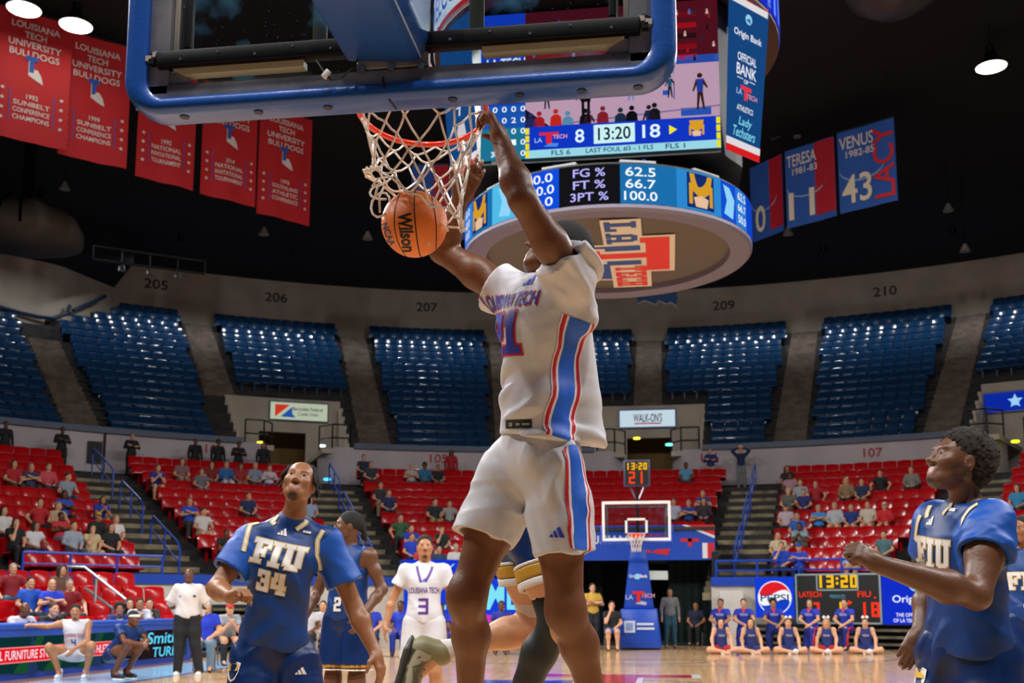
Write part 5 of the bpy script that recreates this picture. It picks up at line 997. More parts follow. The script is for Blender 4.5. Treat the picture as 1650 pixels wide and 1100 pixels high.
def body(J, s=1.0, fine=True, bulk=1.0, hands=True, arm=1.0, leg=1.0):
    sd = SDF(); fr = nrm(J['front']); V = {k: Vector(v) for k, v in J.items() if k not in ('hands', 'front', 'pfront', 'face', 'hup', 'feet')}
    sp = (V['nek']-V['pel']).normalized(); l = sp.cross(fr).normalized(); fr = l.cross(sp); che = V['che']; pel = V['pel']; X = [l, fr, sp]
    sd.ell(che+sp*.02*s, (.155*s*bulk, .105*s*bulk, .2*s), X, .05); sd.ell(che.lerp(pel, .55)-fr*.0, (.135*s*bulk, .092*s*bulk, .17*s), X, .06); sd.ell(pel+sp*.02, (.155*s*bulk, .108*s*bulk, .13*s), X, .06)
    for q in 'LR':
        sh = V['sh'+q]; sd.cap(V['nek']-sp*.03*s, sh.lerp(V['nek'], .15), .05*s*bulk, .048*s*bulk, .06); sd.ell(sh, (.062*s*bulk,)*3, None, .05); sd.cap(che+sp*.03*s, sh, .09*s*bulk, .05*s*bulk, .06)
        limb(sd, sh, V['el'+q], V['wr'+q], (.056*s*bulk*arm, .05*s*bulk*arm, .042*s*(.5+.5*arm), .043*s*bulk*arm, .028*s*(.5+.5*arm)), .03)
        h, k_, a = V['hi'+q], V['kn'+q], V['an'+q]; da_ = (a-k_).normalized(); bk_ = (h-k_)-da_*(h-k_).dot(da_); back = (bk_/max(bk_.length, .12)-fr*max(0, .12-bk_.length)*8)*.022*s; limb(sd, h, k_, a, (.092*s*bulk*leg, .084*s*bulk*leg, .057*s*leg, .060*s*bulk*leg, .038*s), .05, back)
        d = (k_-a).normalized(); kf = ((k_-h).normalized()-(a-k_).normalized()); kf = kf.normalized() if kf.length > .25 else fr; sd.ell(k_+kf*.008*s, (.044*s*leg, .044*s*leg, .07*s), None, .06)
        t_ = V.get('to'+q)
        if t_ is None: t_ = a+nrm(J.get('pfront', fr))*.15*s-Vector((0, 0, .04*s))
        sd.cap(a, t_, .04*s, .03*s, .03)
    f, u, l2 = frame(J['face'], J.get('hup', (0, 0, 1))); c = V['head']; g = head(sd, c, f, u, s, 1.0, fine); sd.cap(V['nek']-sp*.03*s, c-f*.028*s-u*.035*s, .058*s*bulk, .054*s, .03)
    if hands:
        for q in 'LR':
            hd_ = J.get('hands', {}).get(q)
            if hd_: hand(sd, V['wr'+q], s=s, **hd_)
            else:
                d = (V['wr'+q]-V['el'+q]).normalized(); w_ = V['wr'+q]; sd.cap(w_, w_+d*.08*s, .034*s, .036*s, .02); sd.cap(w_+d*.08*s, w_+d*.15*s, .03*s, .022*s, .02)
    return sd, (f, u, l2), g, (sp, fr, l)
def folds(amp, dirs, seed=0):
    r_ = np.random.default_rng(seed); W = []
    for d, fq in dirs: W.append((np.array(d)/np.linalg.norm(d)*fq, r_.uniform(0, 6.28)))
    def fn(P):
        wob = np.sin(P@np.array([7.1, 5.3, 4.2])+seed)*.9+np.sin(P@np.array([-4.3, 8.2, 9.1]))*.6; o = 0
        for k, (kv, ph) in enumerate(W): x = np.sin(P@kv*2*np.pi+ph+wob*1.4); x = x-.55*(1-np.abs(np.sin(P@kv*np.pi*1.7+ph*2+wob)))**3; o = o+x*np.maximum(0, np.sin(P@np.array([5.+k, -6., 3.+2*k])+k))
        return amp*o
    return lambda P: np.minimum(fn(P), .0032)
def tee(J, s=1.0, bulk=1.0, hem=None, sleeve=.5, loose=.018, tank=False, hemdir=None, arm=1.0):
    sd = SDF(); V = {k: Vector(v) for k, v in J.items() if k not in ('hands', 'front', 'pfront', 'face', 'hup', 'feet')}; sp = (V['nek']-V['pel']).normalized(); l = sp.cross(nrm(J['front'])).normalized(); fr = l.cross(sp); X = [l, fr, sp]; che, pel = V['che'], V['pel']; L = loose
    sd.ell(che+sp*.02*s, (.155*s*bulk+L, .105*s*bulk+L, .2*s+L), X, .06); sd.ell(che.lerp(pel, .55), (.142*s*bulk+L*1.2, .1*s*bulk+L*1.3, .19*s), X, .07); sd.ell(pel+sp*.02, (.16*s*bulk+L*1.3, .112*s*bulk+L*1.3, .16*s), X, .07)
    ins = []
    for q in 'LR':
        sh, el = V['sh'+q], V['el'+q]; sd.cap(V['nek']-sp*.035*s, sh.lerp(V['nek'], .15), .05*s*bulk+L*.4, .05*s*bulk+L*.3, .06); sd.cap(che+sp*.03*s, sh, .09*s*bulk+L, .05*s*bulk+L, .06)
        if not tank:
            sv = sleeve[q] if isinstance(sleeve, dict) else sleeve; e = sh.lerp(el, sv); d = (e-sh).normalized(); sd.cap(sh, e+d*.05*s, .06*s*bulk*arm+L*.6, .065*s*bulk*arm+L*1.3, .04, pl=(e, d)); ins.append((e, d, el))
    hm = hem or pel-sp*.04*s; sd.cut(hm, hemdir or -sp, .004)
    for e, d, el in ins:                               # sleeve mouths stay open
        sd.cap(e-d*.02*s, e+d*.06*s, .053*s*bulk*arm+L*.5, .054*s*bulk*arm+L*.8, .004, 1)
    f, u, l2 = frame(J['face'], J.get('hup', (0, 0, 1))); nb_ = V['nek']+fr*.014*s+sp*.045*s; sd.cap(nb_, nb_+sp*.2, .06*s, .1*s, .01, 1)
    if tank:
        for q in 'LR':
            sh, el = V['sh'+q], V['el'+q]; o = sh-sp*.03*s+(sh-che).normalized()*.035*s; sd.ell(o, (.055*s, .2*s, .095*s), [(sh-V['nek']).normalized(), fr, sp], .01, 1)
    return sd, (sp, fr, l)
def shorts(J, s=1.0, bulk=1.0, frac=.62, r0=.115, r1=.135, waist=.10, open_=True, ends=None):
    sd = SDF(); V = {k: Vector(v) for k, v in J.items() if k not in ('hands', 'front', 'pfront', 'face', 'hup', 'feet')}; sp = (V['che']-V['pel']).normalized(); pf = nrm(J.get('pfront', J['front'])); l = sp.cross(pf).normalized(); fr = l.cross(sp)
    sd.ell(V['pel']+sp*.0, (.17*s*bulk, .125*s*bulk, .16*s), [l, fr, sp], .06); ins = []
    for q in 'LR':
        h, k = V['hi'+q], V['kn'+q]; e = (ends or {}).get(q) or h.lerp(k, frac); d = (k-h).normalized(); sd.cap(h, e+d*.06, r0*s, r1*s, .05); ins.append((e, d))
    for e, d in ins: sd.cap(e+d*.09*s, e+d*.2*s, (r1+.085)*s*.62+.035, (r1+.1)*s*.6+.03, .004, 1) if False else None
    sd.cut(V['pel']+sp*waist*s, sp, .01)
    for i, (e, d) in enumerate(ins):
        o = ins[1-i]; h = V['hi'+'LR'[i]]; r_ = r1*s*1.45; a = A3(e); dn = A3(d)
        def cy(P, a=a, dn=dn, r_=r_): Q = P-a; t = Q@dn; rad = np.sqrt(np.maximum(0, (Q*Q).sum(-1)-t*t)); return np.maximum(np.maximum(-t, t-.3), rad-r_)
        sd.ops.append((cy, .003, 1))
        if open_: sd.cap(e-d*.09*s, e+d*.02*s, r1*s*.72, r1*s*.86, .004, 1)
    return sd, (sp, fr, l), ins

# skin: tone plus lip / beard / palm masks carried on the mesh
def skin(name, base, lip, beard, palm=None, rough=.42):
    if name in MATS: return MATS[name]
    m = M(name, base, rough, spec=.45, bump=(90, .08)); nt = m.node_tree; b = nt.nodes['Principled BSDF']; prev = None
    tc = nt.nodes.new('ShaderNodeTexCoord'); n = nt.nodes.new('ShaderNodeTexNoise'); n.inputs['Scale'].default_value = 14; nt.links.new(tc.outputs['Object'], n.inputs['Vector'])
    mx0 = nt.nodes.new('ShaderNodeMix'); mx0.data_type = 'RGBA'; mx0.inputs['A'].default_value = (*[x*.86 for x in lin(base)], 1); mx0.inputs['B'].default_value = (*[min(1, x*1.16) for x in lin(base)], 1); nt.links.new(n.outputs['Fac'], mx0.inputs['Factor']); prev = mx0.outputs['Result']
    for nm, col in (('lip', lip), ('beard', beard), ('palm', palm or base)):
        at_ = nt.nodes.new('ShaderNodeAttribute'); at_.attribute_name = nm; mx = nt.nodes.new('ShaderNodeMix'); mx.data_type = 'RGBA'; nt.links.new(at_.outputs['Fac'], mx.inputs['Factor']); nt.links.new(prev, mx.inputs['A']); mx.inputs['B'].default_value = (*lin(col), 1); prev = mx.outputs['Result']
    nt.links.new(prev, b.inputs['Base Color']); b.inputs['Subsurface Weight'].default_value = .06; b.inputs['Subsurface Radius'].default_value = (.02, .008, .004); return m
def sm(x, a, b): t = np.clip((x-a)/(b-a), 0, 1); return t*t*(3-2*t)
def face_attrs(g, s, beard=1):
    L1, L2 = np.array(g(0, .095, -.058)), np.array(g(0, .096, -.073)); ch = np.array(g(0, .07, -.105)); mu = np.array(g(0, .098, -.046)); ll = np.array(g(1, 0, 0))-np.array(g(0, 0, 0)); ll = ll/np.linalg.norm(ll)
    jl = [np.array(g(q*.066, .01, -.05)) for q in (-1, 1)]
    def lipf(P):
        o = 0
        for c in (L1, L2): D = P-c; x = D@ll; d = np.sqrt((x/(2.3))**2+((D-x[:, None]*ll)**2).sum(-1)); o = np.maximum(o, 1-sm(d, .0065*s, .0115*s))
        return o
    def brf(P):
        d = np.sqrt(((P-ch)**2).sum(-1)); o = 1-sm(d, .02*s, .036*s); D = P-mu; x = D@ll; d2 = np.sqrt((x/3.6)**2+((D-x[:, None]*ll)**2).sum(-1)); o = np.maximum(o, .85*(1-sm(d2, .005*s, .009*s)))
        if beard > 1:
            for c in jl: d = np.sqrt(((P-c)**2).sum(-1)); o = np.maximum(o, .6*(1-sm(d, .025*s, .05*s)))
        return o*(1-lipf(P))*(beard > 0)
    return {'lip': lipf, 'beard': brf}
def eyes(par, g, s, look=(0, 1, 0)):
    ew = M('eye_white', 'b8aca4', .25); ei = M('eye_iris', '1a0f0a', .2)
    for q in (-1, 1):
        c = g(q*.032, .0812, .008); f = (g(0, 1, 0)-g(0, 0, 0)).normalized(); u = (g(0, 0, 1)-g(0, 0, 0)).normalized(); l = u.cross(f); bm = bmesh.new(); bmesh.ops.create_icosphere(bm, subdivisions=3, radius=.0118*s); me = bpy.data.meshes.new('eye'); bm.to_mesh(me); bm.free()
        me.materials.append(ew); me.materials.append(ei); d = (f+l*look[0]+u*look[2]).normalized()
        for p in me.polygons: p.use_smooth = True; p.material_index = int(p.center.normalized().dot(d) > .74)
        o = link_mesh('eye', me, par); o.location = Vector(c)-ORG[par.name]
# decals on cloth: rays onto the finished mesh
class Cloth:
    def __init__(s, pts, quads): s.t = BVHTree.FromPolygons([Vector(p) for p in pts], quads.tolist())
    def map(s, o, ex, ey, back=.25, ahead=.6):
        o, ex, ey = Vector(o), nrm(ex), Vector(ey); ey = (ey-ex*ey.dot(ex)).normalized(); n = ex.cross(ey)
        def f(x, y, l=0):
            st = o+ex*x+ey*y+n*back; h = s.t.ray_cast(st, -n, back+ahead)
            if h[0] is None: h = s.t.find_nearest(o+ex*x+ey*y)
            return h[0]+(h[1].normalized()*.6+n*.4)*l if h[1].dot(n) > 0 else h[0]+n*l
        return f
    def near(s, p, l=.003): h = s.t.find_nearest(Vector(p)); return h[0]+h[1]*l, h[1]
    def ribbon(s, pts, w, mats, name, parent, lift=.003, n=40):
        """strip of several colours laid along guide points; mats = [(from, to, material)] across -1..1"""
        P = [Vector(p) for p in pts]; L = [0]
        for a, b in zip(P, P[1:]): L.append(L[-1]+(b-a).length)
        Q = []
        for i in range(n+1):
            t = L[-1]*i/n; k = max(j for j in range(len(P)-1) if L[j] <= t+1e-9); Q.append(P[k].lerp(P[k+1], (t-L[k])/max(1e-9, L[k+1]-L[k])))
        S = [s.near(q, 0) for q in Q]; out = []
        for x0, x1, m in mats:
            b = MB(); vs = []
            for i, (p, nn) in enumerate(S):
                t = (S[min(i+1, n)][0]-S[max(i-1, 0)][0]).normalized(); sd_ = t.cross(nn).normalized(); nx_ = 3
                for q in range(nx_+1): c = p+sd_*w*(x0+(x1-x0)*q/nx_); h = s.near(c, lift); vs.append(h[0])
            b.add(vs, [(i*4+q, i*4+q+1, i*4+q+5, i*4+q+4) for i in range(n) for q in range(3)]); out.append(b.build(name, m, parent, 'all'))
        return out
# ================================================================== the players
def fabric(name, col, rough=.55, scale=420, st=.12, coat=0, crease=.5):
    if name in MATS: return MATS[name]
    m = M(name, col, rough, bump=(scale, st), spec=.35); nt = m.node_tree; b = nt.nodes['Principled BSDF']; first = b.inputs['Normal'].links[0].from_node
    tc = nt.nodes.new('ShaderNodeTexCoord'); mp = nt.nodes.new('ShaderNodeMapping'); mp.inputs['Rotation'].default_value = (.3, .7, .2); mp.inputs['Scale'].default_value = (1, 1, 2.2); nt.links.new(tc.outputs['Object'], mp.inputs['Vector'])
    n = nt.nodes.new('ShaderNodeTexNoise'); n.noise_type = 'RIDGED_MULTIFRACTAL'; n.inputs['Scale'].default_value = 4.2; n.inputs['Detail'].default_value = 1.5; n.inputs['Distortion'].default_value = .6; nt.links.new(mp.outputs['Vector'], n.inputs['Vector'])
    bp = nt.nodes.new('ShaderNodeBump'); bp.inputs['Strength'].default_value = crease; bp.inputs['Distance'].default_value = .018; nt.links.new(n.outputs['Fac'], bp.inputs['Height']); nt.links.new(first.outputs['Normal'], bp.inputs['Normal']); nt.links.new(bp.outputs['Normal'], b.inputs['Normal']); return m
JW = fabric('jersey_white', 'd3d3da', .6); JN = fabric('jersey_navy', '0b3573', .45); SN = fabric('shorts_navy', '0a2759', .32); TN = fabric('tee_blue', '1246a8', .45); PG = M('print_gold', 'c8ad62', .5); PWH = M('print_white', 'd9d5d2', .5); PB_ = M('print_blue', '2a3fc0', .5); PR = M('print_red', 'c01c3a', .5); SBL = M('stripe_blue', '1560d8', .45, bump=(300, .2)); SRD = M('stripe_red', 'cc1830', .5); SWH = M('stripe_white', 'ece6ee', .5)
SK1 = skin('skin_deep', '6e4226', '70402e', '2a1810', '9c6a4c'); SK2 = skin('skin_brown', '8a5a3a', '8c5244', '2c1a12', 'b07a58'); SK3 = skin('skin_dark', '64402c', '96504a', '22140e', '9a684c'); SKL = skin('skin_light', 'd8a27e', 'b86a5c', '5a4030'); SKM = skin('skin_tan', 'b07c58', 'a8604e', '3a241a'); SKG = skin('skin_gold', 'c89870', 'b06a58', '2e1c12')
HAIRB = M('hair_black', '120d0b', .75, bump=(180, .8)); HAIRD = M('hair_brown', '3a2416', .7, bump=(120, .6)); HAIRL = M('hair_blond', 'a8825a', .7, bump=(120, .6)); HAIRG = M('hair_grey', '9a938c', .7, bump=(120, .6))
JT = fabric('jersey_over_tee', '0b3573', .45)           # navy jersey over a brighter blue undershirt, split by a mask carried on the cloth
_n = JT.node_tree; _a = _n.nodes.new('ShaderNodeAttribute'); _a.attribute_name = 'sleeve'; _m = _n.nodes.new('ShaderNodeMix'); _m.data_type = 'RGBA'; _m.inputs['A'].default_value = (*lin('0b3573'), 1); _m.inputs['B'].default_value = (*lin('124ca4'), 1)
_r = _n.nodes.new('ShaderNodeMapRange'); _r.inputs['From Min'].default_value = .45; _r.inputs['From Max'].default_value = .55; _n.links.new(_a.outputs['Fac'], _r.inputs['Value']); _n.links.new(_r.outputs['Result'], _m.inputs['Factor']); _n.links.new(_m.outputs['Result'], _n.nodes['Principled BSDF'].inputs['Base Color'])
def sleeve_mask(J, s):
    nk = np.array(J['nek']); T = []
    for q in 'LR': sh, el = np.array(J['sh'+q]), np.array(J['el'+q]); d = (sh-nk)/np.linalg.norm(sh-nk)+.45*(el-sh)/np.linalg.norm(el-sh); T.append((sh, d/np.linalg.norm(d), el-sh))
    def seg(P, a, b): t = np.clip((P-a)@b/(b@b), 0, 1.2); return np.sqrt(((P-a-t[:, None]*b)**2).sum(1))
    return lambda P: np.max([sm((P-sh)@d, -.05*s, -.02*s)*(1-sm(seg(P, sh, e), .125*s, .14*s)) for sh, d, e in T], 0)
def logo3(mp, mat, par, k=1.0, lift=.004):             # three slanted bars
    rects([[(-.03*k, -.02*k), (-.012*k, -.02*k), (-.018*k, -.005*k), (-.026*k, -.01*k)], [(-.008*k, -.02*k), (.01*k, -.02*k), (-.004*k, .01*k), (-.014*k, .004*k)], [(.014*k, -.02*k), (.034*k, -.02*k), (.012*k, .026*k), (.0, .018*k)]], mat, 'logo', par, mp, lift)
def crest(mp, par, k=1.0):                              # plain gold and white crest
    rects([[(-.036*k, .02*k), (-.03*k, .036*k), (.02*k, .04*k), (.036*k, .034*k), (.03*k, .0), (.016*k, -.03*k), (-.004*k, -.04*k), (-.02*k, -.03*k), (-.034*k, -.002*k)]], PWH, 'crest', par, mp, .004); rects([[(-.03*k, .018*k), (-.024*k, .03*k), (.018*k, .034*k), (.03*k, .028*k), (.022*k, .004*k), (-.026*k, .004*k)]], M('crest_gold', 'd0a92a', .5), 'crest', par, mp, .006); rects([[(-.018*k, -.006*k), (.014*k, -.006*k), (.008*k, -.026*k), (-.008*k, -.03*k)]], M('crest_navy', '1c2c50', .5), 'crest', par, mp, .006)
SHOE = {}
def shoe(par, a, t, up, col, sole='e8e8e8', s=1.0, nm='shoe', vox=.009):
    a, t = Vector(a), Vector(t); f = (t-a).normalized(); u = Vector(up); u = (u-f*u.dot(f)).normalized(); l = u.cross(f); sd = SDF(); X = [l, f, u]; L = .27*s; c = a-u*.05*s+f*.07*s
    sd.ell(c+f*.06*s, (.048*s, .115*s, .045*s), X, .04); sd.ell(c-f*.055*s, (.042*s, .07*s, .05*s), X, .04); sd.cap(a-f*.01*s-u*.02*s, a-f*.012*s+u*.035*s, .047*s, .05*s, .03); sd.cut(c-u*.04*s, -u, .01)
    o, p, q = sdfpart(nm, sd, vox, M('shoe_'+col, col, .45), par); sl = SDF(); sl.box(c-u*.04*s+f*.04*s, X, (.046*s, .105*s, .014*s), .012*s); sl.ell(c-u*.04*s-f*.05*s, (.042*s, .07*s, .016*s), X, .02); sdfpart('sole', sl, vox, M('sole_'+sole, sole, .5), o)
    SHOE[o.name] = Cloth(p, q); return o, (c, f, u, l)
# ---------------------------------------------------------------- dunking player, number 21
D = 4.12
J = dict(pel=atD(862, 742, 4.12), che=atD(866, 545, 4.13), nek=atD(888, 452, 4.14), head=atD(899, 405, 4.16), face=(-.84, -.1, .5), hup=(.5, 0, .86), front=(-.91, -.42, 0), pfront=(-.75, -.66, 0),
         shL=atD(921, 446, 3.98), elL=atD(842, 322, 3.86), wrL=atD(806, 224, 3.97), shR=atD(815, 470, 4.27), elR=atD(712, 404, 4.38), wrR=atD(742, 318, 4.32),
         hiL=atD(893, 760, 4.05), knL=atD(912, 985, 3.98), anL=atD(968, 1168, 4.1), hiR=atD(825, 755, 4.2), knR=atD(752, 962, 4.08), anR=atD(757, 1172, 4.25))
rimg = rimp(math.radians(8)); J['hands'] = dict(L=dict(d=rimg+Vector((-.01, -.02, .06))-J['wrL'], n=Vector((-1, .1, .2)), side=1, curl=.95, thumb=.6), R=dict(d=atD(768, 270, 4.28)-J['wrR'], n=Vector((-.5, .9, .1)), side=-1, curl=.25, thumb=.1, spread=.2))
P21 = thing('person', atD(862, 1168, 4.15), 'home player number 21 in white hanging from the rim with one hand', 'person')
sd, hf, g, tf = body(J, 1.0, True, 1.0, arm=1.22, leg=1.08)
bo, bp_, bq = sdfpart('body', sd, .0062, SK1, P21, face_attrs(g, 1.0, 2)); eyes(bo, g, 1.0)
hs = SDF(); f, u, l = hf; hc = g(0, -.02, .043); hs.ell(hc, (.081, .102, .089), [l, f, u], .02); hs.cut(g(0, .03, .03), f*.8-u*.6, .01); hs.cut(g(0, -.02, -.045), -u, .02); hs.fn = lambda P: .0015*np.sin(P[..., 0]*420)*np.sin(P[..., 1]*420)*np.sin(P[..., 2]*420); sdfpart('hair', hs, .006, HAIRB, P21)
hem = atD(862, 705, 4.12); js, (sp, fr, l) = tee(J, 1.0, 1.02, hem, dict(L=.24, R=.16), .022, arm=1.2, hemdir=-(sp if False else (J['nek']-J['pel']).normalized()))
# loose back of the jersey billowing out behind
js.ops = js.ops[:3]+js.ops[3:]
tmp = SDF(); back = atD(945, 640, 4.16)
e_ = atD(952, 700, 4.17)
js.ops.insert(0, None); tmp.cap(atD(925, 540, 4.14), atD(938, 704, 4.14), .07, .088, .06); js.ops[0] = tmp.ops[0]; tmp.cap(atD(922, 440, 4.05), atD(942, 515, 4.03), .07, .05, .06); js.ops.insert(1, tmp.ops[1]); js.hi = np.maximum(js.hi, tmp.hi); js.lo = np.minimum(js.lo, tmp.lo)
js.fn = folds(.0085, [((.5, .2, 1), 7), ((1, .3, .9), 9), ((.1, .4, 1), 12), ((-.6, .2, 1), 6)], 3)
jo, jp, jq = sdfpart('jersey', js, .0066, JW, P21, None, 2); CL = Cloth(jp, jq)
lat = l
# side panel ribbon under the raised arm (the player's left side)
gd = [atD(u_, v_, 3.9) for u_, v_ in ((934, 515), (917, 560), (912, 610), (909, 650), (905, 706))]; gd = [CL.t.ray_cast(Vector(CAMP), (p-Vector(CAMP)).normalized(), 10)[0] or p for p in gd]
CL.ribbon(gd, .058, [(-.72, .72, SBL)], 'side_panel', jo, .0035, 60)
for s_, w_ in ((-1, 1), (1, 1)): CL.ribbon(gd, .058, [(s_*.74, s_*.92, SWH), (s_*.93, s_*1.2, SRD), (s_*1.21, s_*1.32, SWH)], 'side_piping', jo, .0038, 60)
cm_ = lambda u_, v_: CL.t.ray_cast(Vector(CAMP), nrm(atD(u_, v_, 4)-Vector(CAMP)), 10)[0] or atD(u_, v_, 4.0)
tang = l*-1.0 if False else l
o_ = J['che']+fr*.12-sp*.0
lx = l                                                   # the player's left = reader's right
m21 = CL.map(o_+sp*(-.0)-lx*.0, lx, sp, .3, .5)
bk = lambda r, x, y, k=1: [(a*k+x, b*k+y, c*k+x, d*k+y) for a, b, c, d in r]
n21 = slab('21', .155, .9); n21o = slab('21', .155, .9, grow=.42)
rects(bk(n21o, .01, -.0), PR, 'number', jo, m21, .003, 3); rects(bk(n21, .01, -.0), PB_, 'number', jo, m21, .005, 3)
text('LOUISIANA TECH', .062, PR, 'team_lettering', jo, m21, w=.32, x=.0, y=.125, lift=.003, sub=.012); text('LOUISIANA TECH', .052, PB_, 'team_lettering', jo, m21, w=.312, x=.0, y=.125, lift=.0045, sub=.012)
logo3(lambda x, y, l_=0: m21(x+.07, y+.2, l_), PB_, jo, 1.0)
tg = CL.map(cm_(836, 683), RT, UP, .2, .4); rects([(-.047, -.016, .047, .016)], M('tag_black', '10201c', .6), 'hem_tag', jo, tg, .003, 3); rects([(-.035, -.008, -.022, .007), (-.01, -.006, .004, .005), (.012, -.005, .04, .004)], M('tag_grey', '8f9a94', .6), 'hem_tag', jo, tg, .005)
# shorts
ends = dict(L=atD(911, 893, 4.0), R=atD(778, 866, 4.13)); ss, (sp2, fr2, l2), ins = shorts(J, 1.0, 1.08, .55, .118, .118, .12, True, ends); ss.fn = folds(.0085, [((.3, .2, 1), 5), ((1, .1, .5), 7), ((1, -.3, -.6), 8), ((.8, .8, .1), 9)], 5)
so, spt, sq_ = sdfpart('shorts', ss, .0066, fabric('shorts_white', 'cfcfd6', .55, 300, .1), P21); CS = Cloth(spt, sq_)
gd = [CS.t.ray_cast(Vector(CAMP), nrm(atD(u_, v_, 4)-Vector(CAMP)), 10)[0] or atD(u_, v_, 3.9) for u_, v_ in ((924, 716), (930, 770), (934, 830), (936, 885))]
CS.ribbon(gd, .05, [(-.6, .6, SBL)], 'side_panel', so, .0035, 50)
for s_ in (-1, 1): CS.ribbon(gd, .05, [(s_*.62, s_*.8, SWH), (s_*.81, s_*1.05, SRD)], 'side_piping', so, .0038, 50)
logo3(CS.map(CS.t.ray_cast(Vector(CAMP), nrm(atD(897, 858, 4)-Vector(CAMP)), 10)[0] or atD(897, 858, 3.95), RT, UP, .2, .4), PB_, so, .85)
for q in 'LR': shoe(P21, J['an'+q], J['an'+q]+Vector((-.1, -.06, -.06)), (-.3, -.2, 1), 'e6e6ea')
# ---------------------------------------------------------------- away player 34 looking up
J = dict(pel=atD(440, 1040, 5.68), che=atD(452, 925, 5.66), nek=atD(474, 828, 5.7), head=atD(482, 779, 5.66), face=(.2, -.88, .36), hup=(.08, .36, .92), front=(-.1, -1, 0), pfront=(-.05, -1, 0),
         shR=atD(402, 872, 5.66), elR=atD(348, 948, 5.5), wrR=atD(373, 962, 5.27), shL=atD(529, 876, 5.72), elL=atD(571, 978, 5.72), wrL=atD(605, 1052, 5.62),
         hiR=atD(408, 1062, 5.66), hiL=atD(476, 1062, 5.68), knR=atD(398, 1205, 5.5), anR=atD(392, 1338, 5.7), knL=atD(496, 1200, 5.6), anL=atD(508, 1338, 5.75))
J['hands'] = dict(R=dict(d=atD(400, 948, 5.2)-J['wrR'], n=Vector((.3, -.2, -.9)), side=-1, curl=1.15, thumb=.8), L=dict(d=atD(616, 1085, 5.58)-J['wrL'], n=Vector((-.8, .2, -.4)), side=1, curl=.35, thumb=.2))
def player(J, label, skinm, hairf, shirtm, shortm, s=1.0, vox=.0072, beard=1, bulk=1.0, sleeve=.55, shoes='f0f0f0', fine=True, tank=False, undertee=None, shaved=False, hemoff=.0, frac=.72, seed=1, loose=.02, r1=.14, arm=1.0):
    base = (Vector(J['anL'])+Vector(J['anR']))/2; base.z = min(base.z, .06); P = thing('person', base, label, 'person'); sd, hf, g, tf = body(J, s, fine, bulk, arm=arm)
    bo, bp_, bq = sdfpart('body', sd, vox, skinm, P, face_attrs(g, s, beard)); 
    if fine: eyes(bo, g, s, (0, 1, 0))
    if hairf: hairf(P, g, hf, s)
    js, (sp, fr, l) = tee(J, s, bulk, Vector(J['pel'])-(Vector(J['nek'])-Vector(J['pel'])).normalized()*hemoff, sleeve, loose, tank, arm=1+(arm-1)*.9); js.fn = folds(.006*s, [((.3, .2, 1), 5), ((1, .2, .7), 6), ((-.7, .3, 1), 7), ((.2, 1, .6), 9)], seed)
    jo, jp, jq = sdfpart('jersey', js, vox, shirtm, P, {'sleeve': sleeve_mask(J, s)}, 2)
    ss, fs_, ins = shorts(J, s, bulk*1.06, frac, .12, r1, .12); ss.fn = folds(.008*s, [((1, .2, .3), 6), ((.3, .4, 1), 6), ((-.8, .5, .5), 8)], seed+4)
    so, spt, sq_ = sdfpart('shorts', ss, vox, shortm, P)
    for q in 'LR': shoe(P, J['an'+q], Vector(J['an'+q])+nrm(J['pfront'])*.1-Vector((0, 0, .0)), (0, 0, 1), shoes, s=1.05*s, vox=max(vox, .009))
    return P, bo, (jo, Cloth(jp, jq)), (so, Cloth(spt, sq_)), g, hf, (sp, fr, l), fs_
def hair_twists(P, g, hf, s, n=46, ln=.075):
    f, u, l = hf; h = SDF(); h.ell(g(0, -.03, .044), (.083*s, .098*s, .086*s), [l, f, u], .02); h.cut(g(0, .06, .035), f*.8-u*.6, .01); h.cut(g(0, 0, -.06), -u, .02); r_ = random.Random(4)
    for k in range(n):
        a = r_.uniform(.28, .72)*2*math.pi if k % 3 else r_.choice((.2, .8))*2*math.pi+r_.uniform(-.25, .25); t = r_.uniform(-.2, .9); d = l*math.sin(a)*math.cos(t)+f*math.cos(a)*math.cos(t)+u*math.sin(t); p = g(0, -.02, .04)+Vector((d.dot(l)*l*.082+d.dot(f)*f*.098+d.dot(u)*u*.086))*s; q = p+(d*.35-u*.75).normalized()*ln*s*r_.uniform(.5, 1); h.cap(p, q, .0105*s, .008*s, .006)
    sdfpart('hair', h, .0062, HAIRB, P)
tt = player(J, 'away player number 34 in navy, hands low, looking up at the ball', SK2, hair_twists, JT, SN, 1.0, .0072, 1, 1.0, .62, seed=2, loose=.02, arm=1.12)
P34, bo, (jo, CL), (so, CS), g, hf, (sp, fr, l), _ = tt
def hit(C, u_, v_, d=5.62): return C.t.ray_cast(Vector(CAMP), nrm(atD(u_, v_, d)-Vector(CAMP)), 20)[0] or C.t.find_nearest(atD(u_, v_, d))[0]
def chest(C, jo, u_, v_, ex, ey, s_, num, u2, v2, h1=.115, h2=.13, Dh=5.62, logos=True):
    m1 = C.map(hit(C, u_, v_, Dh), ex, ey, .3, .5); rects(slab('FIU', h1*s_, .5, grow=.34), PG, 'team_lettering', jo, m1, .003, 4); rects(slab('FIU', h1*s_, .5), PWH, 'team_lettering', jo, m1, .0055, 4)
    m2 = C.map(hit(C, u2, v2, Dh), ex, ey, .3, .5); rects(slab(num, h2*s_, .8, grow=.3), PG, 'number', jo, m2, .003, 3); rects(slab(num, h2*s_, .8), PWH, 'number', jo, m2, .0055, 3); return m1
ex = nrm(hit(CL, 478, 902, 5.6)-hit(CL, 416, 888, 5.6)); ey = sp
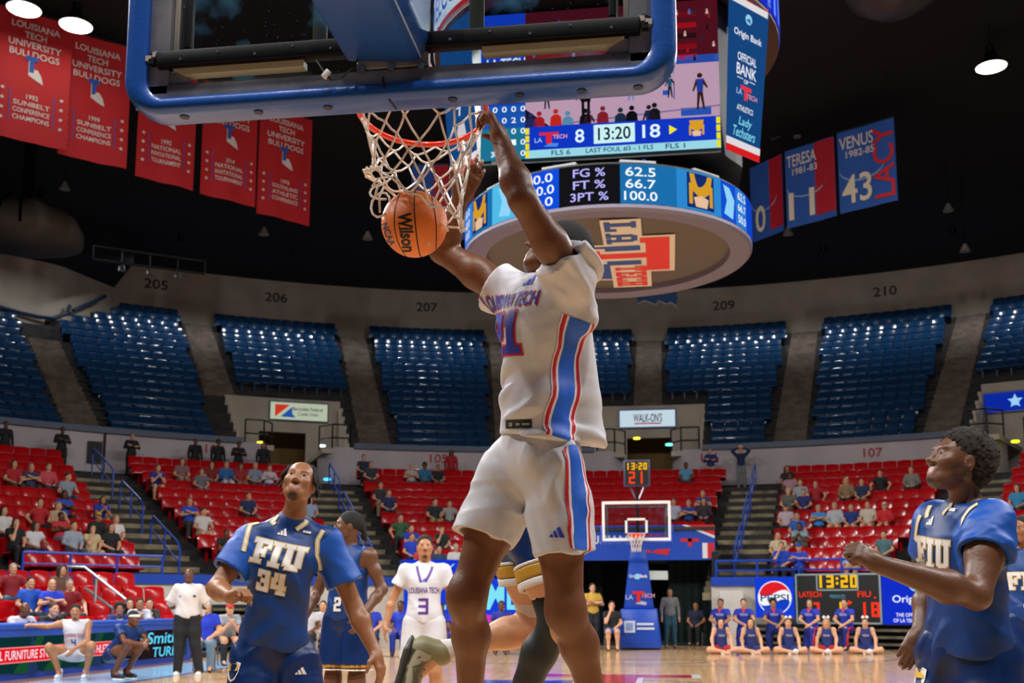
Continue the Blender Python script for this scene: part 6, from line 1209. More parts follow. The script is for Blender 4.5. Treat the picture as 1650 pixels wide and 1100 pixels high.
m1 = chest(CL, jo, 446, 894, ex, ey, 1.0, '34', 437, 938, .122, .108); logo3(CL.map(hit(CL, 456, 857), ex, ey), PWH, jo, .8); text('Culligan', .014, PWH, 'logo', jo, CL.map(hit(CL, 495, 858), ex, ey), w=.045, sub=.01, lift=.004) if False else rects([(-.02, -.006, .02, .006)], PWH, 'logo', jo, CL.map(hit(CL, 495, 857), ex, ey), .004)
def piping(C, jo, seqs, w=.011, d=5.62):
    for q in seqs: C.ribbon([hit(C, a, b, d) for a, b in q], w, [(-1, -.35, PG), (-.35, .35, PWH), (.35, 1, PG)], 'gold_piping', jo, .004, 30)
piping(CL, jo, [[(415, 824), (404, 845), (396, 872), (392, 888)], [(434, 816), (437, 832), (443, 845)], [(505, 829), (492, 843), (477, 853)], [(520, 845), (512, 870), (510, 895), (517, 918)]], .0125)
crest(CS.map(hit(CS, 375, 1082), (1, 0, 0), (0, 0, 1)), so, 1.25); logo3(CS.map(hit(CS, 484, 1081), (1, 0, 0), (0, 0, 1)), PWH, so, .8)
# ---------------------------------------------------------------- away player at right in profile
J = dict(pel=atD(1562, 1050, 4.42), che=atD(1556, 905, 4.42), nek=atD(1560, 815, 4.42), head=atD(1541, 746, 4.4), face=(-.86, -.28, .32), hup=(.35, .1, .93), front=(-.93, -.38, 0), pfront=(-.6, -.8, 0),
         shL=atD(1597, 842, 4.26), elL=atD(1574, 960, 4.08), wrL=atD(1414, 908, 3.96), shR=atD(1508, 842, 4.6), elR=atD(1500, 950, 4.75), wrR=atD(1482, 1020, 4.62),
         hiL=atD(1598, 1075, 4.34), hiR=atD(1530, 1075, 4.5), knL=atD(1590, 1275, 4.2), anL=atD(1612, 1440, 4.35), knR=atD(1505, 1275, 4.4), anR=atD(1530, 1440, 4.55))
J['hands'] = dict(L=dict(d=atD(1366, 878, 3.94)-J['wrL'], n=Vector((.1, .75, -.6)), side=1, curl=1.2, thumb=.9), R=dict(d=atD(1458, 1062, 4.58)-J['wrR'], n=Vector((-.2, .6, -.6)), side=-1, curl=.45, thumb=.2))
def hair_afro(P, g, hf, s):
    f, u, l = hf; h = SDF(); h.ell(g(0, -.035, .066), (.092*s, .114*s, .09*s), [l, f, u], .02); h.ell(g(0, -.078, .02), (.084*s, .074*s, .1*s), [l, f, u], .03); h.cut(g(0, .052, .05), f*.84-u*.55, .012); h.cut(g(0, 0, -.07), -u, .02)
    for q in (-1, 1): h.ell(g(q*.085, .03, -.03), (.04*s, .055*s, .062*s), [l, f, u], .01, 1)
    h.fn = lambda P_: .009*np.sin(P_[..., 0]*190+2*np.sin(P_[..., 2]*90))*np.sin(P_[..., 1]*200)*np.sin(P_[..., 2]*185+np.sin(P_[..., 0]*110)); sdfpart('hair', h, .0058, M('hair_afro', '2a211c', .8, bump=(260, 1.0)), P)
tt = player(J, 'away player at right in navy, seen in profile with a raised fist', SK3, hair_afro, JT, SN, 1.03, .0068, 2, 1.06, .45, seed=6, loose=.017, arm=1.26)
PC, bo, (jo, CL), (so, CS), g, hf, (sp, fr, l), _ = tt
ex = l
exc = nrm(l*.45+Vector(RT)*.7); m1_ = CL.map(hit(CL, 1500, 892, 4.2), exc, sp, .1, .4); m1 = lambda x, y, l_=0: m1_(x*.62, y, l_); rects(slab('FIU', .118, .5, grow=.34), PG, 'team_lettering', jo, m1, .003, 4); rects(slab('FIU', .118, .5), PWH, 'team_lettering', jo, m1, .0055, 4)
m2_ = CL.map(hit(CL, 1497, 934, 4.2), exc, sp, .1, .4); m2 = lambda x, y, l_=0: m2_(x*.62, y, l_); rects(slab('2', .115, .8, grow=.3), PG, 'number', jo, m2, .003, 3); rects(slab('2', .115, .8), PWH, 'number', jo, m2, .0055, 3)
logo3(CL.map(hit(CL, 1500, 839, 4.2), nrm(l), sp), PWH, jo, .8); rects([(-.02, -.006, .02, .006)], PWH, 'logo', jo, CL.map(hit(CL, 1535, 821, 4.2), l, sp), .004)
piping(CL, jo, [[(1546, 804), (1533, 815), (1520, 829)], [(1500, 815), (1495, 826), (1494, 834)], [(1576, 812), (1562, 822), (1553, 835), (1549, 848)], [(1484, 830), (1478, 850), (1476, 870)]], .011, 4.2)
crest(CS.map(hit(CS, 1482, 1094, 4.2), (.8, -.6, 0), (0, 0, 1)), so, 1.2)
# ---------------------------------------------------------------- away player running behind the dunker
J = dict(pel=atD(852, 850, 4.78), che=atD(868, 700, 4.78), nek=atD(878, 612, 4.78), head=atD(884, 560, 4.78), face=(.8, .3, .3), hup=(-.1, 0, 1), front=(.95, .2, 0), pfront=(.96, .1, 0),
         shL=atD(872, 640, 4.95), elL=atD(888, 730, 4.98), wrL=atD(905, 680, 4.85), shR=atD(872, 640, 4.6), elR=atD(868, 730, 4.6), wrR=atD(900, 700, 4.66),
         hiL=atD(836, 868, 4.86), knL=atD(866, 1018, 4.85), anL=atD(708, 1050, 4.78), toL=atD(668, 1090, 4.74), hiR=atD(862, 868, 4.68), knR=atD(897, 1004, 4.58), anR=atD(826, 1160, 4.7), toR=atD(862, 1200, 4.66))
PE = thing('person', atD(850, 1200, 4.75), 'away player running behind the dunker, one black leg sleeve, trailing leg kicked back', 'person'); sd, hf, g, tf = body(J, 1.0, False, .98, leg=1.06); sdfpart('body', sd, .0078, SKL, PE)
h = SDF(); f, u, l = hf; h.ell(g(0, -.02, .04), (.082, .1, .088), [l, f, u], .02); h.cut(g(0, .04, .03), f*.86-u*.5, .01); sdfpart('hair', h, .009, HAIRD, PE)
js, _ = tee(J, 1.0, .95, None, .3, .012, True); sdfpart('jersey', js, .009, JN, PE)
ss, _, ins = shorts(J, 1.0, 1.0, .5, .105, .112, .12, True, dict(L=atD(846, 934, 4.85), R=atD(880, 942, 4.63))); ss.fn = folds(.003, [((1, .2, .3), 6), ((.3, .4, 1), 6)], 8); so, spt, sq_ = sdfpart('shorts', ss, .0078, SN, PE)
for (e, d), q in zip(ins, 'LR'):
    for a_, b_, m, nm in ((-.1, -.085, PWH, 'hem_white_band'), (-.083, -.03, M('hem_gold', 'b58a22', .45), 'hem_gold_band'), (-.028, .006, PWH, 'hem_white_band')):
        hb = SDF(); hb.cap(e+d*(a_-.06), e+d*(b_+.06), .1195, None, .01); hb.cut(e+d*a_, -d, .002); hb.cut(e+d*b_, d, .002); hb.cap(e+d*(a_-.08), e+d*(b_+.08), .102, None, .002, 1); sdfpart(nm, hb, .0065, m, so)
def sleeve(par, pts, rs, mat, nm, c0, n0, c1, n1):
    s_ = SDF()
    for (a, b), (ra, rb) in zip(zip(pts, pts[1:]), zip(rs, rs[1:])): s_.cap(a, b, ra, rb, .03)
    s_.cut(c0, n0, .003); s_.cut(c1, n1, .003); s_.fn = folds(.0015, [((.3, .2, 1), 14), ((1, .2, .4), 12)], 2); sdfpart(nm, s_, .0075, mat, par)
hi, kn, an = J['hiR'], J['knR'], J['anR']; dk = (kn-hi).normalized(); da = (an-kn).normalized(); q = kn.lerp(an, .3)-Vector((1, 0, 0))*.018
sleeve(PE, [hi.lerp(kn, .6), kn, q, an], [.082, .069, .072, .05], M('sleeve_black', '14181a', .55, bump=(300, .1)), 'leg_sleeve', hi.lerp(kn, .68), -dk, an, da)
hi, kn, an = J['hiL'], J['knL'], J['anL']; dk = (kn-hi).normalized(); sleeve(PE, [hi.lerp(kn, .3), kn.lerp(hi, .1)], [.092, .068], fabric('tights_white', 'd8cfcc', .6), 'knee_tights', hi.lerp(kn, .4), -dk, hi.lerp(kn, .84), dk)
hi, kn = J['hiR'], J['knR']; dk = (kn-hi).normalized(); sleeve(PE, [hi.lerp(kn, .3), hi.lerp(kn, .9)], [.092, .07], fabric('tights_white', 'd8cfcc', .6), 'knee_tights', hi.lerp(kn, .4), -dk, hi.lerp(kn, .72), dk)
kn, an = J['knL'], J['anL']; da = (an-kn).normalized(); sleeve(PE, [kn.lerp(an, .7), an, an+da*.05], [.052, .044, .044], fabric('sock_white', 'd8d2cf', .7), 'sock', kn.lerp(an, .74), -da, an+da*.03, da)
sh_, (c, f, u, l) = shoe(PE, J['anL']+da*.035, J['anL']+da*.035+Vector((-.03, -.03, -.12)), -da, '8a8560', '3a3a34', 1.12, vox=.007)
SC_ = SHOE[sh_.name]
for pts_, w__, m in (([(-.05, .05, .06), (-.06, .05, .0), (.0, .05, -.02), (.06, .05, .0), (.12, .04, -.01)], .012, 'b4b098'), ([(-.07, .05, -.02), (.0, .05, -.035), (.08, .05, -.02), (.14, .03, -.02)], .008, '4c4a3e'), ([(-.03, .05, .04), (.03, .05, .02), (.07, .04, .03)], .010, '6c6a58'), ([(-.05, -.05, .05), (.0, -.05, -.02), (.08, -.05, .0)], .012, 'b4b098')):
    for sgn in (1, -1): SC_.ribbon([c+f*a_+l*b_*sgn+u*c_ for a_, b_, c_ in pts_], w__, [(-1, 1, M('shoe_panel_'+m, m, .3))], 'shoe_overlay', sh_, .003, 24)
for k in range(4): p = c+f*(.0+.028*k)+u*(.046-.006*k); MB().tube([p-l*.03, p+u*.008, p+l*.03], .004, 5).build('lace', M('lace_dark', '22241e', .6), sh_)
p = SDF(); p.ell(c-f*.07+l*.0-u*.0, (.05, .03, .04), [l, f, u], .02); sdfpart('heel_cup', p, .007, M('heel_grey', '56584a', .35), sh_)
shoe(PE, J['anR'], J['anR']+Vector((.1, 0, -.05)), (.2, 0, 1), 'e6e6ea')
# ================================================================== everyone else
def JJ(**k):
    d = dict(pel=(0, .02, .53), che=(0, .04, .82), nek=(0, .03, 1.04), head=(0, -.0, 1.185), face=(0, -1, .02), hup=(0, 0, 1), front=(0, -1, 0), pfront=(0, -1, 0), shR=(-.172, .03, .965), shL=(.172, .03, .965), elR=(-.25, -.0, .73), elL=(.25, 0, .73), wrR=(-.11, -.26, .62), wrL=(.11, -.26, .62),
             hiR=(-.095, 0, .5), hiL=(.095, 0, .5), knR=(-.12, -.43, .5), knL=(.12, -.43, .5), anR=(-.12, -.42, .09), anL=(.12, -.42, .09)); d.update(k); return {a: (Vector(b) if a not in ('hands',) else b) for a, b in d.items()}
STAND = dict(pel=(0, 0, 1.0), che=(0, 0, 1.3), nek=(0, .01, 1.53), head=(0, -.02, 1.68), shR=(-.18, .01, 1.452), shL=(.18, .01, 1.452), elR=(-.25, .03, 1.19), elL=(.25, .03, 1.19), wrR=(-.26, -.06, .93), wrL=(.26, -.06, .93), hiR=(-.095, 0, .96), hiL=(.095, 0, .96), knR=(-.11, -.02, .52), knL=(.11, -.02, .52), anR=(-.13, .02, .09), anL=(.13, .02, .09))
POSES = dict(lap=JJ(), folded=JJ(elR=(-.26, -.08, .77), elL=(.26, -.08, .77), wrR=(.06, -.2, .83), wrL=(-.06, -.22, .86)),
    lean=JJ(che=(0, -.1, .8), nek=(0, -.19, 1.0), head=(0, -.26, 1.13), shR=(-.17, -.16, .94), shL=(.17, -.16, .94), elR=(-.2, -.38, .66), elL=(.2, -.38, .66), wrR=(-.05, -.46, .82), wrL=(.05, -.46, .82)),
    chin=JJ(elR=(-.17, -.24, .74), wrR=(-.05, -.14, 1.02), hup=(.12, 0, 1)), wide=JJ(elR=(-.34, .02, .78), elL=(.34, .02, .78), wrR=(-.3, -.26, .6), wrL=(.3, -.26, .6), knR=(-.2, -.4, .5), knL=(.2, -.4, .5), anR=(-.18, -.42, .09), anL=(.18, -.42, .09)),
    side=JJ(face=(.6, -.8, 0), elL=(.27, -.05, .75), wrL=(.2, -.3, .7)), stand=JJ(**STAND), standfold=JJ(**{**STAND, 'elR': (-.27, -.06, 1.22), 'elL': (.27, -.06, 1.22), 'wrR': (.08, -.2, 1.26), 'wrL': (-.08, -.22, 1.29)}),
    headhands=JJ(**{**STAND, 'elR': (-.36, -.05, 1.62), 'elL': (.36, -.05, 1.62), 'wrR': (-.1, -.05, 1.78), 'wrL': (.1, -.05, 1.78)}),
    kneel=JJ(pel=(0, .1, .55), che=(0, .05, .86), nek=(0, .03, 1.08), head=(0, -.01, 1.225), shR=(-.175, .03, 1.005), shL=(.175, .03, 1.005), elR=(-.25, -.14, .8), elL=(.26, -.16, .8), wrR=(-.0, -.36, .68), wrL=(.1, -.38, .66), hiR=(-.1, .1, .53), hiL=(.1, .1, .53), knR=(-.13, -.06, .09), anR=(-.13, .38, .09), knL=(.15, -.36, .53), anL=(.15, -.36, .09)),
    floor=JJ(pel=(0, .1, .14), che=(0, .1, .43), nek=(0, .08, .64), head=(0, .05, .78), shR=(-.16, .09, .6), shL=(.16, .09, .6), elR=(-.24, .02, .38), elL=(.24, .02, .38), wrR=(-.24, -.14, .18), wrL=(.24, -.14, .18), hiR=(-.1, .08, .12), hiL=(.1, .08, .12), knR=(-.34, -.22, .11), anR=(.0, -.34, .07), knL=(.36, -.2, .11), anL=(.1, -.38, .07)))
def trousers(J, s=1.0, long=True, skirt=False):
    sd = SDF(); sp = (J['che']-J['pel']).normalized(); fr = nrm(J['pfront']); l = sp.cross(fr).normalized(); sd.ell(J['pel'], (.168*s, .122*s, .14*s), [l, fr, sp], .05)
    for q in 'LR':
        h, k, a = J['hi'+q], J['kn'+q], J['an'+q]; m = h.lerp(k, .5)
        if long: sd.cap(h, h.lerp(k, .5), .108*s, .1*s, .04); sd.cap(h.lerp(k, .5), k, .1*s, .078*s, .04); sd.cap(k, a, .08*s, .062*s, .03)
        else: sd.cap(h, m if skirt else h.lerp(k, .78), .108*s, .108*s if skirt else .1*s, .05)
    sd.cut(J['pel']+sp*.12, sp, .01); return sd
def hairsd(g, hf, s, kind):
    f, u, l = hf; h = SDF(); X = [l, f, u]
    if kind == 'cap': h.ell(g(0, -.005, .05), (.085*s, .105*s, .08*s), X, .02); h.cut(g(0, 0, .038), -u, .01); h.box(g(0, .115, .04), X, (.06*s, .06*s, .009*s), .008, .01); return h
    h.ell(g(0, -.022, .044), (.084*s, .102*s, .092*s), X, .02)
    if kind == 'curly': h.ell(g(0, -.03, .05), (.11*s, .12*s, .11*s), X, .03)
    h.cut(g(0, .048, .025), f*.85-u*.52, .012)
    if kind == 'long':
        h.ell(g(0, -.06, -.07), (.088*s, .055*s, .14*s), X, .04)
        for q in (-1, 1): h.cap(g(q*.075, .0, .02), g(q*.085, -.0, -.16), .028*s, .024*s, .03)
    elif kind == 'tail': h.cut(g(0, 0, -.05), -u, .02); h.cap(g(0, -.1, .06), g(0, -.15, -.08), .03*s, .02*s, .02)
    else: h.cut(g(0, 0, -.05), -u, .02)
    return h
PROTO = {}
def proto(pose, part, vox=.019):
    k = (pose, part)
    if k in PROTO: return PROTO[k]
    J = POSES[pose]; sd = None
    if part == 'body': sd, hf, g, _ = body(J, 1, True, .97)
    elif part in ('short', 'long', 'curly', 'cap', 'tail'): _, hf, g, _ = body(J, 1, False, 1, False); sd = hairsd(g, hf, 1, part)
    elif part == 'shirt': sd, _ = tee(J, 1, 1, None, .6, .013)
    elif part == 'longshirt': sd, _ = tee(J, 1, 1, None, .6, .012); [sd.cap(J['sh'+q].lerp(J['el'+q], .5), J['el'+q], .065, .056, .02) and sd.cap(J['el'+q], J['el'+q].lerp(J['wr'+q], .9), .056, .043, .02) for q in 'LR']
    elif part == 'tank': sd, _ = tee(J, 1, .95, None, .3, .012, True)
    elif part == 'trousers': sd = trousers(J)
    elif part == 'shortpants': sd = trousers(J, 1, False)
    elif part == 'skirt': sd = trousers(J, 1, False, True)
    elif part == 'shoes':
        sd = SDF()
        for q in 'LR': a = J['an'+q]; dr = nrm(J['pfront']) if pose != 'floor' else nrm(J['an'+q]-J['kn'+q]); sd.cap(a-dr*.03-Vector((0, 0, .04)), a+dr*.14-Vector((0, 0, .05)), .045, .038, .02)
    if part == 'body':
        pts, q = sd.mesh(.0125); me, P = np_mesh(pose+'_'+part, pts, q, JW); ey_ = [np.array(g(s_*.032, .09, .008)) for s_ in (-1, 1)]; br_ = [np.array(g(s_*x_, .092, .034)) for s_ in (-1, 1) for x_ in (.022, .042)]
        attr(me, 'beard', np.maximum(np.max([1-sm(np.sqrt(((P-e)**2).sum(1)), .008, .017) for e in ey_], 0), .7*np.max([1-sm(np.sqrt(((P-e)**2).sum(1)), .006, .014) for e in br_], 0))); lp = np.array(g(0, .093, -.065)); L_ = np.array(g(1, 0, 0))-np.array(g(0, 0, 0)); D_ = P-lp; x_ = D_@L_; attr(me, 'lip', 1-sm(np.sqrt((x_/2)**2+((D_-x_[:, None]*L_)**2).sum(1)), .008, .016)); PROTO[k] = me; return me
    pts, q = sd.mesh(vox); me, _ = np_mesh(pose+'_'+part, pts, q, JW); PROTO[k] = me; return me
def dress(par, pose, items):
    for nm, part, mat in items:
        o = link_mesh(nm, proto(pose, part), par); o.material_slots[0].link = 'OBJECT'; o.material_slots[0].material = mat
def cl(hexc): return M('cloth_'+hexc, hexc, .75)
SKN = dict(l=SKL, m=SKM, d=SK1, g=SKG); HR = dict(k=HAIRB, b=HAIRD, y=HAIRL, g=HAIRG)
def person(loc, rz, pose, label, shirt, skin_='l', hair='sb', legs='2b2f3a', top='shirt', bot='trousers', shoes='2a2a2c', group=None, sc=1.0, cap=None):
    p = thing('person', (0, 0, 0), label, 'person', group); hk = {'s': 'short', 'l': 'long', 'c': 'curly', 'p': 'cap', 't': 'tail'}.get(hair[0])
    it = [('body', 'body', SKN[skin_])]+([('hair' if hk != 'cap' else 'cap', hk, cl(cap) if hk == 'cap' else HR[hair[1]])] if hk else [])+[('shirt', top, cl(shirt)), ({'trousers': 'trousers', 'shortpants': 'shorts', 'skirt': 'skirt'}[bot], bot, cl(legs)), ('shoes', 'shoes', cl(shoes))]
    dress(p, pose, it); p.location = loc; p.rotation_euler = (0, 0, rz); p.scale = (sc,)*3; return p
CNAME = {}
def say(hexc):
    tab = dict(black='15151a', navy='1c2a55', blue='2050c8', red='b8141c', white='d8d6d6', grey='85858c', pink='c8485a', cream='d2c4a4', teal='3a6a88', green='2f5a38', olive='6a6450', tan='a08860', purple='3a2c7a', orange='d8401c'); r = lin(hexc)
    tab['sky blue'] = '3f9ade'; tab['pale blue'] = '9ab8d0'; tab['dark red'] = '6a1018'; tab['pale pink'] = 'd0a8b0'
    return min(tab, key=lambda n: sum((a**.45-b**.45)**2 for a, b in zip(lin(tab[n]), r)))
# (u, v of the chest, shirt, skin, hair, pose, legs, trousers kind)
FANS = [
 (18, 762, 'a8141e', 'l', 'lb', 'lap', '3a3630', 0), (46, 768, '2a3358', 'l', 'sg', 'folded', '3a3a44', 0), (85, 777, 'c84858', 'l', 'sb', 'lap', '3a3f48', 0), (111, 784, '8d98a8', 'l', 'sb', 'side', '3c4658', 0), (111, 815, '1c50c0', 'd', 'lk', 'folded', '22242c', 0), (161, 820, '1838a8', 'm', 'lb', 'lean', '22242c', 0),
 (57, 822, 'b0161e', 'l', 'sb', 'wide', '2a2a30', 0), (84, 826, 'b89878', 'l', 'sy', 'side', '3a4660', 0), (14, 842, 'd0ccc8', 'l', 'lk', 'lap', '202026', 0), (24, 868, '18181c', 'l', 'lb', 'chin', '18181c', 0), (65, 872, 'd2d0d2', 'm', 'lb', 'side', '1c2438', 0), (105, 852, 'c22a34', 'd', 'sk', 'folded', '5a7494', 0), (123, 862, '9aa4b0', 'l', 'sb', 'lap', '3c4a60', 0),
 (141, 874, 'd2bd92', 'l', 'lb', 'chin', 'c0a880', 0), (162, 854, '16161a', 'm', 'p', 'lap', '15151a', 0), (173, 876, '141418', 'l', 'lb', 'lap', '17171c', 0), (188, 866, 'd8d0d0', 'l', 'sy', 'lap', 'c01820', 0),
 (246, 788, '2c2f8a', 'l', 'sb', 'lean', '3a3a40', 1), (298, 762, '8a5f62', 'l', 'lb', 'lap', '8a7a68', 0), (323, 768, '6a6a70', 'l', 'sb', 'lap', '6a6a70', 0), (345, 764, '7a1c22', 'l', 'lb', 'lap', '34343c', 0), (364, 766, '2a5f9a', 'l', 'sb', 'lap', 'b8c4d0', 0), (390, 768, '9a1e28', 'm', 'lk', 'lap', '8a7460', 0), (408, 770, '7a8ca0', 'l', 'sg', 'lap', '3a4048', 0), (433, 769, 'c8c0d0', 'l', 'sb', 'folded', '4a3c70', 0),
 (411, 812, '1c2c58', 'l', 'sb', 'lap', '26282e', 0), (290, 840, '1c48c0', 'l', 'sy', 'folded', '46484e', 0), (315, 842, 'cfcdca', 'l', 'sb', 'side', 'cfb8a0', 1), (331, 886, '1a1a1e', 'd', 'sk', 'lean', '1a1a1e', 0), (512, 816, '93a6c0', 'l', 'lb', 'lap', '22305a', 0),
 (580, 765, '1b2740', 'l', 'sb', 'lap', '1c2430', 0), (602, 766, '2f3438', 'l', 'sb', 'lap', '2a2e34', 0), (664, 766, 'a8a6a8', 'l', 'sg', 'folded', '4a4a50', 0), (685, 766, '2a6a8c', 'd', 'ck', 'lap', '24424e', 0), (711, 766, '1a1a1e', 'm', 'sk', 'lap', '6a5c50', 0), (598, 806, '2e2c34', 'l', 'sb', 'lap', 'a09070', 0), (617, 808, '1c2a5a', 'l', 'sb', 'lap', '1c2440', 0), (696, 820, '1e2430', 'l', 'sb', 'side', '9a8458', 0), (722, 820, '9a9a98', 'l', 'sb', 'wide', '2c2e34', 0), (623, 851, '2f5c38', 'l', 'sb', 'wide', '26282c', 0), (633, 884, '1c40c8', 'l', 'sb', 'lap', '1a1e30', 0), (661, 884, '2040c0', 'l', 'sb', 'lean', '1a1e30', 0), (717, 872, '15302a', 'l', 'sb', 'chin', '20242a', 0), (645, 902, 'd8401e', 'l', 'lb', 'lap', '8a8064', 0), (667, 900, '8c3a5a', 'l', 'sb', 'lap', '2c3c5c', 0), (693, 900, '27405c', 'l', 'sb', 'lap', '262c38', 0), (716, 902, 'd4cfca', 'l', 'sg', 'lap', '22242c', 0),
 (1107, 770, '5a9ac0', 'd', 'tk', 'lap', '30343c', 0), (1113, 824, '1f3f9a', 'l', 'sg', 'folded', '1c2230', 0), (1134, 828, '3a2a3a', 'l', 'lb', 'lap', '1c1c24', 0), (1154, 822, '2a3c86', 'l', 'sb', 'folded', '1c2230', 0), (1094, 830, 'b8b8d0', 'l', 'sb', 'lap', '30343c', 0),
 (1257, 779, '17171b', 'm', 'lk', 'lap', '34343a', 0), (1279, 778, 'a8808a', 'd', 'ck', 'lap', '3a3030', 0), (1302, 794, '9aa0ac', 'l', 'sb', 'lap', '4a6a8a', 0), (1325, 790, 'a01420', 'l', 'sb', 'wide', '8a1018', 0), (1357, 791, '8a6c4a', 'l', 'ly', 'lap', '2a2c24', 0), (1378, 787, '1e2a50', 'l', 'sb', 'lap', '8a7460', 0), (1416, 777, '151519', 'l', 'sk', 'wide', '1a1a1e', 0), (1465, 773, '7c7872', 'l', 'sb', 'lap', '1e1e24', 0), (1256, 806, '605f56', 'l', 'sg', 'side', '4a4a44', 0), (1280, 804, '27286a', 'l', 'sb', 'lap', '26263a', 0),
 (1252, 839, 'c8b4bc', 'l', 'p', 'lap', '2a3038', 0), (1276, 840, '2a62c0', 'l', 'sb', 'lap', '1c2c50', 0), (1322, 835, '2f8ad8', 'l', 'sg', 'folded', '17171c', 0), (1348, 838, 'b4b8be', 'l', 'sg', 'lap', 'b49a80', 1), (1373, 834, '1c2f78', 'l', 'sb', 'lap', 'c09a80', 1), (1400, 834, 'c8beae', 'l', 'sb', 'lap', 'b8987e', 1), (1425, 832, 'c81c24', 'l', 'p', 'lap', '302c30', 1), (1298, 874, '8aa8b0', 'd', 'sk', 'lean', '46443a', 0), (1249, 890, 'd0c09a', 'l', 'sb', 'lap', '30343c', 0), (1248, 908, '1c44c0', 'l', 'sb', 'chin', '2a3038', 0), (1295, 906, '1c3fc0', 'l', 'p', 'folded', '1c2f60', 0), (1388, 916, '8ab8e0', 'l', 'sb', 'lap', 'c8a080', 1), (1463, 896, '4a7078', 'l', 'sb', 'lap', '30343c', 0), (1634, 812, '2f8ab8', 'l', 'lb', 'lap', '30343c', 0)]
CAPC = {162: 'c8a030', 1252: '2a4a7a', 1425: 'd0ccc8', 1295: '2444c0'}
used = set(); rows = {}
HN = dict(sb='brown haired', lb='long brown haired', sk='black haired', lk='long black haired', sg='grey haired', sy='blond', ly='long blond haired', ck='curly black haired', tk='black ponytailed', p='capped'); PN = dict(lap='hands on lap', folded='arms folded', lean='leaning forward', chin='hand at chin', side='turned sideways', wide='elbows out')
def seat_fans(F, SEATS, SECN):
    for (u, v, sh, sk, hr, po, lg, bt) in F:
        best = None
        for k, s in enumerate(SEATS):
            if (s[3], s[4], s[5]) in used: continue
            a, b, _ = pj(pol(s[0], s[1], s[2]+.84)); d = (a-u)**2+(b-v)**2*1.6
            if best is None or d < best[0]: best = (d, s)
        s = best[1]; used.add((s[3], s[4], s[5])); rows.setdefault((s[3], s[4]), []).append((s[0], u, s, (sh, sk, hr, po, lg, bt)))
    for (k, i), R in rows.items():
        R.sort(key=lambda r: r[0])
        for q, (a, u, s, (sh, sk, hr, po, lg, bt)) in enumerate(R):
            lab = '%s person in %s top, %s row %s' % (HN[hr], say(sh), ORD[i], SECN[k].replace('the ', ''))
            if len(R) > 1: lab += ', rightmost there' if q == len(R)-1 else ', %s from left' % ORD[q]
            else: lab += ', '+PN[po]
            p = pol(s[0], s[1], s[2]); d = pol(s[0], s[1]-.05); person((d.x, d.y, s[2]), math.radians(-s[0]), po, lab, sh, sk, hr if hr != 'p' else 'pk', lg, 'shirt' if (len(rows)+q) % 3 else 'longshirt', 'shortpants' if bt else 'trousers', sc=.97 if q % 2 else 1.02, cap=CAPC.get(u))
seat_fans(FANS, RSEATS, LSEC)
# people standing along the concourse wall
for (u, sh, sk, hr, po, lg, lab) in ((6, '151518', 'd', 'sk', 'stand', '151518', 'person in black standing at the wall at the far left edge of the stand'), (98, '121216', 'd', 'sk', 'standfold', '121216', 'person in black standing by the wall vent above the left section'), (211, '15161c', 'l', 'sb', 'standfold', '101014', 'guard in black standing at the top of the stairs left of player 34'), (314, '121216', 'd', 'sk', 'stand', '121216', 'leftmost of four people in black standing under the painted 104'), (351, '121216', 'd', 'ck', 'stand', '121216', 'second from the left of the people in black under painted 104'), (384, '131318', 'd', 'sk', 'standfold', '121216', 'third from the left of the people in black under painted 104'), (424, '131318', 'm', 'lk', 'stand', '121216', 'rightmost of four people in black standing under the painted 104'),
    (727, 'a0161e', 'd', 'lk', 'stand', '7a1018', 'person in a long red dress standing under the painted 105'), (1145, '1a2c6a', 'l', 'sb', 'standfold', 'b09a6c', 'person in navy sweater and khaki trousers standing under painted 106'), (1194, '18244a', 'l', 'sb', 'headhands', '7a7a80', 'person with hands on head standing at the stairs right of painted 106')):
    p = atR(u, 742, 27.75); a = ang(p); person((p.x, p.y, 5.71), math.radians(-a), po, lab, sh, sk, hr, lg, 'longshirt', sc=.94)
# courtside riser at left, table and benches
def facing_rz(dx, dy): return math.atan2(dx, -dy)
def courtside(u, v, R, zf, rz_to, pose, lab, *a, **k):
    p = atR(u, v, R); return person((p.x, p.y, zf), facing_rz(rz_to[0], rz_to[1]), pose, lab, *a, **k)
CS_ = [(20, 940, 15.05, .82, 'wide', 'grey haired person in dark red shirt and jeans on the courtside riser', '8a1420', 'l', 'sg', '2f5a70'), (49, 955, 14.05, .5, 'lap', 'person in blue polo shirt sitting left of the one with folded arms', '1c58c8', 'l', 'sk', '22304a'), (83, 966, 13.7, .46, 'folded', 'bald person in blue polo shirt with folded arms at courtside left', '1a40d0', 'l', 'n', '1c2030'),
       (98, 938, 15.05, .82, 'side', 'long brown haired person turned away on the courtside riser', '6a4a3a', 'l', 'lb', '2a2a30'), (111, 968, 13.9, .46, 'wide', 'grey haired person in dark red shirt leaning back beside the grey handrail', '8a1018', 'l', 'sg', '2a2a30')]
for u, v, R, zf, po, lab, sh, sk, hr, lg in CS_: courtside(u, v, R, zf, (.7, -.7), po, lab, sh, sk, hr, lg)
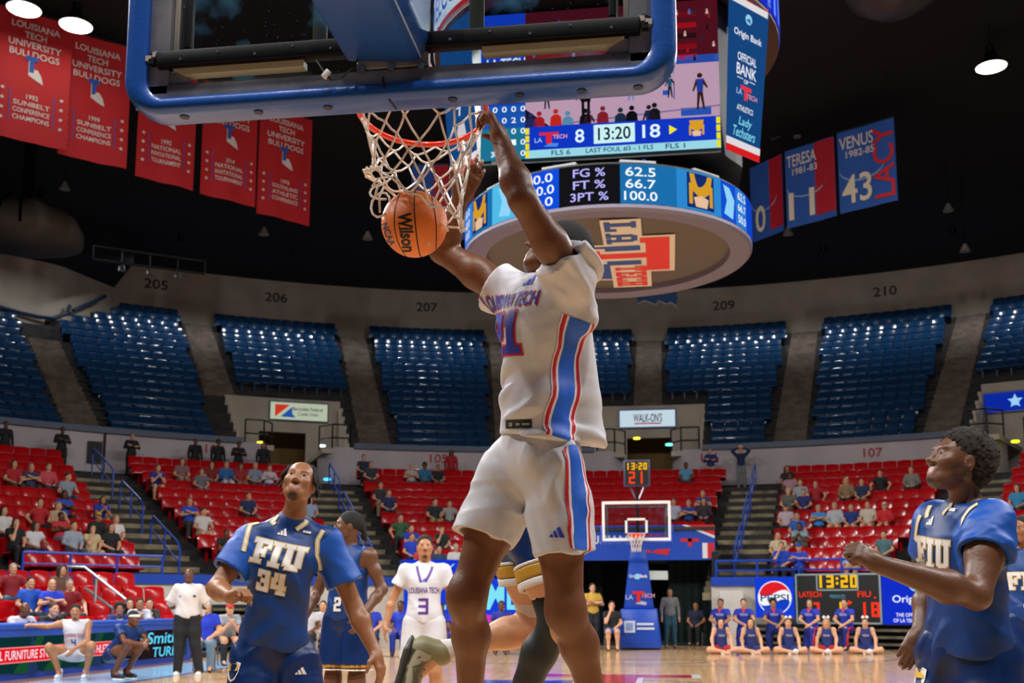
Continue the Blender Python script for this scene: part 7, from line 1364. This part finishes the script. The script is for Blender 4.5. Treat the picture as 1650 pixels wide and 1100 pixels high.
for u, v, D, zf, po, lab, sh, sk, hr, lg, dr in ((27, 1008, 18.2, 0, 'side', 'bald person in white polo sitting behind the left end of the table', 'd0ccd4', 'd', 'n', '22242c', (.8, -.5)), (75, 996, 20.5, 0, 'lap', 'person in black sitting low behind the blue table top', '1a1a1e', 'l', 'sb', '1a1a1e', (.8, -.5)), (190, 1000, 21.5, 0, 'lean', 'curly haired player in navy leaning on the blue table pad', '1c2f6a', 'm', 'ck', '1c2f6a', (.5, -.8)), (207, 990, 23.2, .1, 'lap', 'long haired person in black seated behind the far end of the table', '1c1c24', 'l', 'lk', '1c1c24', (.5, -.8)), (223, 992, 22.4, .1, 'lap', 'person with white collar seated behind the crouching navy player', 'd0d0d4', 'm', 'sk', '1c1c24', (.5, -.8)), (238, 992, 23.2, .1, 'lap', 'person in dark grey seated nearest the standing coach behind the table', '2a2a30', 'l', 'sk', '1c1c24', (.5, -.8)),
    (331, 1018, 20.4, 0, 'lap', 'long brown haired person in blue polo and jeans seated beside the standing coach', '1838c8', 'l', 'sb', '6a86a0', (.35, -.9)), (366, 1015, 22.5, 0, 'lean', 'person in grey jacket seated behind the raised fist of player 34', '98a0aa', 'l', 'p', '1c1c22', (.5, -.8)), (497, 1000, 25.5, 0, 'lap', 'person in white top on the bench, leftmost beside player 34', 'cfcfd4', 'd', 'sk', '1a1a1e', (.2, -1)), (520, 1000, 26, 0, 'lap', 'person in pale grey top on the bench, second beside player 34', 'c4bcc0', 'l', 'sb', 'c8c4c8', (.2, -1)), (597, 1000, 26, 0, 'lap', 'person in blue polo on the bench left of home player number 3', '1c3cc8', 'l', 'sb', '22305a', (.2, -1)), (645, 1012, 26.5, 0, 'lap', 'player in blue warmup on the bench behind the right arm of number 3', '1c3cc0', 'd', 'sk', '2038a8', (.1, -1)), (712, 1010, 26.5, 0, 'lean', 'player in blue warmup on the bench right of home player number 3', '2038c0', 'd', 'sk', '1c30b8', (.1, -1)), (808, 1000, 27.5, 0, 'lap', 'person in blue and orange top seated in front of the greeting board', '1c2f9a', 'd', 'sk', '1c2450', (.1, -1)),
    (986, 1010, 29.6, 0, 'chin', 'photographer in black shirt and blue shorts sitting left of the far stand', '18181c', 'l', 'sb', '2f5f9a', (.1, -1)), (1122, 1006, 33.2, 0, 'lap', 'dim person in dark clothes sitting inside the far tunnel', '1c2440', 'm', 'sk', '14161c', (-.2, -1))):
    p = atD(u, v, D) if u > 250 else atX(u, v, -10.45-.5*(D > 22.8))
    person((p.x, p.y, zf), facing_rz(*dr), po if u > 250 else 'lean', lab, sh, sk, hr if hr != 'p' else 'pk', lg, 'shirt', 'shortpants' if 'shorts' in lab else 'trousers', cap='c02018')
    ch = thing('folding_chair', (0, 0, 0), 'black folding chair under the '+lab, 'chair'); ch['label'] = ' '.join(('black folding chair under the '+lab).split()[:14])
    boxpart('seat', (0, .03, .41), (.42, .42, .04), BLACK, ch); boxpart('backrest', (0, .25, .68), (.42, .03, .26), BLACK, ch)
    for x in (-.19, .19):
        for y in (-.15, .23): MB().tube([(x, y, .0), (x, y*.9, .42 if y < 0 else .8)], .013, 5).build('leg', STEEL, ch)
    ch.location = (p.x, p.y, zf); ch.rotation_euler = (0, 0, facing_rz(*dr))
p = atD(955, 985, 30.6); person((p.x, p.y, 0), facing_rz(.3, -1), 'standfold', 'person in yellow shirt standing left of the far basket stand', 'd0a840', 'l', 'sb', '22242c'); 
p = atD(1080, 1000, 31.0); pw = person((p.x, p.y, 0), facing_rz(.1, -1), 'stand', 'long haired person in patterned jacket and teal trousers at the tunnel mouth', '6a6a6a', 'm', 'lk', '1f4a58', 'longshirt', sc=.93)
# cheer squad on the baseline
for k, (u, dr) in enumerate(((1163, -.3), (1200, -.1), (1248, 0), (1308, -.5), (1364, -.6))):
    p = atZ(u, 1047, 0); o = person((p.x, p.y, 0), facing_rz(dr, -1), 'kneel', 'kneeling cheer squad member in blue shirt, %s in the back row' % ('leftmost', 'second from the left', 'middle one', 'second from the right', 'rightmost')[k], '2038b8', ('m', 'l', 'm', 'l', 'l')[k], ('sk', 'sb', 'ck', 'lb', 'sb')[k], '1c2f9a' if k % 2 else '1a2878', sc=1.02)
    for nm, c, y0 in (('collar', RED, 0),): mb = MB(); mb.add([(-.05, -.13, 1.08), (.05, -.13, 1.08), (0, -.155, .96), (0, -.12, 1.1)], [(0, 2, 3), (3, 2, 1)]); mb.build('collar', RED, o)
    mb = MB(); mb.tube([(.2, .0, .58), (.215, -.2, .58), (.21, -.36, .56), (.205, -.40, .3), (.2, -.4, .12)], .03, 6); mb.build('trouser_stripe', RED, o, 'all')
    text('TECH', .06, PWH, 'lettering', o, plane((0, -.165, .93), (1, 0, 0), (0, 0, 1)), w=.2)
for k, (u, dr) in enumerate(((1163, .1), (1211, .1), (1272, 0), (1333, -.3), (1396, -.2))):
    p = atZ(u, 1053, 0); o = person((p.x, p.y, 0), facing_rz(dr, -1), 'floor', 'cheerleader in navy and red sitting, %s of the front row' % ('leftmost', 'second from the left', 'middle one', 'second from the right', 'rightmost')[k], '1c2a70', 'l', ('lk', 'lk', 'tb', 'ty', 'tb')[k].replace('ty', 'ly'), ('b01420', '1c2a6a', '1c2a70', 'b81420', '1c2a70')[k], 'tank', 'skirt', 'e0e0e0', sc=.98)
    if k >= 2: b = MB(); [b.lathe([(.001, -.05), (.05, 0), (.001, .05)], (x, .02, .92), 8) for x in (-.05, .05)]; b.build('hair_bow', WHT, o, 'all')
    text('TECH', .05, PWH, 'lettering', o, plane((0, -.045, .46), (1, 0, 0), (0, 0, 1)), w=.16)
    if k >= 2: pm = MB(); pm.lathe([(.001, -.07), (.06, -.04), (.08, 0), (.06, .04), (.001, .07)], (.1, -.5, .08), 10); q_ = pm.build('pom_pom', M('pom_white', 'e8e8ec', .8, bump=(60, 1)), None, 'all'); q_.matrix_world = Matrix.Translation(p) @ Matrix.Rotation(facing_rz(dr, -1), 4, 'Z'); tag(q_, 'white pom-pom on the floor before the %s front cheerleader' % (('', '', 'middle', 'second from right', 'rightmost')[k],), 'pom-pom')
# ---- nearer figures with their own poses
def figure(label, J, loc, rz, skinm, hair, top, topm, botm, bot='shorts', vox=.011, s=1.0, beard=1, shoes='e8e8e8', bulk=1.0, sleeve=.55, long=False, seed=3):
    P = thing('person', (0, 0, 0), label, 'person'); sd, hf, g, _ = body(J, s, True, bulk); bo, bp_, bq = sdfpart('body', sd, vox, skinm, P, face_attrs(g, s, beard)); eyes(bo, g, s)
    if hair: sdfpart('hair', hairsd(g, hf, s, hair[0]), vox, hair[1], P)
    js, (sp, fr, l) = tee(J, s, bulk, None, sleeve, .02, top == 'tank')
    if long: [js.cap(J['sh'+q].lerp(J['el'+q], .5), J['el'+q], .075, .062, .02) and js.cap(J['el'+q], J['el'+q].lerp(J['wr'+q], .93), .058, .043, .02) for q in 'LR']
    js.fn = folds(.006, [((.3, .2, 1), 5), ((1, .2, .7), 6)], seed); jo, jp, jq = sdfpart('jersey' if top != 'sweater' else 'sweater', js, vox, topm, P)
    if bot == 'shorts': ss, _, _ = shorts(J, s, bulk, .75, .12, .135, .12)
    else: ss = trousers(J, s*bulk*1.05)
    so, sp_, sq_ = sdfpart('shorts' if bot == 'shorts' else 'trousers', ss, vox, botm, P)
    for q in 'LR': shoe(P, J['an'+q], J['an'+q]+nrm(J['pfront'])*.1, (0, 0, 1), shoes, vox=.011)
    return P, jo, Cloth(jp, jq), so, Cloth(sp_, sq_), (sp, fr, l), (loc, rz)
def setp(P, loc, rz): P.location = loc; P.rotation_euler = (0, 0, rz)
TR = dict(STAND); S_ = 1.0
tall = lambda d, k=1.09: JJ(**{a: Vector(b)*k for a, b in d.items()})
# home player number 3
J = tall({**STAND, 'elR': (-.3, .02, 1.2), 'wrR': (-.36, -.06, .94), 'elL': (.27, .03, 1.2), 'wrL': (.3, -.05, .95)}, 1.07); J['face'] = Vector((.1, -1, .1)); J['hands'] = dict(R=dict(d=(-.1, -.1, -1), n=(1, .2, 0), side=-1, curl=.3), L=dict(d=(.1, -.1, -1), n=(-1, .2, 0), side=1, curl=.3))
P, jo, C, so, C2, (sp, fr, l), _ = figure('home player number 3 in white standing beyond the dunker at left', J, None, 0, SKM, ('short', HAIRB), 'tee', JW, fabric('shorts_white', 'e4e2e6'), shoes='b8202c')
m_ = C.map((0, -.3, 1.36), (1, 0, 0), (0, 0, 1)); text('LOUISIANA TECH', .06, M('print_purple', '5a2a8a', .5), 'team_lettering', jo, m_, w=.3, y=.0, sub=.02); rects(segrects('3', .16, .1, .026, .02), M('print_purple'), 'number', jo, lambda x, y, l=0: m_(x, y-.16, l), .004, 2); logo3(lambda x, y, l=0: m_(x, y+.1, l), PB_, jo, .8)
for s_ in (-1, 1): C.ribbon([(s_*.09, -.1, 1.62), (s_*.07, -.2, 1.55), (s_*.03, -.25, 1.47)], .012, [(-1, 1, M('print_purple'))], 'collar_trim', jo)
p = atD(684, 950, 11.2); setp(P, (p.x, p.y, 0), facing_rz(.15, -1))
# away player behind the arm of 34
J = tall({**STAND, 'elR': (-.3, .02, 1.2), 'wrR': (-.3, -.16, .96), 'elL': (.28, .05, 1.2), 'wrL': (.24, -.16, 1.0)}, 1.12); J['face'] = Vector((-.75, -.6, .1)); J['hands'] = dict(R=dict(d=(.1, -.4, -1), n=(1, .2, 0), side=-1, curl=.5), L=dict(d=(-.1, -.4, -1), n=(-1, .2, 0), side=1, curl=.5))
P, jo, C, so, C2, (sp, fr, l), _ = figure('away player in navy tank top standing behind the arm of player 34', J, None, 0, SK3, ('tail', HAIRB), 'tank', JN, SN, s=1.08, shoes='30343a')
m_ = C.map((0, -.3, 1.42), (1, 0, 0), (0, 0, 1)); rects(slab('FIU', .12, .5, grow=.3), PG, 'team_lettering', jo, m_, .003, 3); rects(slab('FIU', .12, .5), PWH, 'team_lettering', jo, m_, .006, 3); rects(slab('2', .12, .8), PWH, 'number', jo, lambda x, y, l=0: m_(x, y-.2, l), .006, 3)
for q, sx in (('L', 1), ('R', -1)):
    e = J['hi'+q].lerp(J['kn'+q], .75)
    for a_, b_, m in ((.0, .02, PWH), (.022, .075, M('hem_gold')), (.078, .095, PWH)): hb = SDF(); hb.cap(e+Vector((0, 0, .2)), e-Vector((0, 0, .15)), .139, None, .01); hb.cut(e+Vector((0, 0, b_-.04)), (0, 0, 1), .002); hb.cut(e+Vector((0, 0, a_-.04)), (0, 0, -1), .002); hb.cap(e+Vector((0, 0, .22)), e-Vector((0, 0, .2)), .128, None, .002, 1); sdfpart('hem_band', hb, .009, m, so)
p = atD(560, 1000, 9.4); setp(P, (p.x, p.y, 0), facing_rz(-.35, -1))
# away player cut off by the right edge
J = tall(STAND, 1.11); J['face'] = Vector((-.6, -.8, .1)); J['hands'] = dict(R=dict(d=(0, -.2, -1), n=(1, .2, 0), side=-1, curl=.4), L=dict(d=(0, -.2, -1), n=(-1, .2, 0), side=1, curl=.4))
P, jo, C, so, C2, (sp, fr, l), _ = figure('away player in navy cut off by the right edge, behind the profile player', J, None, 0, SK2, ('short', HAIRB), 'tee', JN, SN, s=1.06, sleeve=.3)
m_ = C.map((0, -.3, 1.42), (1, 0, 0), (0, 0, 1)); rects(slab('FIU', .15, .5, grow=.3), PG, 'team_lettering', jo, m_, .003, 3); rects(slab('FIU', .15, .5), PWH, 'team_lettering', jo, m_, .006, 3); rects(slab('1', .15, .8), PWH, 'number', jo, lambda x, y, l=0: m_(x, y-.26, l), .006, 3)
p = atD(1657, 1000, 9.6); setp(P, (p.x, p.y, 0), facing_rz(-.25, -1))
# coach
J = tall({**STAND, 'elR': (-.3, .08, 1.22), 'wrR': (-.2, .18, 1.02), 'elL': (.3, .08, 1.22), 'wrL': (.22, .16, 1.02)}, 1.02); J['knL'].x += .04; J['anL'].x += .1
P, jo, C, so, C2, _, _ = figure('bald coach in white pullover and black trousers standing hands behind back', J, None, 0, SK3, None, 'sweater', M('pullover_white', 'dcd6d4', .75), M('trousers_black', '17181c', .8), 'trousers', bulk=1.14, long=True, sleeve=.9)
m_ = C.map((0, -.3, 1.36), (1, 0, 0), (0, 0, 1)); rects([(.1, -.02, .14, .02)], M('print_navy', '1c2a5a'), 'logo', jo, m_, .004); logo3(lambda x, y, l=0: m_(x-.12, y, l), M('print_navy'), jo, .7)
p = atZ(298, 1089, 0); setp(P, (p.x, p.y, 0), facing_rz(.3, -1))
# crouching players by the table
J = JJ(pel=(0, .2, .42), che=(0, .06, .72), nek=(0, .02, .95), head=(0, -.02, 1.10), face=(.15, -1, .0), shR=(-.2, .04, .9), shL=(.2, .04, .9), elR=(-.42, .0, .86), wrR=(-.7, .02, .88), elL=(.24, -.16, .62), wrL=(.06, -.36, .5), hiR=(-.1, .18, .4), hiL=(.1, .18, .4), knR=(-.34, -.22, .52), knL=(.32, -.24, .54), anR=(-.2, -.0, .1), anL=(.22, -.05, .1)); J['hands'] = dict(L=dict(d=(-.4, -.5, -.7), n=(-.7, .5, 0), side=1, curl=.4), R=dict(d=(-1, 0, .0), n=(0, 0, -1), side=-1, curl=.2))
P, jo, C, so, C2, _, _ = figure('home player number 4 in white crouching with an arm on the table', J, None, 0, SKM, ('short', HAIRB), 'tank', JW, fabric('shorts_white', 'e4e2e6'), shoes='e0e0e4')
m_ = C.map((0, -.3, .74), (1, 0, 0), (0, .2, 1)); text('LOUISIANA TECH', .055, M('print_crimson', 'b02a4a', .5), 'team_lettering', jo, m_, w=.28, y=.02, sub=.02); rects(segrects('4', .1, .07, .02, .02), M('print_purple'), 'number', jo, lambda x, y, l=0: m_(x, y-.09, l), .004, 2)
p = atZ(116, 1094, 0); setp(P, (p.x, p.y, 0), facing_rz(.35, -1))
J = JJ(pel=(0, .22, .40), che=(0, -.02, .66), nek=(0, -.12, .87), head=(0, -.2, .99), face=(0, -1, -.15), shR=(-.2, -.08, .82), shL=(.2, -.08, .82), elR=(-.24, -.28, .62), wrR=(-.04, -.44, .58), elL=(.24, -.28, .62), wrL=(.04, -.46, .6), hiR=(-.1, .2, .38), hiL=(.1, .2, .38), knR=(-.16, -.26, .56), knL=(.16, -.26, .56), anR=(-.12, .06, .1), anL=(.12, .04, .1)); J['hands'] = dict(L=dict(d=(-.5, -.5, -.3), n=(0, 0, -1), side=1, curl=.5), R=dict(d=(.5, -.5, -.3), n=(0, 0, -1), side=-1, curl=.5))
P, jo, C, so, C2, _, _ = figure('away player in navy with white headband crouching before the table', J, None, 0, SK1, ('short', HAIRB), 'tee', JN, SN, shoes='1c1c20')
hb = SDF(); hb.ell((0, -.205, 1.03), (.09, .112, .05), None, .01); hb.cut((0, 0, 1.055), (0, 0, 1), .004); hb.cut((0, 0, 1.01), (0, 0, -1), .004); sdfpart('headband', hb, .01, M('headband_white', 'e4e0dc', .7), P)
C.ribbon([(.2, -.02, .9), (.26, .06, .78), (.2, .14, .66)], .014, [(-1, 1, PWH)], 'armhole_trim', jo) if True else None
p = atZ(197, 1094, 0); setp(P, (p.x, p.y, 0), facing_rz(.95, -.35))
for o in list(SC.objects):
    if o.type == 'MESH' and o.data.users == 0: bpy.data.objects.remove(o)
import re,sys
def sub(f,*prs):
    s=open(f).read()
    for a,b in prs:
        if a not in s: print('MISSING in',f,':',a[:80]); continue
        s=s.replace(a,b)
    open(f,'w').write(s)
